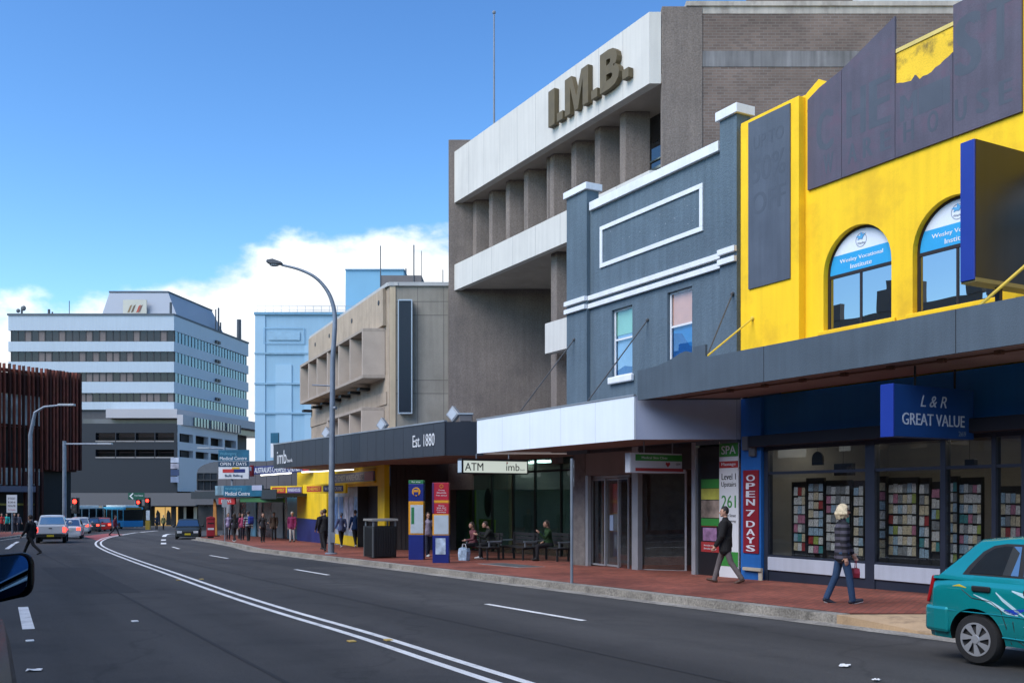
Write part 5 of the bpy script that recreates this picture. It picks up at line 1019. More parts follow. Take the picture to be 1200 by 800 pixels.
# upper white storey windows of the right face
mb = MB(); mb.prism([(FX(208) - .4, Yd + 1), (FX(208) + .5, Yd + 1), (xe_ + .6, Ye), (xe_ - 6, Ye), (FX(208) - 1, Yd + 6)], FZ(497), FZ(485)); up = CP.part('upper_storey', mb, tw_pink)
for i in range(3):
    t0, t1 = .16 + i * .28, .16 + i * .28 + .25; mb = MB(); px_ = lambda t, o: (FX(208) + .5 + (xe_ + .1 - FX(208)) * t + o, Yd + 1 + (Ye - Yd - 1) * t)
    mb.prism([px_(t0, .02), px_(t1, .02), px_(t1, .12), px_(t0, .12)], FZ(496.5), FZ(486)); g_ = CP.part('window', mb, ribbon2, up)
    mb = MB()
    for j in range(6): tt = t0 + (t1 - t0) * j / 5; mb.prism([px_(tt - .003, .13), px_(tt + .003, .13), px_(tt + .003, .2), px_(tt - .003, .2)], FZ(496.5), FZ(486))
    CP.part('mullion', mb, mull, g_)
mb = MB(); mb.box(FX(55), FX(231), Yd - .8, Yd + 3, FZ(592.5), FZ(577.2)); mb.box(FX(150), FX(231), Yd - .82, Yd - .802, FZ(592), FZ(579)) ; CP.part('beam', mb, beam)
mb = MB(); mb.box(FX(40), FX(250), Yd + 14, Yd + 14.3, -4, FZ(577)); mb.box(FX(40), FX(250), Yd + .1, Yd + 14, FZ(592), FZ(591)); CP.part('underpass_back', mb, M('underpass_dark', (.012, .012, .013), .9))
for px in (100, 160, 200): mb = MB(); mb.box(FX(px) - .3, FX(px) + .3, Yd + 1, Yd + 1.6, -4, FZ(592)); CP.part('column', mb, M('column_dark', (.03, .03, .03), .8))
warm = Memit('lit_shop_window', (.9, .55, .18), .38)
for a, b, m in ((176, 187.5, warm), (188.5, 203, warm), (210, 213, M('pillar_cream', (.45, .42, .34), .7)), (222, 226, MATS['pillar_cream']), (228, 233, M('shopbit_green', (.10, .12, .06), .6))):
    mb = MB(); mb.box(FX(a), FX(b), Yd + 2, Yd + 2.1, -2.55, FZ(594)); lw_ = CP.part('shop_window', mb, m)
    if m is warm:
        mb = MB(); mb.extr([(FX(a) + .1, -2.5), (FX(a) + .9, -2.5), (FX(a) + .8, -.6), (FX(a) + .4, -.1), (FX(a) + .2, -.7)], Yd + 1.9, Yd + 1.99); CP.part('display', mb, black, lw_)
for k, (py0, py1) in enumerate(((536, 542), (543, 549), (550, 557), (558, 565))):
    mb = MB(); mb.box(FX(201.5), FX(211), Yd - .6, Yd - .3, FZ(py1), FZ(py0)); CP.part('sign_board', mb, [M('sb_white', (.45, .47, .55), .5, .4, .8), M('sb_lilac', (.42, .40, .47), .5, .5, .8), M('sb_navy', (.03, .05, .12), .5), M('sb_slate', (.18, .22, .32), .5, .5, .8)][k])
# barrel vaulted mall entry
Ym_ = 112; mb = MB(); xa, xb = xw(231, Ym_), xw(262, Ym_); r_ = (xb - xa); z0_ = zw(553, Ym_); zt2 = zw(540, Ym_)
MV = Thing('mall_entrance', 'glazed mall entrance block with grey barrel vault roof at the corner', 'building', (xa, Ym_, zg(Ym_)), 0, (xa, Ym_, zg(Ym_)))
arcp = [(xa + r_ * (1 - math.cos(t * math.pi / 2 / 8)), z0_ + (zt2 - z0_) * math.sin(t * math.pi / 2 / 8)) for t in range(9)]
mb.extr([(xa, z0_ - .1)] + arcp + [(xb + 8, zt2), (xb + 8, z0_ - .1)], Ym_, Ym_ + 14); MV.part('vault_roof', mb, M('vault_grey', (.10, .105, .115), .5))
mb = MB(); mb.box(xa, xb + 8, Ym_ + .1, Ym_ + 12, zw(574, Ym_), z0_ - .101); gz = MV.part('glazing', mb, M('vault_glass', (.018, .022, .028), .15, .4, .4))
for i in range(5): mb = MB(); x = xa + r_ * i / 4; mb.box(x - .05, x + .05, Ym_ + .02, Ym_ + .098, zw(574, Ym_), z0_ - .101); MV.part('mullion', mb, mull, gz)
mb = MB(); mb.box(xa, xb + 8, Ym_ - .2, Ym_ + .09, zw(563, Ym_), zw(561.5, Ym_)); MV.part('transom', mb, mull)
mb = MB(); mb.box(xa - .2, xb + 8, Ym_ - .3, Ym_ + 12, zw(591, Ym_), zw(574.2, Ym_)); MV.part('lower_band', mb, beam)
mb = MB(); mb.box(xa, xb + 8, Ym_ + .4, Ym_ + 1, -3, zw(591.2, Ym_)); MV.part('shopfront', mb, M('mall_shopfront', (.035, .035, .035), .3, .6, .8))
# ---------------------------------------------------------------- rust slatted building on the left
rust = M('corten_steel', (.14, .034, .022), .85, .35, 1.2, .3, 25, fine=.2, stain=(.12, .045, .02), stain_amt=.6, stain_scale=1.)
rust_d = M('corten_dark', (.045, .012, .009), .9, .3, 1.)
Lx0, Ly0, Lx1, Ly1 = xw(-60, 100), 100., xw(97, 115), 115.
RB = Thing('slatted_building', 'rust red steel slatted building with glass behind at the left corner', 'building', (Lx1, Ly1, zg(Ly1)), 0, (Lx1, Ly1, zg(Ly1)))
la = math.atan2(Ly1 - Ly0, Lx1 - Lx0); ll = math.hypot(Lx1 - Lx0, Ly1 - Ly0)
def rl(u, o): return (Lx0 + (Lx1 - Lx0) * u - math.sin(la) * -o * -1 * -1, Ly0 + (Ly1 - Ly0) * u + math.cos(la) * o)
def rloc(mb): mb.v = [(Lx0 + x * math.cos(la) - y * math.sin(la), Ly0 + x * math.sin(la) + y * math.cos(la), z) for x, y, z in mb.v]; return mb
zT = zw(437.5, Ly1)
ug = lambda px: ((px - HX) / F * Ly0 - Lx0) / ((Lx1 - Lx0) - (px - HX) / F * (Ly1 - Ly0)) * ll   # frame x at a pixel column
random.seed(9); mb = MB(); mb.box(0, ll - .3, 1.6, 10, -2.4, zT - 1.5); RB.part('core_wall', rloc(mb), M('core_dark', (.022, .02, .02), .8))
mb = MB(); mb.box(ug(-50), ug(52), .75, 1.58, zw(500, 108), zw(461, 108)); RB.part('upper_glazing', rloc(mb), M('upper_glass', (.42, .46, .48), .2, .6, .6))
mb = MB(); mb.box(ug(-50), ug(52), .75, 1.58, zw(568, 108), zw(548, 108)); RB.part('lower_glazing', rloc(mb), M('lower_glass', (.46, .50, .52), .2, .5, .6))
mb = MB(); mb.box(ug(52.5), ug(97) - .1, .9, 1.58, zw(552, 112), zw(446, 112)); RB.part('slat_backing', rloc(mb), rust_d)
x = 0.; k = 0
while x < ll - .2 and k < 96:
    px_here = HX + F * (Lx0 + x * math.cos(la)) / (Ly0 + x * math.sin(la)); right = px_here > 52
    w = .19 if right else .09; z0_ = zw(552 if right else 571 + random.uniform(-3, 2), Ly0 + x * math.sin(la)) + random.uniform(0, .25); mb = MB()
    mb.box(x, x + w, 0, .4, z0_, zT - random.uniform(0, .06)); RB.part('slat', rloc(mb), rust if k % 3 else rust_d); x += (.46 if right else .58) * random.uniform(.85, 1.15); k += 1
for z0_, z1_, m in ((zT - .9, zT - .5, rust), (zw(459, 112), zw(457, 112), rust_d), (zw(503, 112), zw(500.5, 112), rust_d), (zw(547, 112), zw(545, 112), rust_d)):
    mb = MB(); mb.box(0, ll, .41, .6, z0_, z1_); RB.part('rail_band', rloc(mb), m)
mb = MB(); mb.box(0, ll - .1, .45, .6, zT - 3.2, zT - .95); RB.part('upper_screen', rloc(mb), rust_d)
mb = MB(); mb.box(ug(-50), ug(33), -1.2, 1.2, zw(576, 105), zw(569, 105)); RB.part('street_awning', rloc(mb), M('awning_purple', (.09, .085, .12), .6))
mb = MB(); mb.box(ug(-50), ug(48), .6, .7, zw(592, 105), zw(589.6, 105)); RB.part('barrier', rloc(mb), M('barrier_yellow', (.28, .22, .04), .7, .6, 2.))
for px in (30, 37, 43, 49): mb = MB(); x = ug(px); mb.box(x, x + .25, .0, .35, -2.6, zw(552, 108)); RB.part('post', rloc(mb), rust_d)
# opposite side of the street (outside the frame): it shades the road and shows in the window panes
opp = [(-9, 10, 9.8, (.30, .27, .24)), (10.2, 21, 10.8, (.22, .2, .19)), (21.2, 29, 11.2, (.2, .17, .14)), (29.2, 47, 10.4, (.16, .14, .13)), (-26, -9.2, 9.6, (.27, .25, .23)), (47.2, 76, 10.2, (.2, .19, .18))]
for i, (Y0, Y1, h, c) in enumerate(opp):
    ob = Thing('shop_building', f'plain {["low cream", "tall brown", "low sandy", "grey brown", "tall grey", "wide slate"][i]} parapeted shop building on the opposite side of the street', 'building', (-8.2 - K * Y0, Y0, zg(Y0)), ANG + math.pi, (0, 0, 0))
    l = (Y1 - Y0) * LEN; mb = MB(); hh = [(l * (j + .25) / 4, l * (j + .7) / 4, 4.4, 6.0) for j in range(4)]; panel_holes(mb, 0, l, -.5, h, hh, 0, .2); mb.box(0, l, .25, 9, -.5, h - .6); mb.box(0, l, .002, .25, h - .02, h - .001); ob.part('wall', mb, M(f'opp_{i}', c, .85))
    mb = MB(); mb.box(l * .35, l * .65, -.08, .3, h, h + 1.1); mb.box(l * .41, l * .59, -.1, .32, h + 1.1, h + 1.5); mb.box(0, .8, -.08, .3, h, h + .9); mb.box(l - .8, l, -.08, .3, h, h + .9); ob.part('parapet', mb, MATS[f'opp_{i}'])
    mb = MB(); mb.box(0, l, -2.2, -.003, 3.2, 3.8); ob.part('awning', mb, slate_paint)
    for a, b, c_, d in hh: mb = MB(); mb.box(a + .002, b - .002, .1, .15, c_ + .002, d - .002); ob.part('window', mb, glass_sky)
# ================================================================ street furniture
pole_m = M('lamp_post_steel', (.20, .23, .27), .5, .18, 2.5, .15, 50, metal=.3, streak=.15)
# tall curved street lamp
Yl_ = 38.; Xl = xw(388, Yl_); t = Thing('street_lamp', 'tall grey street lamp with long curved arm standing on the red pavement', 'street lamp', (Xl, Yl_, pave(Yl_)), 0, (Xl, Yl_, 0))
z0_ = pave(Yl_); t.off = (Xl, Yl_, z0_)
pth = [(388, None), (390, 420), (392.5, 375), (389, 353), (381, 337), (368, 324), (350, 315.5), (330, 310.5)]
pts = [(Xl, Yl_, z0_ - .05)] + [(xw(px, Yl_), Yl_, zw(py, Yl_)) for px, py in pth[1:]]
sm = [(*q,) for q in pts[:2]]; sm += [tuple(Vector(pts[1]).lerp(Vector(pts[2]), .5))]
P3 = pts[1:]; sp = []
for i in range(len(P3) - 1):
    p0, p1, p2, p3 = [Vector(P3[max(0, min(len(P3) - 1, i + j))]) for j in (-1, 0, 1, 2)]
    for k in range(6): u = k / 6; sp.append(.5 * ((2 * p1) + (p2 - p0) * u + (2 * p0 - 5 * p1 + 4 * p2 - p3) * u * u + (3 * p1 - p0 - 3 * p2 + p3) * u ** 3))
sp.append(Vector(P3[-1])); pl = [Vector(pts[0]), Vector(pts[0]).lerp(sp[0], .25)] + sp; n = len(pl)
rad = [.125, .122] + [.095 - .05 * (i / (n - 3)) for i in range(n - 2)]
mb = MB(); mb.tube(pl, rad, 14); t.part('pole', mb, pole_m, smooth=True)
mb = MB(); mb.lathe([(.0, 0), (.24, 0), (.24, .03), (.19, .06), (.17, .06)], 16, 'z', (Xl, Yl_, z0_)); t.part('base_plate', mb, pole_m)
e = sp[-1]; hx0, hx1 = xw(312.5, Yl_), xw(331, Yl_); zc = zw(308.5, Yl_)
mb = MB(); mb.extr([(hx1, zc - .06), (hx1, zc + .03), (hx0 + .25, zc + .16), (hx0 + .02, zc + .12), (hx0, zc + .02), (hx0 + .15, zc - .04)], Yl_ - .15, Yl_ + .15); h = t.part('lamp_head', mb, M('lamp_head_grey', (.085, .09, .10), .5), bevel=.03)
mb = MB(); mb.ball((hx0 + .3, Yl_, zc - .06), (.2, .12, .07), 12, 6); t.part('lens', mb, M('lamp_lens', (.35, .38, .4), .15), h)
mb = MB(); zb_ = zw(452, Yl_); mb.tube([(xw(366, Yl_), Yl_ - .02, zb_ + .03), (xw(389, Yl_), Yl_, zb_)], .03, 6); mb.tube([(xw(389, Yl_), Yl_, zw(478, Yl_)), (xw(391, Yl_) + .12, Yl_ - .12, zw(478, Yl_))], .06, 8); t.part('side_bracket', mb, pole_m)
mb = MB(); mb.box(Xl - .02, Xl + .18, Yl_ - .19, Yl_ - .15, z0_ + .45, z0_ + .85); t.part('access_hatch', mb, pole_m)
# litter bin enclosure
Yb = 34.6; Xb = xw(446, Yb); zb0 = pave(Yb); t = Thing('litter_bin', 'black slatted litter bin enclosure with flat metal roof on the red pavement', 'litter bin', (Xb, Yb, zb0), ANG)
bin_m = M('bin_black', (.016, .017, .018), .55); w_, d_ = .40, .44
mb = MB(); mb.box(-w_, w_, -d_, d_, .04, 1.12); body = t.part('bin_body', mb, bin_m, bevel=.015)
for i in range(9):
    x = -w_ + .04 + i * .09
    for q_ in ((x, x + .05, -d_ - .02, -d_ - .001, .1, 1.06), (w_ + .001, w_ + .02, -d_ + .06 + i * .09, -d_ + .10 + i * .09, .1, 1.06)): mb = MB(); mb.box(*q_); t.part('slat', mb, bin_m, body)
mb = MB()
for x in (-w_ + .03, w_ - .03):
    for y in (-d_ + .03, d_ - .03): mb.box(x - .025, x + .025, y - .025, y + .025, 1.12, 1.30)
t.part('roof_post', mb, steel)
mb = MB(); mb.extr([(-w_ - .05, 1.30), (w_ + .05, 1.30), (w_ + .03, 1.38), (-w_ - .03, 1.38)], -d_ - .05, d_ + .05); t.part('bin_roof', mb, M('bin_roof', (.26, .25, .23), .5, metal=.3), bevel=.01)
mb = MB(); mb.box(-w_ - .045, -w_ - .001, -d_ - .03, -d_ + .03, .04, 1.12); mb.box(w_ + .001, w_ + .045, -d_ - .03, -d_ + .03, .04, 1.12); t.part('corner_post', mb, M('bin_corner', (.10, .11, .11), .5))
# bus stop pylons
navy = M('pylon_navy', (.010, .022, .16), .4, .08); purple = M('pylon_purple', (.06, .015, .09), .5); amber = M('pylon_amber', (.58, .26, .012), .5); pan = M('timetable_white', (.40, .47, .52), .35, .1, 4); grn = M('pylon_green', (.02, .15, .055), .5); redp = M('pylon_red', (.36, .012, .03), .45)
def pylon(px, Y, h, label, blocks, ang):
    X = xw(px, Y); z = pave(Y); t = Thing('bus_stop_pylon', label, 'bus stop pylon', (X, Y, z), ang)
    w, d = .26, .17; foot = [(-w, -d), (w, -d), (w, d * .3), (w * .5, d), (-w * .5, d), (-w, d * .3)]
    for z0_, z1_, m, nm in blocks:
        mb = MB(); mb.prism(foot, z0_ * h + (.002 if z0_ else 0), z1_ * h); t.part(nm, mb, m, bevel=.012)
    return t, w, d
t, w, d = pylon(489, 33.2, 2.68, 'blue bus stop pylon with green cap and yellow bus roundel', [(0, .315, navy, 'base_panel'), (.315, .735, amber, 'timetable_case'), (.735, .955, navy, 'top_panel'), (.955, 1., grn, 'cap')], ANG + .9)
h = 2.68; mb = MB(); mb.lathe([(0, -.012), (.145, -.012), (.15, 0)], 20, 'y', (.01, -d - .001, .855 * h)); ro = t.part('roundel', mb, amber)
mb = MB(); mb.extr([(-.075, .815 * h), (-.06, .802 * h), (-.03, .802 * h), (-.03, .815 * h), (.04, .815 * h), (.04, .802 * h), (.07, .802 * h), (.085, .815 * h), (.085, .88 * h), (.05, .893 * h), (-.05, .893 * h), (-.075, .88 * h)], -d - .018, -d - .0135); t.part('bus_symbol', mb, navy, ro)
mb = MB(); mb.box(-.065, .075, -d - .022, -d - .0185, .852 * h, .878 * h); t.part('bus_window', mb, amber, ro)
mb = MB(); mb.box(-.19, .25, -d - .008, -d - .0005, .335 * h, .69 * h); tc_ = t.part('timetable', mb, pan); mb = MB(); mb.box(-.16, -.06, -d - .0125, -d - .0085, .45 * h, .66 * h); t.part('timetable_column', mb, grn, tc_)
t.part('lettering', text_mb('Bus stop', .3, .05, .004, 0, .003, cx=0, cz=.977 * h, y=-d - .001), white_paint)
t, w, d = pylon(517.5, 30.9, 2.52, 'red and navy bus stop pylon with white notice panels', [(0, .345, navy, 'base_panel'), (.345, .61, amber, 'timetable_case'), (.61, .745, redp, 'lower_red_panel'), (.745, .78, amber, 'amber_band'), (.78, 1., redp, 'top_panel')], ANG + .95)
h = 2.52; mb = MB(); mb.box(-.21, .25, -d - .008, -d - .0005, .36 * h, .595 * h); t.part('timetable', mb, pan); mb = MB(); mb.box(-.16, .16, -d - .008, -d - .0005, .11 * h, .31 * h); t.part('notice', mb, M('notice_pale', (.36, .45, .55), .5, .5, 5))
mb = MB(); mb.box(-w - .012, -w - .001, -d, d * .3, .62 * h, h - .01); mb.box(-w - .001, -w + .05, -d - .006, -d - .0005, .62 * h, h - .01); t.part('purple_edge', mb, purple)
for s_, z, w_ in (('Gong', .905, .2), ('Shuttle', .875, .3), ('Free service', .842, .34), ('Route', .715, .18), ('55A 55C', .685, .3), ('Every 10', .66, .3), ('minutes', .635, .28)): t.part('lettering', text_mb(s_, w_, .045, .004, 0, .003, cx=.03, cz=z * h, y=-d - .001), sign_white)
mb = MB(); mb.lathe([(.045, -.008), (.06, -.008), (.06, 0), (.045, 0)], 14, 'y', (.03, -d - .001, .955 * h)); t.part('emblem_ring', mb, amber)
# parking sign pole seen edge-on
Y_ = 21.6; X_ = xw(670, Y_); t = Thing('parking_sign_pole', 'thin grey sign pole with its plate seen edge-on at the kerb', 'sign pole', (X_, Y_, pave(Y_)), R(85.5)); hz = zw(537, Y_) - pave(Y_)
mb = MB(); mb.tube([(0, 0, -.02), (0, 0, hz)], .033, 12); t.part('pole', mb, pole_m, smooth=True); mb = MB(); mb.tube([(0, 0, hz), (0, 0, hz + .015)], .036, 10); t.part('cap', mb, black)
mb = MB(); mb.box(-.22, .22, -.052, -.048, hz - .62, hz - .04); t.part('sign_plate', mb, M('sign_back', (.32, .34, .36), .45, metal=.4))
mb = MB(); mb.box(-.06, .06, -.047, -.034, hz - .2, hz - .14); mb.box(-.06, .06, -.047, -.034, hz - .5, hz - .44); t.part('clamp', mb, steel)
# second thin pole farther along and the red postal box
Y_ = 58; X_ = xw(263.5, Y_); t = Thing('sign_pole', 'thin pale sign pole on the pavement near the medical centre sign', 'sign pole', (X_, Y_, pave(Y_))); mb = MB(); mb.tube([(0, 0, 0), (0, 0, 2.5)], .04, 8); t.part('pole', mb, pole_m); mb = MB(); mb.box(-.16, .16, -.05, -.03, 2.0, 2.45); t.part('sign_plate', mb, M('sign_back', (.3, .3, .3)))
Y_ = 66; X_ = xw(247, Y_); t = Thing('post_box', 'red upright street posting box near the pavement corner', 'post box', (X_, Y_, pave(Y_)), .3); pr = M('post_red', (.30, .02, .03), .4)
mb = MB(); mb.box(-.27, .27, -.25, .25, .12, 1.25); t.part('box_body', mb, pr, bevel=.03); mb = MB(); mb.extr([(-.3, 1.25), (.3, 1.25), (.27, 1.38), (0, 1.46), (-.27, 1.38)], -.27, .27); t.part('hood', mb, pr, bevel=.02); mb = MB(); mb.box(-.2, .2, -.262, -.251, .95, 1.03); t.part('slot', mb, black); mb = MB(); mb.box(-.2, .2, -.2, .2, 0, .12); t.part('pedestal', mb, black); mb = MB(); mb.box(-.2, .2, -.258, -.251, .55, .68); t.part('label_plate', mb, sign_white)
Y_ = 71; X_ = xw(251.5, Y_); t = Thing('banner_pole', 'slim orange banner post at the pavement corner', 'post', (X_, Y_, pave(Y_))); mb = MB(); mb.extr([(-.14, 0), (.2, 0), (.12, 2.4), (-.06, 3.1)], -.05, .05); t.part('blade', mb, M('banner_orange', (.45, .2, .05), .6, .3, 2)); mb = MB(); mb.box(-.3, .3, -.25, .25, 0, .08); t.part('base', mb, black)
# far street lights
def far_lamp(px, Y, ztop, arm_px, arm_py, lab, curved=True):
    X = xw(px, Y); z0_ = zg(Y) + .1; xa = xw(arm_px, Y); za = zw(arm_py, Y); zt_ = zw(ztop, Y); t = Thing('street_lamp', lab, 'street lamp', (X, Y, z0_), 0, (X, Y, z0_))
    if curved: pl = [(X, Y, z0_), (X, Y, zt_ - 1.0), (X + (xa - X) * .15, Y, zt_ + (za - zt_) * .5), (X + (xa - X) * .45, Y, za - .12), (xa, Y, za)]; mb = MB(); mb.tube(pl, [.15, .125, .1, .08, .06], 10); t.part('pole', mb, pole_m)
    else: mb = MB(); mb.tube([(X, Y, z0_), (X, Y, zt_)], [.16, .13], 10); t.part('pole', mb, pole_m); mb = MB(); mb.tube([(X, Y, za), (xa, Y, za)], .07, 8); t.part('arm', mb, pole_m)
    s_ = 1 if xa > X else -1; mb = MB(); mb.box(xa - (.2 if s_ > 0 else .9), xa + (.9 if s_ > 0 else .2), Y - .16, Y + .16, za - .06, za + .08); t.part('lamp_head', mb, M('lamp_head_pale', (.35, .37, .38), .5), bevel=.03)
far_lamp(35.5, 66, 492, 72, 474.5, 'left grey street lamp with curved arm in front of the slatted building')
far_lamp(75.5, 76, 516.5, 118, 520, 'white street light mast with straight arm before the dark car park', False)
far_lamp(263, 92, 524, 243, 525, 'distant street light arm behind the medical centre sign', False)
# traffic signals and direction sign
sig_b = M('signal_black', (.012, .012, .013), .5); red_l = Memit('signal_red', (1., .02, .01), 6.); off_l = M('signal_off', (.03, .03, .028), .3)
def signal(px, py, Y, lab, base=True, arm=None):
    X = xw(px, Y); z = zw(py, Y); z0_ = zg(Y) + .06; t = Thing('traffic_signal', lab, 'traffic light', (X, Y, z0_), 0, (X, Y, z0_), 'traffic signals at the junction')
    mb = MB(); mb.tube([(X, Y, z0_), (X, Y, z + .6)], .07, 8); t.part('pole', mb, pole_m)
    mb = MB(); mb.box(X - .42, X + .42, Y - .13, Y - .09, z - 1.05, z + .55); t.part('backboard', mb, sig_b); mb = MB(); mb.box(X - .2, X + .2, Y - .3, Y - .131, z - .95, z + .45); hs2 = t.part('signal_case', mb, sig_b)
    for k, m in enumerate((red_l, off_l, off_l)): mb = MB(); mb.lathe([(0, -.02), (.21 if k == 0 else .16, -.01), (.21 if k == 0 else .16, 0)], 14, 'y', (X, Y - .301, z + .15 - k * .42)); t.part('signal_lens', mb, m, hs2)
    return t
signal(89, 589, 100, 'red traffic light beside the white street light mast above the queue of cars'); signal(163, 589.5, 134, 'left red traffic light of the far pair under the green direction sign'); signal(173.5, 587.5, 132, 'right red traffic light of the far pair under the green direction sign')
Yg_ = 136; t = Thing('direction_sign', 'green direction sign with white left arrow below the grey beam', 'road sign', (xw(159, Yg_), Yg_, zg(Yg_)), 0, (xw(159, Yg_), Yg_, zg(Yg_))); x0_, x1_ = xw(150.5, Yg_), xw(169.5, Yg_); z0_, z1_ = zw(585, Yg_), zw(577, Yg_)
mb = MB(); mb.box(x0_, x1_, Yg_ - .1, Yg_, z0_, z1_); b_ = t.part('sign_plate', mb, M('sign_dark_green', (.008, .08, .05), .5)); mb = MB(); mb.box(xw(158, Yg_) - .06, xw(158, Yg_) + .06, Yg_ + .01, Yg_ + .12, zg(Yg_), z0_ + .3); t.part('post', mb, pole_m)
xm = x0_ + .45; zm = (z0_ + z1_) / 2; mb = MB(); mb.extr([(xm + .15, zm + .42), (xm - .3, zm), (xm + .15, zm - .42), (xm + .3, zm - .35), (xm - .05, zm), (xm + .3, zm + .35)], Yg_ - .12, Yg_ - .101); t.part('arrow', mb, white_paint, b_)
t.part('lettering', text_mb('Train Station', 1.2, .22, .006, 0, .01, cx=x0_ + 1.45, cz=zm + .1, y=Yg_ - .101), white_paint, b_)
Yp_ = 118; t = Thing('signal_control_post', 'short yellow post with pale notice board under the traffic lights', 'post', (xw(173.5, Yp_), Yp_, zg(Yp_))); mb = MB(); mb.box(-.25, .25, -.2, .2, 0, 1.1); t.part('post', mb, M('post_yellow', (.42, .26, .03), .6)); mb = MB(); mb.box(-.22, .22, -.06, -.02, 1.15, 2.3); t.part('notice_board', mb, sign_white)
Yn = 80; t = Thing('notice_sign', 'white notice board sign on the left pavement by the lamp post', 'sign', (xw(14, Yn), Yn, pave(Yn))); mb = MB(); mb.box(-.42, .42, -.04, 0, 1.75, 3.2); b_ = t.part('sign_plate', mb, sign_white); mb = MB(); mb.tube([(0, .02, 0), (0, .02, 3.1)], .05, 8); t.part('post', mb, pole_m)
for z in (2.9, 2.6, 2.3): t.part('lettering', text_mb('2P TICKET'if z > 2.8 else ('8.30-6' if z > 2.5 else 'MON-FRI'), .6, .16, .01, 0, .004, cx=0, cz=z, y=-.041), dk, b_)
t.part('lettering', text_mb('No Stopping', .6, .13, .004, 0, .004, cx=0, cz=1.98, y=-.041), cw_red, b_)
# street benches in the shade
def bench(px, Y, lab):
    X = xw(px, Y); t = Thing('street_bench', lab, 'bench', (X, Y, pave(Y)), ANG, group='dark street benches outside the bank'); bm_ = M('bench_dark', (.022, .022, .024), .6)
    mb = MB()
    for i in range(4): mb.box(-.85, .85, -.26 + i * .125, -.16 + i * .125, .42, .455)
    t.part('seat', mb, bm_); mb = MB()
    for i in range(3): mb.box(-.85, .85, .26 + i * .02, .29 + i * .02, .55 + i * .13, .65 + i * .13)
    t.part('backrest', mb, bm_)
    for x in (-.7, .7): mb = MB(); mb.box(x - .03, x + .03, -.22, -.17, 0, .42); mb.box(x - .03, x + .03, .2, .26, 0, .42); mb.extr([(x - .03, .38), (x + .03, .38), (x + .03, .418), (x - .03, .418)], -.17, .2); mb.box(x - .025, x + .025, .225, .258, .42, .9); t.part('leg', mb, bm_)
    for x in (-.87, .81): mb = MB(); mb.box(x, x + .06, -.25, .25, .62, .66); mb.box(x + .01, x + .05, -.22, -.18, .455, .62); t.part('armrest', mb, steel)
    return t
bench(566, 33.4, 'left dark street bench outside the bank with two people seated'); bench(607, 33.2, 'empty middle dark street bench outside the bank'); bench(646, 32.4, 'right dark street bench outside the bank where one person sits')
# ================================================================ vehicles (x forward, z up, ground at 0)
tyre_m = M('tyre_rubber', (.016, .016, .017), .85, .2, 12, .3, 90); hub_m = M('hubcap_silver', (.42, .43, .45), .35, .1, 6, metal=.5); well_m = M('wheel_well', (.006, .006, .006), .95)
car_glass = Mglass('car_glass', (.10, .11, .12), .30, body=.55, col=(.010, .012, .014)); lamp_red = M('tail_lamp_red', (.30, .008, .012), .2, .1); brake_on = Memit('brake_lamp_lit', (1., .05, .03), 2.6); lamp_clear = M('lamp_clear', (.55, .56, .57), .15); lamp_amber = M('lamp_amber', (.6, .22, .02), .25); trim_m = M('black_trim', (.014, .014, .015), .55); plate_w = M('plate_white', (.6, .6, .55), .5); plate_y = M('plate_yellow', (.55, .42, .02), .5)
def paintcar(n, c, rough=.32, metal=.15): return M(n, c, rough, .04, .8, 0, 60, metal=metal, fine=.03, coat=1. if n.startswith('teal') else .35 if rough < .5 else .08)
def lerp_tab(tab, x):
    if x <= tab[0][0]: return tab[0][1]
    for (a, p), (b, q) in zip(tab, tab[1:]):
        if x <= b: return p + (q - p) * (x - a) / (b - a)
    return tab[-1][1]
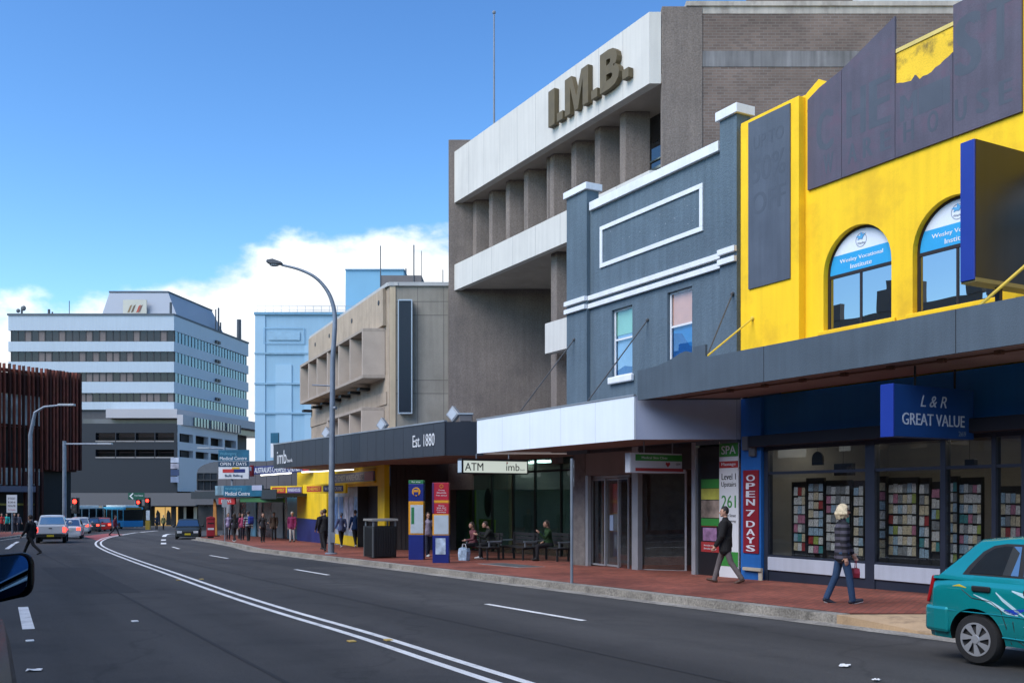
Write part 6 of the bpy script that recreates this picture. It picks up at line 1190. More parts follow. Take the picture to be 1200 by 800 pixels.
class Car:
    """lofted lower hull + lofted cabin; hull: (x, z_top) table, plan: (x, half width) table, cabin: (x, z_roof) table"""
    def __init__(self, name, label, cat, loc, ang, paint_, hull, plan, cabin, belt, cw, rw, zroof, zb=.18, wheels=((1.15, .27), (-1.15, .27)), arch=.32, group=None, tyre_w=.17, detail=True):
        self.t = t = Thing(name, label, cat, loc, ang, group=group); self.hull, self.plan, self.belt, self.cw, self.rw, self.zroof, self.zb, self.paint = hull, plan, belt, cw, rw, zroof, zb, paint_
        x0, x1 = hull[0][0], hull[-1][0]; xs = sorted({x0, x1, *[h[0] for h in hull], *[p[0] for p in plan], *[x0 + (x1 - x0) * i / 26 for i in range(27)]})
        mb = MB(); rows = []
        for x in xs:
            ring = self.section(x); full = [(x, y, z) for y, z in ring] + [(x, -y, z) for y, z in ring[::-1][1:] if y > 1e-6][:-1]
            rows.append(full)
        n = len(rows[0]); vs = [p for r_ in rows for p in r_]; fs = []
        for i in range(len(rows) - 1):
            for j in range(n): fs.append((i * n + j, i * n + (j + 1) % n, (i + 1) * n + (j + 1) % n, (i + 1) * n + j))
        fs += [tuple(range(n)), tuple(range((len(rows) - 1) * n, len(rows) * n))[::-1]]
        mb.add(vs, fs); body = self.t.part('body', mb, [paint_, well_m], smooth=True); self.body = body
        cut = MB()
        for wx, wr in wheels:
            for s_ in (1, -1):
                hw = lerp_tab(plan, wx); cut.tube([(wx, s_ * (hw - .26), wr), (wx, s_ * (hw + .2), wr)], arch, 36, mi=0)
        co = bpy.data.objects.new('cut', cut.data('cut', [well_m])); COL.objects.link(co); co.parent = t.o
        m = body.modifiers.new('b', 'BOOLEAN'); m.object = co; m.operation = 'DIFFERENCE'; m.solver = 'EXACT'
        try: m.material_mode = 'TRANSFER'
        except Exception: pass
        bpy.context.view_layer.update(); apply_mods(body); bpy.data.objects.remove(co)
        body.data.polygons.foreach_set('use_smooth', [True] * len(body.data.polygons)); body.data.set_sharp_from_angle(angle=R(32))
        # cabin
        cs = MB(); rows = []
        for x, zt in cabin:
            f = [(self.side(belt - .03), belt - .03)]
            hgt = zt - belt
            if hgt > .06: f += [(self.side(zt - .05), zt - .05), (self.side(zt - .05) - .05, zt - .008), (self.side(zt) * .55, zt + .012), (0, zt + .018)]
            else: f += [(self.side(belt), belt), (self.side(belt) - .03, belt + .002), (self.side(belt) * .55, zt + .006), (0, zt + .012)]
            rows.append([(x, y, z) for y, z in f] + [(x, -y, z) for y, z in f[::-1][1:]])
        n = len(rows[0]); vs = [p for r_ in rows for p in r_]; fs = []
        for i in range(len(rows) - 1):
            for j in range(n - 1): fs.append((i * n + j, i * n + j + 1, (i + 1) * n + j + 1, (i + 1) * n + j))
        cs.add(vs, fs); self.cabin = t.part('cabin', cs, paint_, smooth=True); self.ctab = cabin
        for wx, wr in wheels:
            for s_ in (1, -1): self.wheel(wx, s_, lerp_tab(plan, wx) - .02, wr, tyre_w, detail)
    def section(self, x):
        w = lerp_tab(self.plan, x); zt = lerp_tab(self.hull, x); zb = self.zb; zm = zb + (zt - zb) * .5
        return [(0, zb), (.78 * w, zb), (.93 * w, zb + .04), (.985 * w, zb + .16), (w, zm), (.99 * w, zt - .14), (.965 * w, zt - .05), (.92 * w, zt - .01), (.84 * w, zt), (.5 * w, zt + .015), (0, zt + .02)]
    def ysurf(self, x, z):
        sc_ = [(zz, yy_) for yy_, zz in self.section(x)[2:9]]; return lerp_tab(sc_, z)
    def side(self, z): return self.cw + (self.rw - self.cw) * (z - self.belt) / (self.zroof - self.belt)
    def wheel(self, wx, s_, yo, r, w, detail):
        mb = MB(); prof = [(r * .62, -w), (r * .92, -w), (r, -w * .8), (r, -w * .2), (r * .93, -.005), (r * .66, .0), (r * .62, -.03)]
        mb.lathe([(a, s_ * b) for a, b in prof], 32, 'y', (wx, s_ * yo, r)); wh = self.t.part('wheel', mb, tyre_m, smooth=True)
        mb = MB(); mb.lathe([(0, s_ * -.02), (r * .2, s_ * -.014), (r * .58, s_ * -.03), (r * .64, s_ * -.008), (r * .66, s_ * -.012)], 32, 'y', (wx, s_ * yo, r)); rim = self.t.part('rim', mb, hub_m if not detail else M('hub_dark', (.03, .03, .032), .6), wh)
        if detail:
            mb = MB(); mb.lathe([(r * .60, s_ * -.006), (r * .60, s_ * .004), (r * .67, s_ * .004), (r * .67, s_ * -.012)], 36, 'y', (wx, s_ * yo, r)); mb.lathe([(0, s_ * .012), (r * .17, s_ * .010), (r * .20, s_ * -.004)], 20, 'y', (wx, s_ * yo, r))
            for k in range(7):
                a = 2 * math.pi * k / 7; pts = []
                for rr, da in ((.17, -.30), (.17, .30), (.40, .36), (.61, .28), (.61, -.16), (.40, -.12)): pts.append((wx + r * rr * math.cos(a + da + rr * .5), r + r * rr * math.sin(a + da + rr * .5)))
                mb.extr(pts, s_ * yo - .004, s_ * yo + .006)
            self.t.part('hubcap', mb, hub_m, wh)
    def side_panel(self, name, poly, mat, s_=-1, off=.006, parent=None, cabin=True, thick=.004):
        """an (x, z) outline laid on the cabin side plane or the hull side"""
        f = (lambda x, z: self.side(z)) if cabin else self.ysurf
        n = len(poly); vs = [(x, s_ * (f(x, z) + off), z) for x, z in poly] + [(x, s_ * (f(x, z) + off - thick - (0 if cabin else .01)), z) for x, z in poly]
        mb = MB(); mb.add(vs, [tuple(range(n)), tuple(range(n, 2 * n))[::-1]] + [(i, (i + 1) % n, n + (i + 1) % n, n + i) for i in range(n)]); return self.t.part(name, mb, mat, parent or self.cabin)
    def seam(self, name, pts, r=.004, s_=-1, cabin=False, mat=None, parent=None, closed=False):
        f = (lambda x, z: self.side(z)) if cabin else self.ysurf
        mb = MB(); mb.tube([(x, s_ * (f(x, z) + .001), z) for x, z in pts], r, 6); return self.t.part(name, mb, mat or trim_m, parent or self.body)
    def slope_glass(self, name, i, j, mat, inset=.07, lo=.06, hi=.06):
        """glass on the sloped cabin face between cabin stations i (low) and j (high)"""
        (xa, za), (xb, zb_) = self.ctab[i], self.ctab[j]; za = max(za, self.belt)
        nx, nz = (zb_ - za), -(xb - xa); l = math.hypot(nx, nz); nx, nz = nx / l, nz / l
        if nz < 0: nx, nz = -nx, -nz
        P_ = lambda u, s_: (xa + (xb - xa) * u, s_ * (self.side(za + (zb_ - za) * u) - inset), za + (zb_ - za) * u)
        vs = []
        for o in (.022, .016):
            for u, s_ in ((lo, 1), (lo, -1), (1 - hi, -1), (1 - hi, 1)): p = P_(u, s_); vs.append((p[0] + nx * o, p[1], p[2] + nz * o))
        mb = MB(); mb.add(vs, [(0, 1, 2, 3), (7, 6, 5, 4), (0, 4, 5, 1), (1, 5, 6, 2), (2, 6, 7, 3), (3, 7, 4, 0)]); return self.t.part(name, mb, mat, self.cabin)
    def bx(self, name, x0, x1, y0, y1, z0, z1, mat, parent=None, bevel=.01): mb = MB(); mb.box(x0, x1, y0, y1, z0, z1); return self.t.part(name, mb, mat, parent, bevel)
def ang_of(dx, dy): return math.atan2(dy, dx)
# ---- teal hatchback in the near kerb lane, facing the camera side
teal = paintcar('teal_paint', (.004, .26, .27), .2, .3)
cw_c = 10.83; rear = (xw(1143, 10.65), 10.65)             # rear wheel hub, street side
dxu, dyu = UX, UY
cen = (rear[0] + dxu * 1.17 - dyu * -1 * 0, rear[1] + dyu * 1.17)
nxl, nyl = -dyu, dxu                                       # car's left; it faces along the street, its right side towards the road
cen = (cen[0] + nxl * .78, cen[1] + nyl * .78)
H = [(-1.80, .78), (-1.74, .90), (-1.55, .93), (.85, .93), (1.2, .88), (1.7, .74), (1.86, .62)]
PLn = [(-1.82, .70), (-1.72, .76), (-1.3, .80), (1.2, .80), (1.7, .74), (1.86, .62)]
CB = [(-1.72, .93), (-1.66, .96), (-1.30, 1.30), (-1.22, 1.355), (-.8, 1.385), (-.1, 1.375), (.2, 1.33), (.98, .93)]
tc = Car('hatchback_car', 'teal hatchback with blue and white swoosh decals at the near kerb', 'car', (cen[0], cen[1], zg(cen[1])), math.atan2(dyu, dxu), teal, H, PLn, CB, .93, .745, .60, 1.385, .20, ((1.17, .272), (-1.17, .272)), .335)
tc.slope_glass('rear_window', 1, 2, car_glass, .10, .1, .08); tc.slope_glass('windscreen', 7, 6, car_glass)
for s_ in (-1, 1):
    fr = tc.side_panel('window_surround', [(-1.36, .965), (-1.30, 1.06), (-1.16, 1.22), (-1.04, 1.29), (-.9, 1.315), (-.3, 1.315), (.12, 1.285), (.62, .975), (.6, .962)], trim_m, s_, .004)
    tc.side_panel('rear_side_window', [(-1.28, .985), (-1.21, 1.09), (-1.12, 1.2), (-1.03, 1.26), (-.92, 1.29), (-.72, 1.29), (-.70, .985)], car_glass, s_, .010)
    tc.side_panel('front_side_window', [(-.64, .985), (-.66, 1.29), (-.3, 1.29), (.1, 1.262), (.52, .985)], car_glass, s_, .010)
    dr = tc.seam('door', [(-.72, .93), (-.72, .5), (-.70, .33), (-.6, .26), (.32, .26), (.40, .36), (.42, .8), (.5, .925)], .005, s_)
    tc.seam('door', [(-1.36, .925), (-1.33, .80), (-1.2, .72), (-.98, .70), (-.86, .62), (-.8, .45), (-.76, .27)], .005, s_)
    mb = MB(); y = s_ * tc.ysurf(-1.15, .82); mb.box(-1.20, -.98, min(y, y + s_ * .03), max(y, y + s_ * .03), .795, .855); tc.t.part('door_handle', mb, trim_m, dr, bevel=.012)
    mb = MB(); y = s_ * tc.ysurf(-.5, .82); mb.box(-.6, -.38, min(y, y + s_ * .03), max(y, y + s_ * .03), .79, .85); tc.t.part('door_handle', mb, trim_m, dr, bevel=.012)
    tc.seam('waist_crease', [(-1.5, .56), (-.9, .565), (1.2, .55)], .007, s_, mat=teal)
    tc.seam('rocker_crease', [(-.85, .33), (0, .32), (.85, .32)], .01, s_, mat=teal)
    def ribbon(pts, w, m):
        up = [(x, z + w * k) for (x, z), k in pts]; lo = [(x, z - w * k) for (x, z), k in pts]; tc.side_panel('decal', up + lo[::-1], m, s_, .0035, tc.body, False, .002)
    dw = M('decal_white', (.45, .62, .68), .4); db = M('decal_blue', (.01, .05, .38), .4)
    ribbon([((-1.18, .76), .2), ((-.95, .68), 1), ((-.78, .60), 1), ((-.66, .58), .3)], .016, dw); ribbon([((-.92, .80), .3), ((-.84, .73), 1), ((-.7, .64), 1), ((-.58, .57), .3)], .018, dw); ribbon([((-.74, .83), .3), ((-.6, .79), 1), ((-.45, .68), 1), ((-.2, .58), .3)], .022, dw)
    ribbon([((-.82, .62), .3), ((-.70, .61), 1), ((-.58, .65), .3)], .03, db); ribbon([((-.45, .64), .3), ((-.3, .60), 1), ((-.16, .63), .2)], .03, db); ribbon([((-1.46, .83), .2), ((-1.38, .845), 1), ((-1.28, .825), .3)], .012, M('decal_gold', (.5, .4, .02), .5))
    ribbon([((-.6, .47), .4), ((-.4, .475), 1), ((-.1, .47), .4)], .006, dw)
    mb = MB(); y0_ = s_ * .66; mb.extr([(-1.835, .62), (-1.80, .62), (-1.70, .93), (-1.76, .93)], min(s_ * .52, s_ * .735), max(s_ * .52, s_ * .735)); tc.t.part('tail_light', mb, lamp_red, bevel=.015)
    mb = MB(); mb.ball((.62, s_ * .86, .99), (.08, .10, .07), 10, 8); tc.t.part('wing_mirror', mb, teal, smooth=True); tc.bx('headlight', 1.78, 1.86, s_ * .55 - .14, s_ * .55 + .14, .58, .70, lamp_clear)
mb = MB(); mb.prism([(-1.70, -.775), (-1.86, -.72), (-1.90, -.5), (-1.90, .5), (-1.86, .72), (-1.70, .775), (-1.5, .797), (-1.5, -.797)], .30, .60); tc.t.part('rear_bumper', mb, teal, bevel=.04)
mb = MB(); mb.prism([(1.70, -.745), (1.84, -.7), (1.93, -.45), (1.93, .45), (1.84, .7), (1.70, .745)], .25, .55); tc.t.part('front_bumper', mb, teal, bevel=.04)
tc.bx('number_plate', -1.925, -1.905, -.18, .18, .42, .53, plate_y, bevel=0)
# ---- generic distant cars
def small_car(name, label, X, Y, ang, col, L_=4.2, W_=1.74, H_=1.46, hatch=True, braking=False, front=False, wheels_r=.3):
    p = paintcar('paint_' + '_'.join(str(int(c * 1000)) for c in col), col, .32 if max(col) > .1 else .55, .15 if max(col) > .1 else 0); h2, w2 = L_ / 2, W_ / 2; b = H_ * .63
    Hh = [(-h2, b - .12), (-h2 + .12, b - .01), (-h2 + .5, b), (h2 * .45, b), (h2 * .7, b - .07), (h2 - .15, b - .2), (h2, b - .35)]; Pp = [(-h2, w2 * .86), (-h2 + .2, w2 * .95), (-h2 + .6, w2), (h2 * .6, w2), (h2 - .2, w2 * .92), (h2, w2 * .75)]
    rb = -h2 + (.12 if hatch else .75); C_ = [(rb, b), (rb + (.42 if hatch else .6), H_ - .06), (rb + .75 + (0 if hatch else .2), H_), (h2 * .05, H_), (h2 * .2, H_ - .05), (h2 * .55, b)]
    c = Car(name, label, 'car', (X, Y, zg(Y)), ang, p, Hh, Pp, C_, b, w2 * .93, w2 * .76, H_, .2, ((h2 * .62, wheels_r), (-h2 * .62, wheels_r)), wheels_r + .06, group=None, detail=False)
    c.slope_glass('rear_window', 0, 1, car_glass); c.slope_glass('windscreen', 5, 4, car_glass)
    for s_ in (-1, 1):
        xa, xb = rb + .35, h2 * .42; c.side_panel('side_window', [(xa, b + .04), (xa + .28, H_ - .12), (h2 * .12, H_ - .12), (xb, b + .04)], car_glass, s_)
        c.bx('tail_light', -h2 - .015, -h2 + .1, s_ * w2 * .74 - .13, s_ * w2 * .74 + .13, b - .28, b - .08, brake_on if braking else lamp_red); c.bx('headlight', h2 - .2, h2 + .01, s_ * w2 * .62 - .16, s_ * w2 * .62 + .16, b - .42, b - .27, lamp_clear)
        mb = MB(); mb.ball((h2 * .42, s_ * (w2 + .1), b + .06), (.08, .11, .08), 8, 6); c.t.part('wing_mirror', mb, p)
    c.bx('number_plate', -h2 - .03, -h2 - .012, -.2, .2, b - .34, b - .22, plate_w, bevel=0); c.bx('number_plate', h2 + .012, h2 + .03, -.2, .2, .34, .46, plate_y, bevel=0); c.bx('grille', h2 - .1, h2 + .012, -w2 * .4, w2 * .4, b - .45, b - .3, trim_m); c.bx('front_bumper', h2 - .25, h2 + .01, -w2 * .86, w2 * .86, .22, .42, p, bevel=.04); c.bx('rear_bumper', -h2 - .01, -h2 + .25, -w2 * .9, w2 * .9, .25, .5, p, bevel=.04)
    return c
def at_px(px, Y): return (xw(px, Y), Y)
away = lambda px, turn=0.: math.atan2(1., -.38) + turn
X, Y = at_px(221, 70.5); small_car('sedan_car', 'dark green sedan driving towards the camera in the far right lane', X, Y, math.atan2(-1, .30), (.014, .019, .019), 4.5, 1.74, 1.40, False)
X, Y = at_px(94.5, 92); small_car('hatchback_car', 'silver hatchback with brake lights waiting ahead of the white pickup', X, Y, away(0), (.42, .43, .44), 4.2, 1.76, 1.52, True, True)
X, Y = at_px(83, 71); small_car('hatchback_car', 'white hatchback half hidden behind the right side of the white pickup', X, Y, away(0), (.62, .62, .62), 3.9, 1.66, 1.46, True, True)
X, Y = at_px(107.5, 101); small_car('sedan_car', 'dark sedan with brake lights right of the silver hatchback', X, Y, away(0), (.02, .02, .022), 4.5, 1.76, 1.45, False, True)
X, Y = at_px(114, 108); small_car('sedan_car', 'black sedan with brake lights in the middle of the far queue', X, Y, away(0), (.03, .028, .04), 4.5, 1.78, 1.48, False, True)
X, Y = at_px(121.5, 107); small_car('hatchback_car', 'red hatchback at the right end of the far queue', X, Y, away(0), (.32, .015, .012), 4.0, 1.7, 1.45, True, True)
# ---- white pickup with tray
X, Y = at_px(61.5, 60.5); wp = paintcar('pickup_white', (.56, .57, .58), .4, 0)
Hh = [(-2.45, 1.04), (-2.4, 1.06), (.9, 1.06), (1.6, 1.0), (2.3, .88), (2.45, .7)]; Pp = [(-2.45, .84), (-2.2, .86), (1.8, .86), (2.3, .8), (2.45, .68)]; C_ = [(-.62, 1.06), (-.50, 1.62), (-.3, 1.68), (.5, 1.67), (.75, 1.6), (1.35, 1.06)]
pk = Car('pickup_truck', 'white pickup truck seen from behind in the left lane', 'pickup truck', (X, Y, zg(Y)), away(0) + .03, wp, Hh, Pp, C_, 1.06, .80, .64, 1.68, .42, ((1.5, .35), (-1.3, .35)), .41, detail=False, tyre_w=.22)
pk.slope_glass('rear_window', 0, 1, car_glass, .08, .12, .1); pk.slope_glass('windscreen', 5, 4, car_glass)
for s_ in (-1, 1):
    pk.bx('tray_side', -2.44, -.66, s_ * .80 - .025, s_ * .80 + .025, 1.065, 1.12, wp); pk.bx('tail_light', -2.49, -2.40, s_ * .76 - .085, s_ * .76 + .085, .70, 1.0, brake_on); pk.side_panel('side_window', [(-.42, 1.1), (-.34, 1.56), (.6, 1.56), (1.1, 1.1)], car_glass, s_)
    mb = MB(); mb.ball((.95, s_ * .98, 1.2), (.08, .12, .12), 8, 6); pk.t.part('wing_mirror', mb, wp)
pk.bx('tailgate', -2.475, -2.44, -.66, .66, .62, 1.07, wp); pk.bx('tailgate_handle', -2.49, -2.476, -.09, .09, .9, .96, trim_m); pk.bx('rear_bumper', -2.62, -2.46, -.82, .82, .42, .60, trim_m); pk.bx('number_plate', -2.635, -2.622, -.19, .19, .44, .55, plate_y, bevel=0); pk.bx('underbody', -2.4, 1.9, -.55, .55, .28, .42, trim_m, bevel=0)
# ---- buses crossing at the junction
bus_blue = M('bus_blue', (.02, .22, .48), .4, .05); bus_cyan = M('bus_cyan', (.08, .42, .62), .4); bus_white = M('bus_white', (.6, .63, .6), .45)
def bus(px0, Y0, px1, Y1, label, c_low, c_top, H_=3.05):
    xa, xb = xw(px0, Y0), xw(px1, Y1); L_ = math.hypot(xb - xa, Y1 - Y0); t = Thing('city_bus', label, 'bus', ((xa + xb) / 2, (Y0 + Y1) / 2, zg(Y0)), math.atan2(Y1 - Y0, xb - xa)); h2 = L_ / 2
    mb = MB(); mb.box(-h2, h2, 0, 2.45, .35, 1.15); b_ = t.part('lower_body', mb, c_low, bevel=.06); mb = MB(); mb.box(-h2, h2, .02, 2.43, 1.15, 2.5); t.part('window_band', mb, M('bus_window', (.012, .014, .016), .12), bevel=.04); mb = MB(); mb.box(-h2, h2, 0, 2.45, 2.5, H_ - .25); t.part('roof_band', mb, c_top, bevel=.06); mb = MB(); mb.box(-h2 + .8, h2 - .5, .4, 2.05, H_ - .25, H_); t.part('roof_pod', mb, bus_white, bevel=.06)
    for k in range(5): x = -h2 + .2 + (L_ - .4) * k / 4; mb = MB(); mb.box(x - .07, x + .07, -.005, .018, 1.152, 2.498); t.part('window_pillar', mb, c_top)
    for x in (-h2 * .6, h2 * .62): mb = MB(); mb.lathe([(0, 0), (.3, 0), (.5, .03), (.5, .28), (0, .28)], 20, 'y', (x, -.02, .5)); t.part('wheel', mb, tyre_m)
    mb = MB(); mb.box(h2 + .002, h2 + .02, .25, 2.2, 2.52, 2.78); t.part('destination_panel', mb, M('dest_panel', (.25, .15, .02), .5))
    return t
bus(118, 128, 145, 122, 'blue and cyan city bus at the right of the junction', bus_blue, bus_cyan); bus(86, 121, 122, 127, 'white and pale green city bus behind the queue of cars', M('bus_pale', (.45, .5, .44), .5), bus_white, 2.9)
# long pale shelter roof behind
Ysh = 130; t = Thing('bus_shelter', 'long pale flat roofed bus shelter across the junction', 'bus shelter', (xw(78, Ysh), Ysh, zg(Ysh)), 0, (xw(78, Ysh), Ysh, zg(Ysh))); mb = MB(); mb.box(xw(51, Ysh), xw(112, Ysh), Ysh, Ysh + 2.5, zw(596.5, Ysh), zw(592.5, Ysh)); t.part('roof', mb, M('shelter_white', (.50, .53, .52), .6), bevel=.05)
for px in (54, 70, 90, 108): mb = MB(); x = xw(px, Ysh); mb.tube([(x, Ysh + 1, zg(Ysh)), (x, Ysh + 1, zw(596.4, Ysh))], .09, 8); t.part('post', mb, pole_m)
# ---- black off-roader parked at the left edge, only its mirror and flank show
blk = M('gloss_black', (.003, .003, .004), .22, .05, spec=.15)
kd = .53; ln_ = math.hypot(kd, 1); dx, dy = -kd / ln_, 1 / ln_; rx, ry = dy, -dx                  # forward, right
c0 = .085; yr0 = 1.15; Xs0, Ys0 = c0 - kd * yr0, yr0
cxs, cys = Xs0 + dx * 2.3 - rx * .95, Ys0 + dy * 2.3 - ry * .95
Hh = [(-2.3, 1.1), (-2.22, 1.28), (-2.0, 1.32), (.95, 1.22), (1.5, 1.16), (2.1, 1.02), (2.3, .8)]; Pp = [(-2.3, .80), (-2.2, .9), (-1.9, .95), (1.6, .95), (2.1, .88), (2.3, .74)]; C_ = [(-2.25, 1.3), (-2.1, 1.74), (-1.7, 1.80), (.1, 1.79), (.4, 1.72), (1.05, 1.25)]
sv = Car('off_road_car', 'black off-road car parked at the left edge with only its mirror and flank showing', 'car', (cxs, cys, zg(cys)), math.atan2(dy, dx), blk, Hh, Pp, C_, 1.28, .86, .70, 1.80, .32, ((1.42, .36), (-1.36, .36)), .43)
sv.slope_glass('rear_window', 0, 1, car_glass); sv.slope_glass('windscreen', 5, 4, car_glass)
for s_ in (-1, 1): sv.side_panel('side_window', [(-2.0, 1.33), (-1.9, 1.68), (.2, 1.68), (.72, 1.33)], car_glass, s_); sv.bx('tail_light', -2.33, -2.2, s_ * .78 - .1, s_ * .78 + .1, .8, 1.15, lamp_red)
# right door mirror: housing, glass and stem, built at its place beside the front door
Ym = 4.15; mxr, mxl = xw(40.5, Ym), xw(-14, Ym); mz0, mz1 = zw(706, Ym), zw(647, Ym)
ca_, sa_ = dx, dy
def to_local(X, Y): ux, uy = X - cxs, Y - cys; return ux * dx + uy * dy, ux * -dy + uy * dx
def mir(a, y0, y1, inset, tilt=0):
    pts = []; x0, x1, z0_, z1_ = mxl + inset, mxr - inset, mz0 + inset, mz1 - inset * .8
    for cx_, cz_, r0, t0 in ((x1 - .045, z1_ - .045, .045, 0), (x0 + .03, z1_ - .04, .03, 90), (x0 + .04, z0_ + .04, .04, 180), (x1 - .055, z0_ + .075, .055, 270)):
        for k in range(6): t_ = R(t0 + k * 18); pts.append((cx_ + r0 * math.cos(t_), cz_ + r0 * math.sin(t_) + (.012 * (x1 - cx_) / .2 if t0 > 180 else 0)))
    mb = MB(); mb.extr(pts, y0, y1)
    if tilt: mb.v = [(x, y + (z - z1_) * tilt, z) for x, y, z in mb.v]
    mb.v = [(*to_local(x, y), z - zg(cys)) for x, y, z in mb.v]; return mb
hm_ = mir(0, Ym - .02, Ym + .0, 0); b_ = mir(0, Ym + .0, Ym + .03, .012); c_ = mir(0, Ym + .03, Ym + .06, .035)
for q_ in (b_, c_): hm_.add(q_.v, q_.f)
hs3 = sv.t.part('mirror_housing', hm_, blk, bevel=.006)
mg = bpy.data.materials.new('mirror_glass'); mg.use_nodes = True; b = mg.node_tree.nodes['Principled BSDF']; b.inputs['Base Color'].default_value = (.10, .22, .42, 1); b.inputs['Metallic'].default_value = 1; b.inputs['Roughness'].default_value = .03  # blue base colour stands in for reflected sky
sv.t.part('mirror_glass', mir(0, Ym - .0255, Ym - .0225, .011, .16), mg, hs3)
lx, ly = to_local(mxl + .02, Ym + .04); mb = MB(); mb.tube([(lx, ly, mz0 + .05 - zg(cys)), (lx - .05, ly + .14, mz0 + .0 - zg(cys))], .04, 8); sv.t.part('mirror_stem', mb, trim_m, hs3)
# ================================================================ people: one continuous skin per body, clothes as their own shells
skin_m = M('skin', (.42, .24, .17), .55, .06, 4); skin_d = M('skin_tan', (.30, .16, .11), .55, .06, 4)
def shell(caps, voxel, name, mat, parent, smooth_it=3):
    mb = MB()
    for c in caps:
        if c[0] == 'ball': mb.ball(c[1], c[2], 14, 10)
        else: mb.capsule(*c)
    me = mb.data(name, mat); o = bpy.data.objects.new(name, me); COL.objects.link(o); o.parent = parent
    m = o.modifiers.new('r', 'REMESH'); m.mode = 'VOXEL'; m.voxel_size = voxel; m.use_smooth_shade = True
    s = o.modifiers.new('s', 'SMOOTH'); s.factor = .5; s.iterations = smooth_it
    bpy.context.view_layer.update(); apply_mods(o)
    if not o.data.materials: o.data.materials.append(mat)
    return o
def person(label, X, Y, face_px, h=1.72, top=(.05, .05, .06), legs=(.03, .03, .04), hair=(.03, .02, .015), shoes=(.03, .03, .03), stride=20, arm=15, elbow=15, lean=0, near=False, female=False, hairlen='short', coat=0., pose='walk', z=None, skin=None, stripes=None, glasses=False, armR=None, elbowR=None, head_turn=0., phone=False, sole=None):
    """facing: world heading the person looks along (radians)"""
    k = h / 1.75; sk = skin or skin_m; vox = .0085 if near else .017
    t = Thing('person', label, 'person', (X, Y, pave(Y) if z is None else z), face_px + math.pi / 2); s_ = math.sin; c_ = math.cos
    V = lambda x, y, z_: Vector((x * k, y * k, z_ * k))
    sh = .165 if female else .185; hip = .095 if female else .085; wb = .9 if female else 1.
    def leg(sd, a, kb):
        hp = Vector((sd * hip, 0, .92)); a = R(a); kb = R(kb)
        kn = hp + Vector((0, -s_(a) * .43, -c_(a) * .43)); an = kn + Vector((0, -s_(a - kb) * .41, -c_(a - kb) * .41)); return hp, kn, an
    if pose == 'sit': L, Rr = leg(-1, 84, 88), leg(1, 88, 80)
    else: L, Rr = leg(-1, stride, 4), leg(1, -stride * .9, stride * .75 if stride > 12 else 6)
    low = min(L[2].z, Rr[2].z) - .075
    if pose == 'sit': low = .92 - .53
    lift = Vector((0, 0, -low)); L = [p + lift for p in L]; Rr = [p + lift for p in Rr]; pel = Vector((0, 0, .95)) + lift
    ln = R(lean); up = lambda d, x=0., f=0.: pel + Vector((x, -s_(ln) * d - f * c_(ln), c_(ln) * d - f * s_(ln)))
    neck = up(.50); head = up(.69, 0, .025)
    def armc(sd, a, e, out=8):
        sp = up(.44, sd * sh); a, e, o = R(a) + ln * .4, R(e), R(out); el = sp + Vector((sd * s_(o) * .29, -s_(a) * .29, -c_(a) * .29)); w = el + Vector((-sd * .01, -s_(a + e) * .25, -c_(a + e) * .25)); d = (w - el).normalized(); return sp, el, w, d
    AL = armc(-1, -arm, elbow); AR = armc(1, arm if armR is None else armR, elbow if elbowR is None else elbowR)
    S_ = lambda p, q, a, b: (p * k, q * k, a * k, b * k)
    caps = []
    caps += [S_(up(-.02), up(.12), .105 * wb, .10 * wb), S_(up(.12), up(.36), .10 * wb, .128 * wb), S_(up(.40, -sh + .04), up(.40, sh - .04), .07, .07), S_(up(.42), neck + Vector((0, 0, .07)), .062, .052), S_(up(0, -hip), up(0, hip), .085, .085)]
    for lg in (L, Rr):
        caps += [S_(lg[0], lg[1], .078, .050), S_(lg[1], lg[2], .054, .036)]
    for sd, A_ in ((-1, AL), (1, AR)):
        sp, el, w, d = A_; caps += [S_(sp, el, .05, .038), S_(el, w, .037, .026), S_(w, w + d * .075, .028, .036)]
        sx = Vector((0, -1, 0)) if abs(d.z) > .5 else Vector((0, 0, 1)); side_ = d.cross(Vector((sd, 0, 0)) ).normalized()
        for i, ll in enumerate((.075, .085, .08, .062)):
            b_ = w + d * .085 + side_ * (.028 - i * .019); m_ = b_ + d * ll * .55; e_ = m_ + (d * .8 + Vector((-sd * .6, 0, 0))).normalized() * ll * .5; caps += [S_(b_, m_, .0098, .009), S_(m_, e_, .009, .0078)]
        b_ = w + d * .03 + side_ * .03; caps.append(S_(b_, b_ + (d * .7 + side_ * .7 + Vector((-sd * .3, 0, 0))).normalized() * .06, .012, .009))
    hc = head * k; hr = (.074 * k, .092 * k, .112 * k); ht = Matrix.Rotation(head_turn, 3, 'Z')
    hd = lambda x, y, z_: tuple((head + ht @ Vector((x, y, z_))) * k)
    caps += [('ball', hc, hr), (Vector(hd(0, -.03, -.06)), Vector(hd(0, -.062, -.085)), .05 * k, .032 * k), (Vector(hd(0, -.088, .005)), Vector(hd(0, -.106, -.028)), .010 * k, .015 * k)]
    for sd in (-1, 1): caps.append((Vector(hd(sd * .076, .008, .012)), Vector(hd(sd * .074, .006, -.022)), .014 * k, .010 * k))
    body = shell(caps, vox, 'body', sk, t.o, 2)
    fm = MB()
    for sd in (-1, 1): fm.ball(hd(sd * .031, -.082, .012), (.012 * k, .008 * k, .008 * k), 8, 6)
    fm.capsule(hd(-.02, -.088, -.058), hd(.02, -.088, -.058), .006 * k, .006 * k, 8); t.part('face_features', fm, M('eyes_lips', (.05, .02, .018), .4))
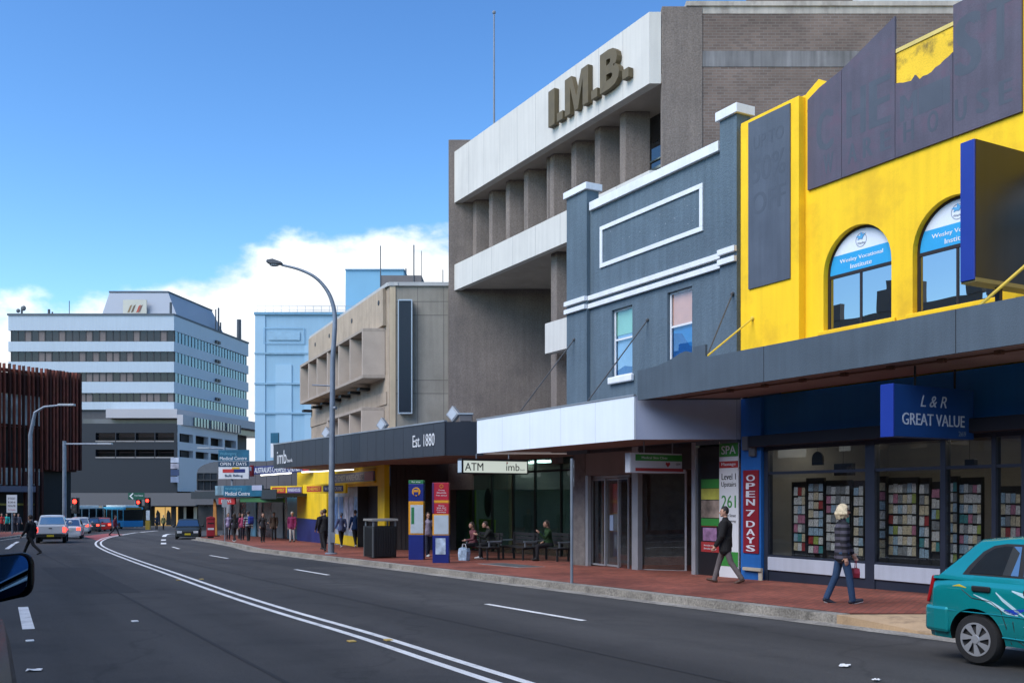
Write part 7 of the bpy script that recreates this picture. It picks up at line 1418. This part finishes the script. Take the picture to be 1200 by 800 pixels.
    if glasses: gm = MB(); gm.capsule(hd(-.055, -.085, .012), hd(.055, -.085, .012), .02 * k, .02 * k, 8); gm.capsule(hd(-.07, -.06, .014), hd(-.078, .02, .014), .006, .006, 6); gm.capsule(hd(.07, -.06, .014), hd(.078, .02, .014), .006, .006, 6); t.part('sunglasses', gm, M('sunglass_black', (.01, .01, .01), .2))
    # hair
    hm = M('hair_' + '_'.join(str(int(c * 1000)) for c in hair), hair, .6, .35, 18, .4, 120, fine=.3)
    hcp = [('ball', hd(0, .014, .022), (.083 * k, .097 * k, .108 * k))]
    def cut_face(o):                                          # keep hair off the face: drop what lies in front of the hairline
        bm = bmesh.new(); bm.from_mesh(o.data); inv = ht.inverted()
        dele = [v for v in bm.verts if (lambda q: (q.y < -.035 and q.z < .055) or (hairlen == 'short' and q.z < -.05))(inv @ (v.co / k - head))]
        bmesh.ops.delete(bm, geom=dele, context='VERTS'); bm.to_mesh(o.data); bm.free()
    if hairlen == 'bob':
        hcp = [('ball', hd(0, .018, .026), (.094 * k, .106 * k, .110 * k))]; rr_ = random.Random(4)
        for a in range(-50, 231, 13):
            x, y = .080 * math.cos(R(a)), .080 * math.sin(R(a)) + .015; f_ = rr_.uniform(.95, 1.3); l_ = rr_.uniform(-.15, -.09)
            m_ = Vector(hd(x * 1.12 * f_, y * 1.12 * f_, -.045)); hcp.append((Vector(hd(x * .9, y * .95, .05)), m_, .030 * k, .034 * k)); hcp.append((m_, Vector(hd(x * 1.05, y * 1.15 + .01, l_)), .034 * k, .012 * k))
    if hairlen == 'long':
        for x in (-.06, -.03, 0, .03, .06): hcp.append((Vector(hd(x, .07, .02)), Vector(hd(x * 1.2, .10, -.25)), .035 * k, .025 * k))
    if hairlen != 'bald': ho = shell(hcp, vox * .9, 'hair', hm, t.o, 2); cut_face(ho)
    # clothes
    tm = M('cloth_' + '_'.join(str(int(c * 1000)) for c in top), top, .9, .25, 5, .4, 70, fine=.2) if stripes is None else stripes
    lm_ = M('cloth_' + '_'.join(str(int(c * 1000)) for c in legs), legs, .9, .2, 6, .4, 80, fine=.2); e = .016 if not coat else (.036 if near and not female else .026)
    tp = [S_(up(.0 - coat * .3), up(.12), .132 * wb + e, .122 * wb + e), S_(up(.12), up(.35), .115 * wb + e, .135 * wb + e), S_(up(.405, -sh + .03), up(.405, sh - .03), .068 + e, .068 + e), S_(up(-.05 - coat, -.075), up(.05, -.06), .105 + e, .10 + e), S_(up(-.05 - coat, .075), up(.05, .06), .105 + e, .10 + e), S_(up(.46), up(.52), .06 + e * .7, .054 + e * .5)]
    for sp, el, w, d in (AL, AR): tp += [S_(sp, el, .053 + e, .044 + e * .8), S_(el, w - d * .01, .043 + e * .8, .033 + e * .6)]
    shell(tp, vox, 'jacket' if coat or not female else 'top', tm, t.o, 2)
    tl = [S_(up(-.03, -hip), up(.04, -hip * .8), .108, .10), S_(up(-.03, hip), up(.04, hip * .8), .108, .10), S_(up(-.02), up(.07), .126 * wb, .114 * wb)]
    for lg in (L, Rr): tl += [S_(lg[0], lg[1], .094, .068), S_(lg[1], lg[2] + Vector((0, .008, .0)), .068, .056 if not near else .060)]
    shell(tl, vox, 'trousers', lm_, t.o, 2)
    sm_ = M('shoe_' + '_'.join(str(int(c * 1000)) for c in shoes), shoes, .6, .1)
    for lg, ft in ((L, 12 if stride > 12 and pose == 'walk' else 0), (Rr, -22 if stride > 12 and pose == 'walk' else 0)):
        a = lg[2]; tilt = R(ft); f = Vector((0, -c_(tilt), s_(tilt))); hl = a + Vector((0, .04, -.04)); shell([S_(hl, hl + f * .1, .043, .042), S_(hl + f * .1, hl + f * .19 + Vector((0, 0, -.006)), .042, .032), S_(a, a + Vector((0, 0, -.03)), .045, .045)], vox * .9, 'shoe', sm_, t.o, 2)
        if sole: sp_ = MB(); b0_ = hl + Vector((0, .02, -.036)); sp_.capsule((hl + Vector((0, .0, -.034))) * k, (hl + f * .2 + Vector((0, 0, -.03))) * k, .022 * k, .02 * k, 8); t.part('shoe_sole', sp_, M('sole_white', sole, .7))
    t.hands = (Vector(AL[2] + AL[3] * .12) * k, Vector(AR[2] + AR[3] * .12) * k); return t
def hold(t, i, mbf, name, label, cat, mat, extra=None):
    p = t.hands[i]; X, Y, z = t.o.matrix_basis @ p; th = Thing(name, label, cat, (X, Y, z), t.o.rotation_euler.z)
    for nm, mb, m in mbf: th.part(nm, mb, m, smooth=False, bevel=.008)
    return th
def bagparts(w, d, h, m, strap):
    mb = MB(); mb.extr([(-w * .8, -h - .16), (w * .8, -h - .16), (w, -.16 - h * .5), (w * .7, -.16), (-w * .7, -.16), (-w, -.16 - h * .5)], -d, d); hb = MB(); hb.tube([(-w * .5, 0, -.17), (-w * .35, 0, -.05), (0, 0, .0), (w * .35, 0, -.05), (w * .5, 0, -.17)], .008, 6); return [('bag_body', mb, m), ('handle', hb, strap)]
along = math.atan2(UY, UX); back_ = along + math.pi; right = math.atan2(-.1, 1)
# woman with blonde bob, striped jumper, jeans
def Mstripe(name, c1, c2, sc_):
    m = M(name, c1, .9, .15, 6); nt = m.node_tree; L_ = nt.links.new; b = nt.nodes['Principled BSDF']; tc_ = nt.nodes.new('ShaderNodeTexCoord'); w = nt.nodes.new('ShaderNodeTexWave'); w.bands_direction = 'Z'; w.inputs['Scale'].default_value = sc_; w.inputs['Distortion'].default_value = .6; L_(tc_.outputs['Object'], w.inputs['Vector'])
    r = nt.nodes.new('ShaderNodeValToRGB'); r.color_ramp.elements[0].position = .42; r.color_ramp.elements[0].color = (*c1, 1); r.color_ramp.elements[1].position = .58; r.color_ramp.elements[1].color = (*c2, 1); L_(w.outputs['Fac'], r.inputs[0]); L_(r.outputs[0], b.inputs['Base Color']); return m
Yw = 16.55; t = person('woman with blonde bob, striped jumper and jeans walking past the shop windows', xw(987, Yw), Yw, right, 1.68, legs=(.018, .045, .10), hair=(.55, .45, .29), shoes=(.015, .018, .03), stride=13, arm=5, elbow=14, near=True, female=True, hairlen='bob', coat=.06, stripes=Mstripe('striped_knit', (.012, .012, .016), (.065, .06, .08), 3.0), glasses=True, sole=(.6, .6, .6), armR=18, elbowR=12)
hold(t, 1, bagparts(.11, .05, .16, M('bag_red', (.28, .02, .04), .6), M('bag_red', (.28, .02, .04))), 'shopping_bag', 'small dark red bag carried by the blonde woman', 'bag', None)
Ym_ = 21.6; t = person('man in black jacket and grey trousers walking left past the spa sign', xw(850, Ym_), Ym_, math.atan2(.35, -1), 1.72, top=(.010, .010, .011), legs=(.115, .10, .10), hair=(.012, .010, .010), shoes=(.06, .03, .02), stride=20, arm=10, elbow=22, near=True, coat=.10, head_turn=.3)
# the others
fw_ = lambda px, Y: (xw(px, Y), Y)
person('man in black clothes striding across the road on the left', *fw_(36, 40.6), math.atan2(.25, -1), 1.78, top=(.010, .010, .012), legs=(.012, .012, .014), stride=31, arm=12, elbow=30, z=zg(40.6), coat=.04)
person('person in red jacket crossing the road at the red median', *fw_(135, 79), math.atan2(.2, 1), 1.75, top=(.16, .02, .03), legs=(.012, .012, .016), stride=26, z=zg(79))
person('man in dark jacket half hidden by the lamp pole', *fw_(380.5, 41.3), back_, 1.80, top=(.010, .010, .012), legs=(.010, .010, .012), stride=18, arm=12, coat=.08)
t = person('person in black beside the lamp pole carrying a white bag', *fw_(377.5, 43.5), back_ + .2, 1.74, top=(.014, .013, .015), legs=(.012, .012, .016), hair=(.2, .12, .06), stride=10, coat=.04)
hold(t, 0, bagparts(.17, .08, .28, M('bag_white', (.5, .5, .52), .6), M('bag_white', (.5, .5, .52))), 'shopping_bag', 'white plastic bag carried beside the lamp pole', 'bag', None)
person('person in pale blue jacket and cap walking away near the bin', *fw_(400, 46.5), back_, 1.66, top=(.10, .13, .26), legs=(.012, .012, .016), hair=(.16, .2, .26), shoes=(.4, .4, .42), stride=17, arm=18, elbow=40)
person('man in dark blue jacket and white shoes left of the bin', *fw_(416.5, 46.8), back_ - .1, 1.82, top=(.015, .05, .15), legs=(.010, .010, .014), shoes=(.5, .5, .52), stride=23, arm=16, elbow=30)
person('person in maroon coat and white trousers by the yellow shop wall', *fw_(342.3, 55.5), math.atan2(-1, -.1), 1.72, top=(.17, .015, .07), legs=(.45, .44, .42), hair=(.3, .27, .24), stride=5, arm=4, coat=.06)
person('person in black jumper looking down near the teal sign', *fw_(308, 55.2), along, 1.66, top=(.02, .02, .024), legs=(.010, .010, .012), hair=(.05, .03, .02), stride=8, arm=25, elbow=70, female=True, hairlen='long')
person('man in striped top carrying a blue backpack', *fw_(291, 58), back_, 1.78, legs=(.012, .012, .016), stripes=Mstripe('striped_top', (.03, .035, .06), (.30, .32, .34), 2.2), stride=12)
bp = Thing('backpack', 'blue backpack worn by the man in the striped top', 'backpack', (xw(293.5, 57.6), 57.6, pave(57.6) + 1.05), back_ + math.pi / 2); mb = MB(); mb.box(-.16, .16, .0, .2, -.05, .4); bp.part('pack_body', mb, M('pack_blue', (.012, .03, .25), .6), bevel=.06); mb = MB(); mb.box(-.11, .11, .2, .26, 0, .2); bp.part('front_pocket', mb, M('pack_navy', (.01, .02, .14), .6), bevel=.03)
person('person in pink top partly hidden behind the striped man', *fw_(284, 60), along, 1.66, top=(.35, .06, .13), legs=(.02, .02, .03), female=True, hairlen='long', stride=8)
person('person in black and white outfit with long dark hair on the far pavement', *fw_(274.5, 56), back_ + .2, 1.68, top=(.03, .03, .034), legs=(.015, .015, .018), female=True, hairlen='long', stride=20, shoes=(.4, .4, .4))
person('person in lilac top behind the group on the far pavement', *fw_(267.5, 61), along, 1.66, top=(.30, .24, .36), legs=(.03, .03, .04), female=True, hairlen='long', stride=6)
person('person in dark blue coat waiting below the traffic lights', *fw_(183.5, 118), along, 1.74, top=(.02, .035, .06), legs=(.015, .015, .02), stride=6, z=zg(118)); person('person in olive coat waiting at the far kerb', *fw_(191.5, 114), along + .4, 1.74, top=(.22, .20, .08), legs=(.02, .02, .025), hair=(.3, .24, .16), stride=6, coat=.06, z=zg(114))
person('person in red at the left picture edge on the left pavement', *fw_(2, 88), along, 1.72, top=(.34, .03, .03), legs=(.03, .03, .04), stride=6); person('person in turquoise top on the left pavement', *fw_(8, 88.5), along, 1.72, top=(.02, .34, .30), legs=(.02, .02, .025), stride=10); person('person in dark clothes beside the notice board on the left pavement', *fw_(17, 86), along, 1.74, top=(.03, .03, .04), legs=(.02, .02, .025), stride=12); person('person in grey jacket behind the man crossing the road', *fw_(21.5, 90), along + .5, 1.70, top=(.1, .1, .12), legs=(.02, .02, .03), stride=8)
# seated on the benches, facing the road
road_face = math.atan2(-UX, UY) if False else math.atan2(-.482, -.876)
t = person('seated woman in pink top at the left bench by the carrier bag', *fw_(556, 33.5), road_face, 1.64, top=(.12, .04, .05), legs=(.012, .012, .015), pose='sit', arm=20, elbow=60, female=True, hairlen='long', lean=8); person('seated person in dark jacket bent over a phone on the left bench', *fw_(578, 33.3), road_face - .3, 1.74, top=(.012, .014, .012), legs=(.012, .012, .015), pose='sit', arm=30, elbow=75, lean=22, shoes=(.45, .45, .46)); person('seated person in green jacket on the right bench', *fw_(644, 32.3), road_face - .2, 1.72, top=(.015, .045, .012), legs=(.012, .012, .015), pose='sit', arm=35, elbow=95, lean=8, female=True, hairlen='long')
person('person in dark grey jacket in the middle of the group on the far pavement', *fw_(280.5, 63), along + .4, 1.72, top=(.04, .04, .045), legs=(.02, .02, .025), stride=12)
person('person in brown coat standing near the shop doors on the far pavement', *fw_(321, 60), along - .4, 1.70, top=(.07, .045, .03), legs=(.02, .02, .022), stride=6, coat=.06)
person('person in dark clothes just left of the bin behind the blue jacketed man', *fw_(424, 48.5), back_ - .2, 1.76, top=(.02, .018, .02), legs=(.012, .012, .014), stride=20)
person('person in lilac top mostly hidden behind the blue bus stop pylon', *fw_(501.5, 35.5), along, 1.62, top=(.22, .19, .26), legs=(.02, .025, .05), shoes=(.5, .5, .5), stride=10)
Yc_ = 32.4; cb_ = Thing('carrier_bag', 'blue and white carrier bag standing on the paving beside the left bench', 'bag', (xw(544, Yc_), Yc_, pave(Yc_)), ANG + .4); mb = MB(); mb.extr([(-.17, 0), (.17, 0), (.2, .3), (.16, .42), (.05, .38), (-.04, .45), (-.17, .4), (-.2, .25)], -.1, .1); cb_.part('bag_body', mb, M('carrier_blue', (.28, .38, .5), .5, .7, 7), bevel=.02); mb = MB(); mb.tube([(-.1, 0, .38), (-.06, 0, .55), (.05, 0, .55), (.1, 0, .38)], .012, 6); cb_.part('handle', mb, white_paint)
# ================================================================ sky, sun, camera
w = bpy.data.worlds.new('World'); scene.world = w; w.use_nodes = True; nt = w.node_tree; L = nt.links.new; bg = nt.nodes['Background']
SUN_EL, SUN_AZ = R(48), R(232)                             # azimuth clockwise from +Y: behind the camera, from the left
sky = nt.nodes.new('ShaderNodeTexSky'); sky.sky_type = 'NISHITA'; sky.sun_disc = False; sky.sun_elevation = SUN_EL; sky.sun_rotation = SUN_AZ; sky.air_density = 1.2; sky.dust_density = .6; sky.ozone_density = 3.
tc = nt.nodes.new('ShaderNodeTexCoord'); sx = nt.nodes.new('ShaderNodeSeparateXYZ'); L(tc.outputs['Generated'], sx.inputs[0])
def mth(op, a, b=None, clamp=False):
    n = nt.nodes.new('ShaderNodeMath'); n.operation = op; n.use_clamp = clamp
    for i, v in enumerate((a, b)):
        if v is None: continue
        if isinstance(v, (int, float)): n.inputs[i].default_value = v
        else: L(v, n.inputs[i])
    return n.outputs[0]
hyp = mth('SQRT', mth('ADD', mth('MULTIPLY', sx.outputs[0], sx.outputs[0]), mth('MULTIPLY', sx.outputs[1], sx.outputs[1])))
el = mth('ARCTAN2', sx.outputs[2], hyp); az = mth('ARCTAN2', sx.outputs[0], sx.outputs[1])
# cloud bank: a noise field in the sky's own directions, thick low down ahead, scattered overhead behind
mp = nt.nodes.new('ShaderNodeMapping'); mp.inputs['Scale'].default_value = (1, 1, 1.7); L(tc.outputs['Generated'], mp.inputs['Vector'])
n1 = nt.nodes.new('ShaderNodeTexNoise'); n1.inputs['Scale'].default_value = 7.5; n1.inputs['Detail'].default_value = 9; n1.inputs['Roughness'].default_value = .56; L(mp.outputs[0], n1.inputs['Vector'])
n2 = nt.nodes.new('ShaderNodeTexNoise'); n2.inputs['Scale'].default_value = 2.2; n2.inputs['Detail'].default_value = 4; L(mp.outputs[0], n2.inputs['Vector'])
fc = nt.nodes.new('ShaderNodeFloatCurve'); cv = fc.mapping.curves[0]      # top of the bank (elevation, radians) against azimuth
pts = [(-3.2, .02), (-1.2, .03), (-.8, .05), (-.62, .13), (-.49, .145), (-.44, .155), (-.36, .182), (-.30, .204), (-.24, .218), (-.16, .232), (-.06, .256), (.1, .27), (.35, .2), (.7, .04), (3.2, .02)]
azn = mth('MULTIPLY_ADD', az, 1 / 6.4); azn.node.inputs[2].default_value = .5; L(azn, fc.inputs['Value'])
for i, (a, e) in enumerate(pts):
    x = a / 6.4 + .5
    if i == 0: cv.points[0].location = (x, e)
    elif i == len(pts) - 1: cv.points[-1].location = (x, e)
    else: cv.points.new(x, e)
fc.mapping.update()
d = mth('SUBTRACT', fc.outputs[0], el); jig = mth('ADD', mth('MULTIPLY', mth('SUBTRACT', n1.outputs['Fac'], .5), .19), .012); d2 = mth('ADD', d, jig)
mr = nt.nodes.new('ShaderNodeMapRange'); mr.interpolation_type = 'SMOOTHSTEP'; mr.inputs['From Min'].default_value = -.012; mr.inputs['From Max'].default_value = .026; L(d2, mr.inputs['Value'])
mr2 = nt.nodes.new('ShaderNodeMapRange'); mr2.interpolation_type = 'SMOOTHSTEP'; mr2.inputs['From Min'].default_value = .54; mr2.inputs['From Max'].default_value = .66; L(mth('ADD', mth('MULTIPLY', n1.outputs['Fac'], .5), mth('MULTIPLY', n2.outputs['Fac'], .5)), mr2.inputs['Value'])
behind = nt.nodes.new('ShaderNodeMapRange'); behind.inputs['From Min'].default_value = .15; behind.inputs['From Max'].default_value = -.5; L(sx.outputs[1], behind.inputs['Value'])
mask = mth('MAXIMUM', mr.outputs[0], mth('MULTIPLY', mr2.outputs[0], mth('MULTIPLY', behind.outputs[0], .9)), True)
cc = nt.nodes.new('ShaderNodeMapRange'); cc.inputs['From Min'].default_value = .35; cc.inputs['From Max'].default_value = .65; cc.inputs['To Min'].default_value = CLOUD * .72; cc.inputs['To Max'].default_value = CLOUD * 1.1; L(n1.outputs['Fac'], cc.inputs['Value'])
cv2 = nt.nodes.new('ShaderNodeVectorMath'); cv2.operation = 'SCALE'; cv2.inputs[0].default_value = (.93, .965, 1.0); L(cc.outputs[0], cv2.inputs['Scale'])
hs4 = nt.nodes.new('ShaderNodeHueSaturation'); hs4.inputs['Saturation'].default_value = SKY_SAT; hs4.inputs['Value'].default_value = SKY_VAL; gm_ = nt.nodes.new('ShaderNodeGamma'); gm_.inputs[1].default_value = SKY_GAM; L(sky.outputs[0], gm_.inputs[0]); tn_ = nt.nodes.new('ShaderNodeVectorMath'); tn_.operation = 'MULTIPLY'; tn_.inputs[1].default_value = (.90, .98, 1.); L(gm_.outputs[0], tn_.inputs[0]); L(tn_.outputs[0], hs4.inputs['Color'])
mx = nt.nodes.new('ShaderNodeMix'); mx.data_type = 'RGBA'; L(mask, mx.inputs[0]); L(hs4.outputs[0], mx.inputs[6]); L(cv2.outputs[0], mx.inputs[7]); L(mx.outputs[2], bg.inputs[0]); bg.inputs[1].default_value = .12
sl = bpy.data.lights.new('sun', 'SUN'); sl.energy = SUN_E; sl.angle = SUN_ANG; sl.color = (1., .95, .88); so = bpy.data.objects.new('sun', sl); COL.objects.link(so)
sv_ = Vector((math.sin(SUN_AZ) * math.cos(SUN_EL), math.cos(SUN_AZ) * math.cos(SUN_EL), math.sin(SUN_EL))); so.rotation_euler = sv_.to_track_quat('Z', 'Y').to_euler(); so.location = (0, -20, 40)
cd = bpy.data.cameras.new('camera'); cam = bpy.data.objects.new('camera', cd); COL.objects.link(cam); cam.location = (0, 0, EYE); cam.rotation_euler = (R(90), 0, 0)
cd.sensor_width = 36; cd.lens = 36 * F / 1200; cd.shift_y = (HY - 400) / 1200; cd.clip_start = .1; cd.clip_end = 3000; scene.camera = cam
vs_ = scene.view_settings; vs_.view_transform = 'Standard'; vs_.look = 'None'; vs_.gamma = 1; vs_.use_curve_mapping = False; vs_.exposure = EXPO
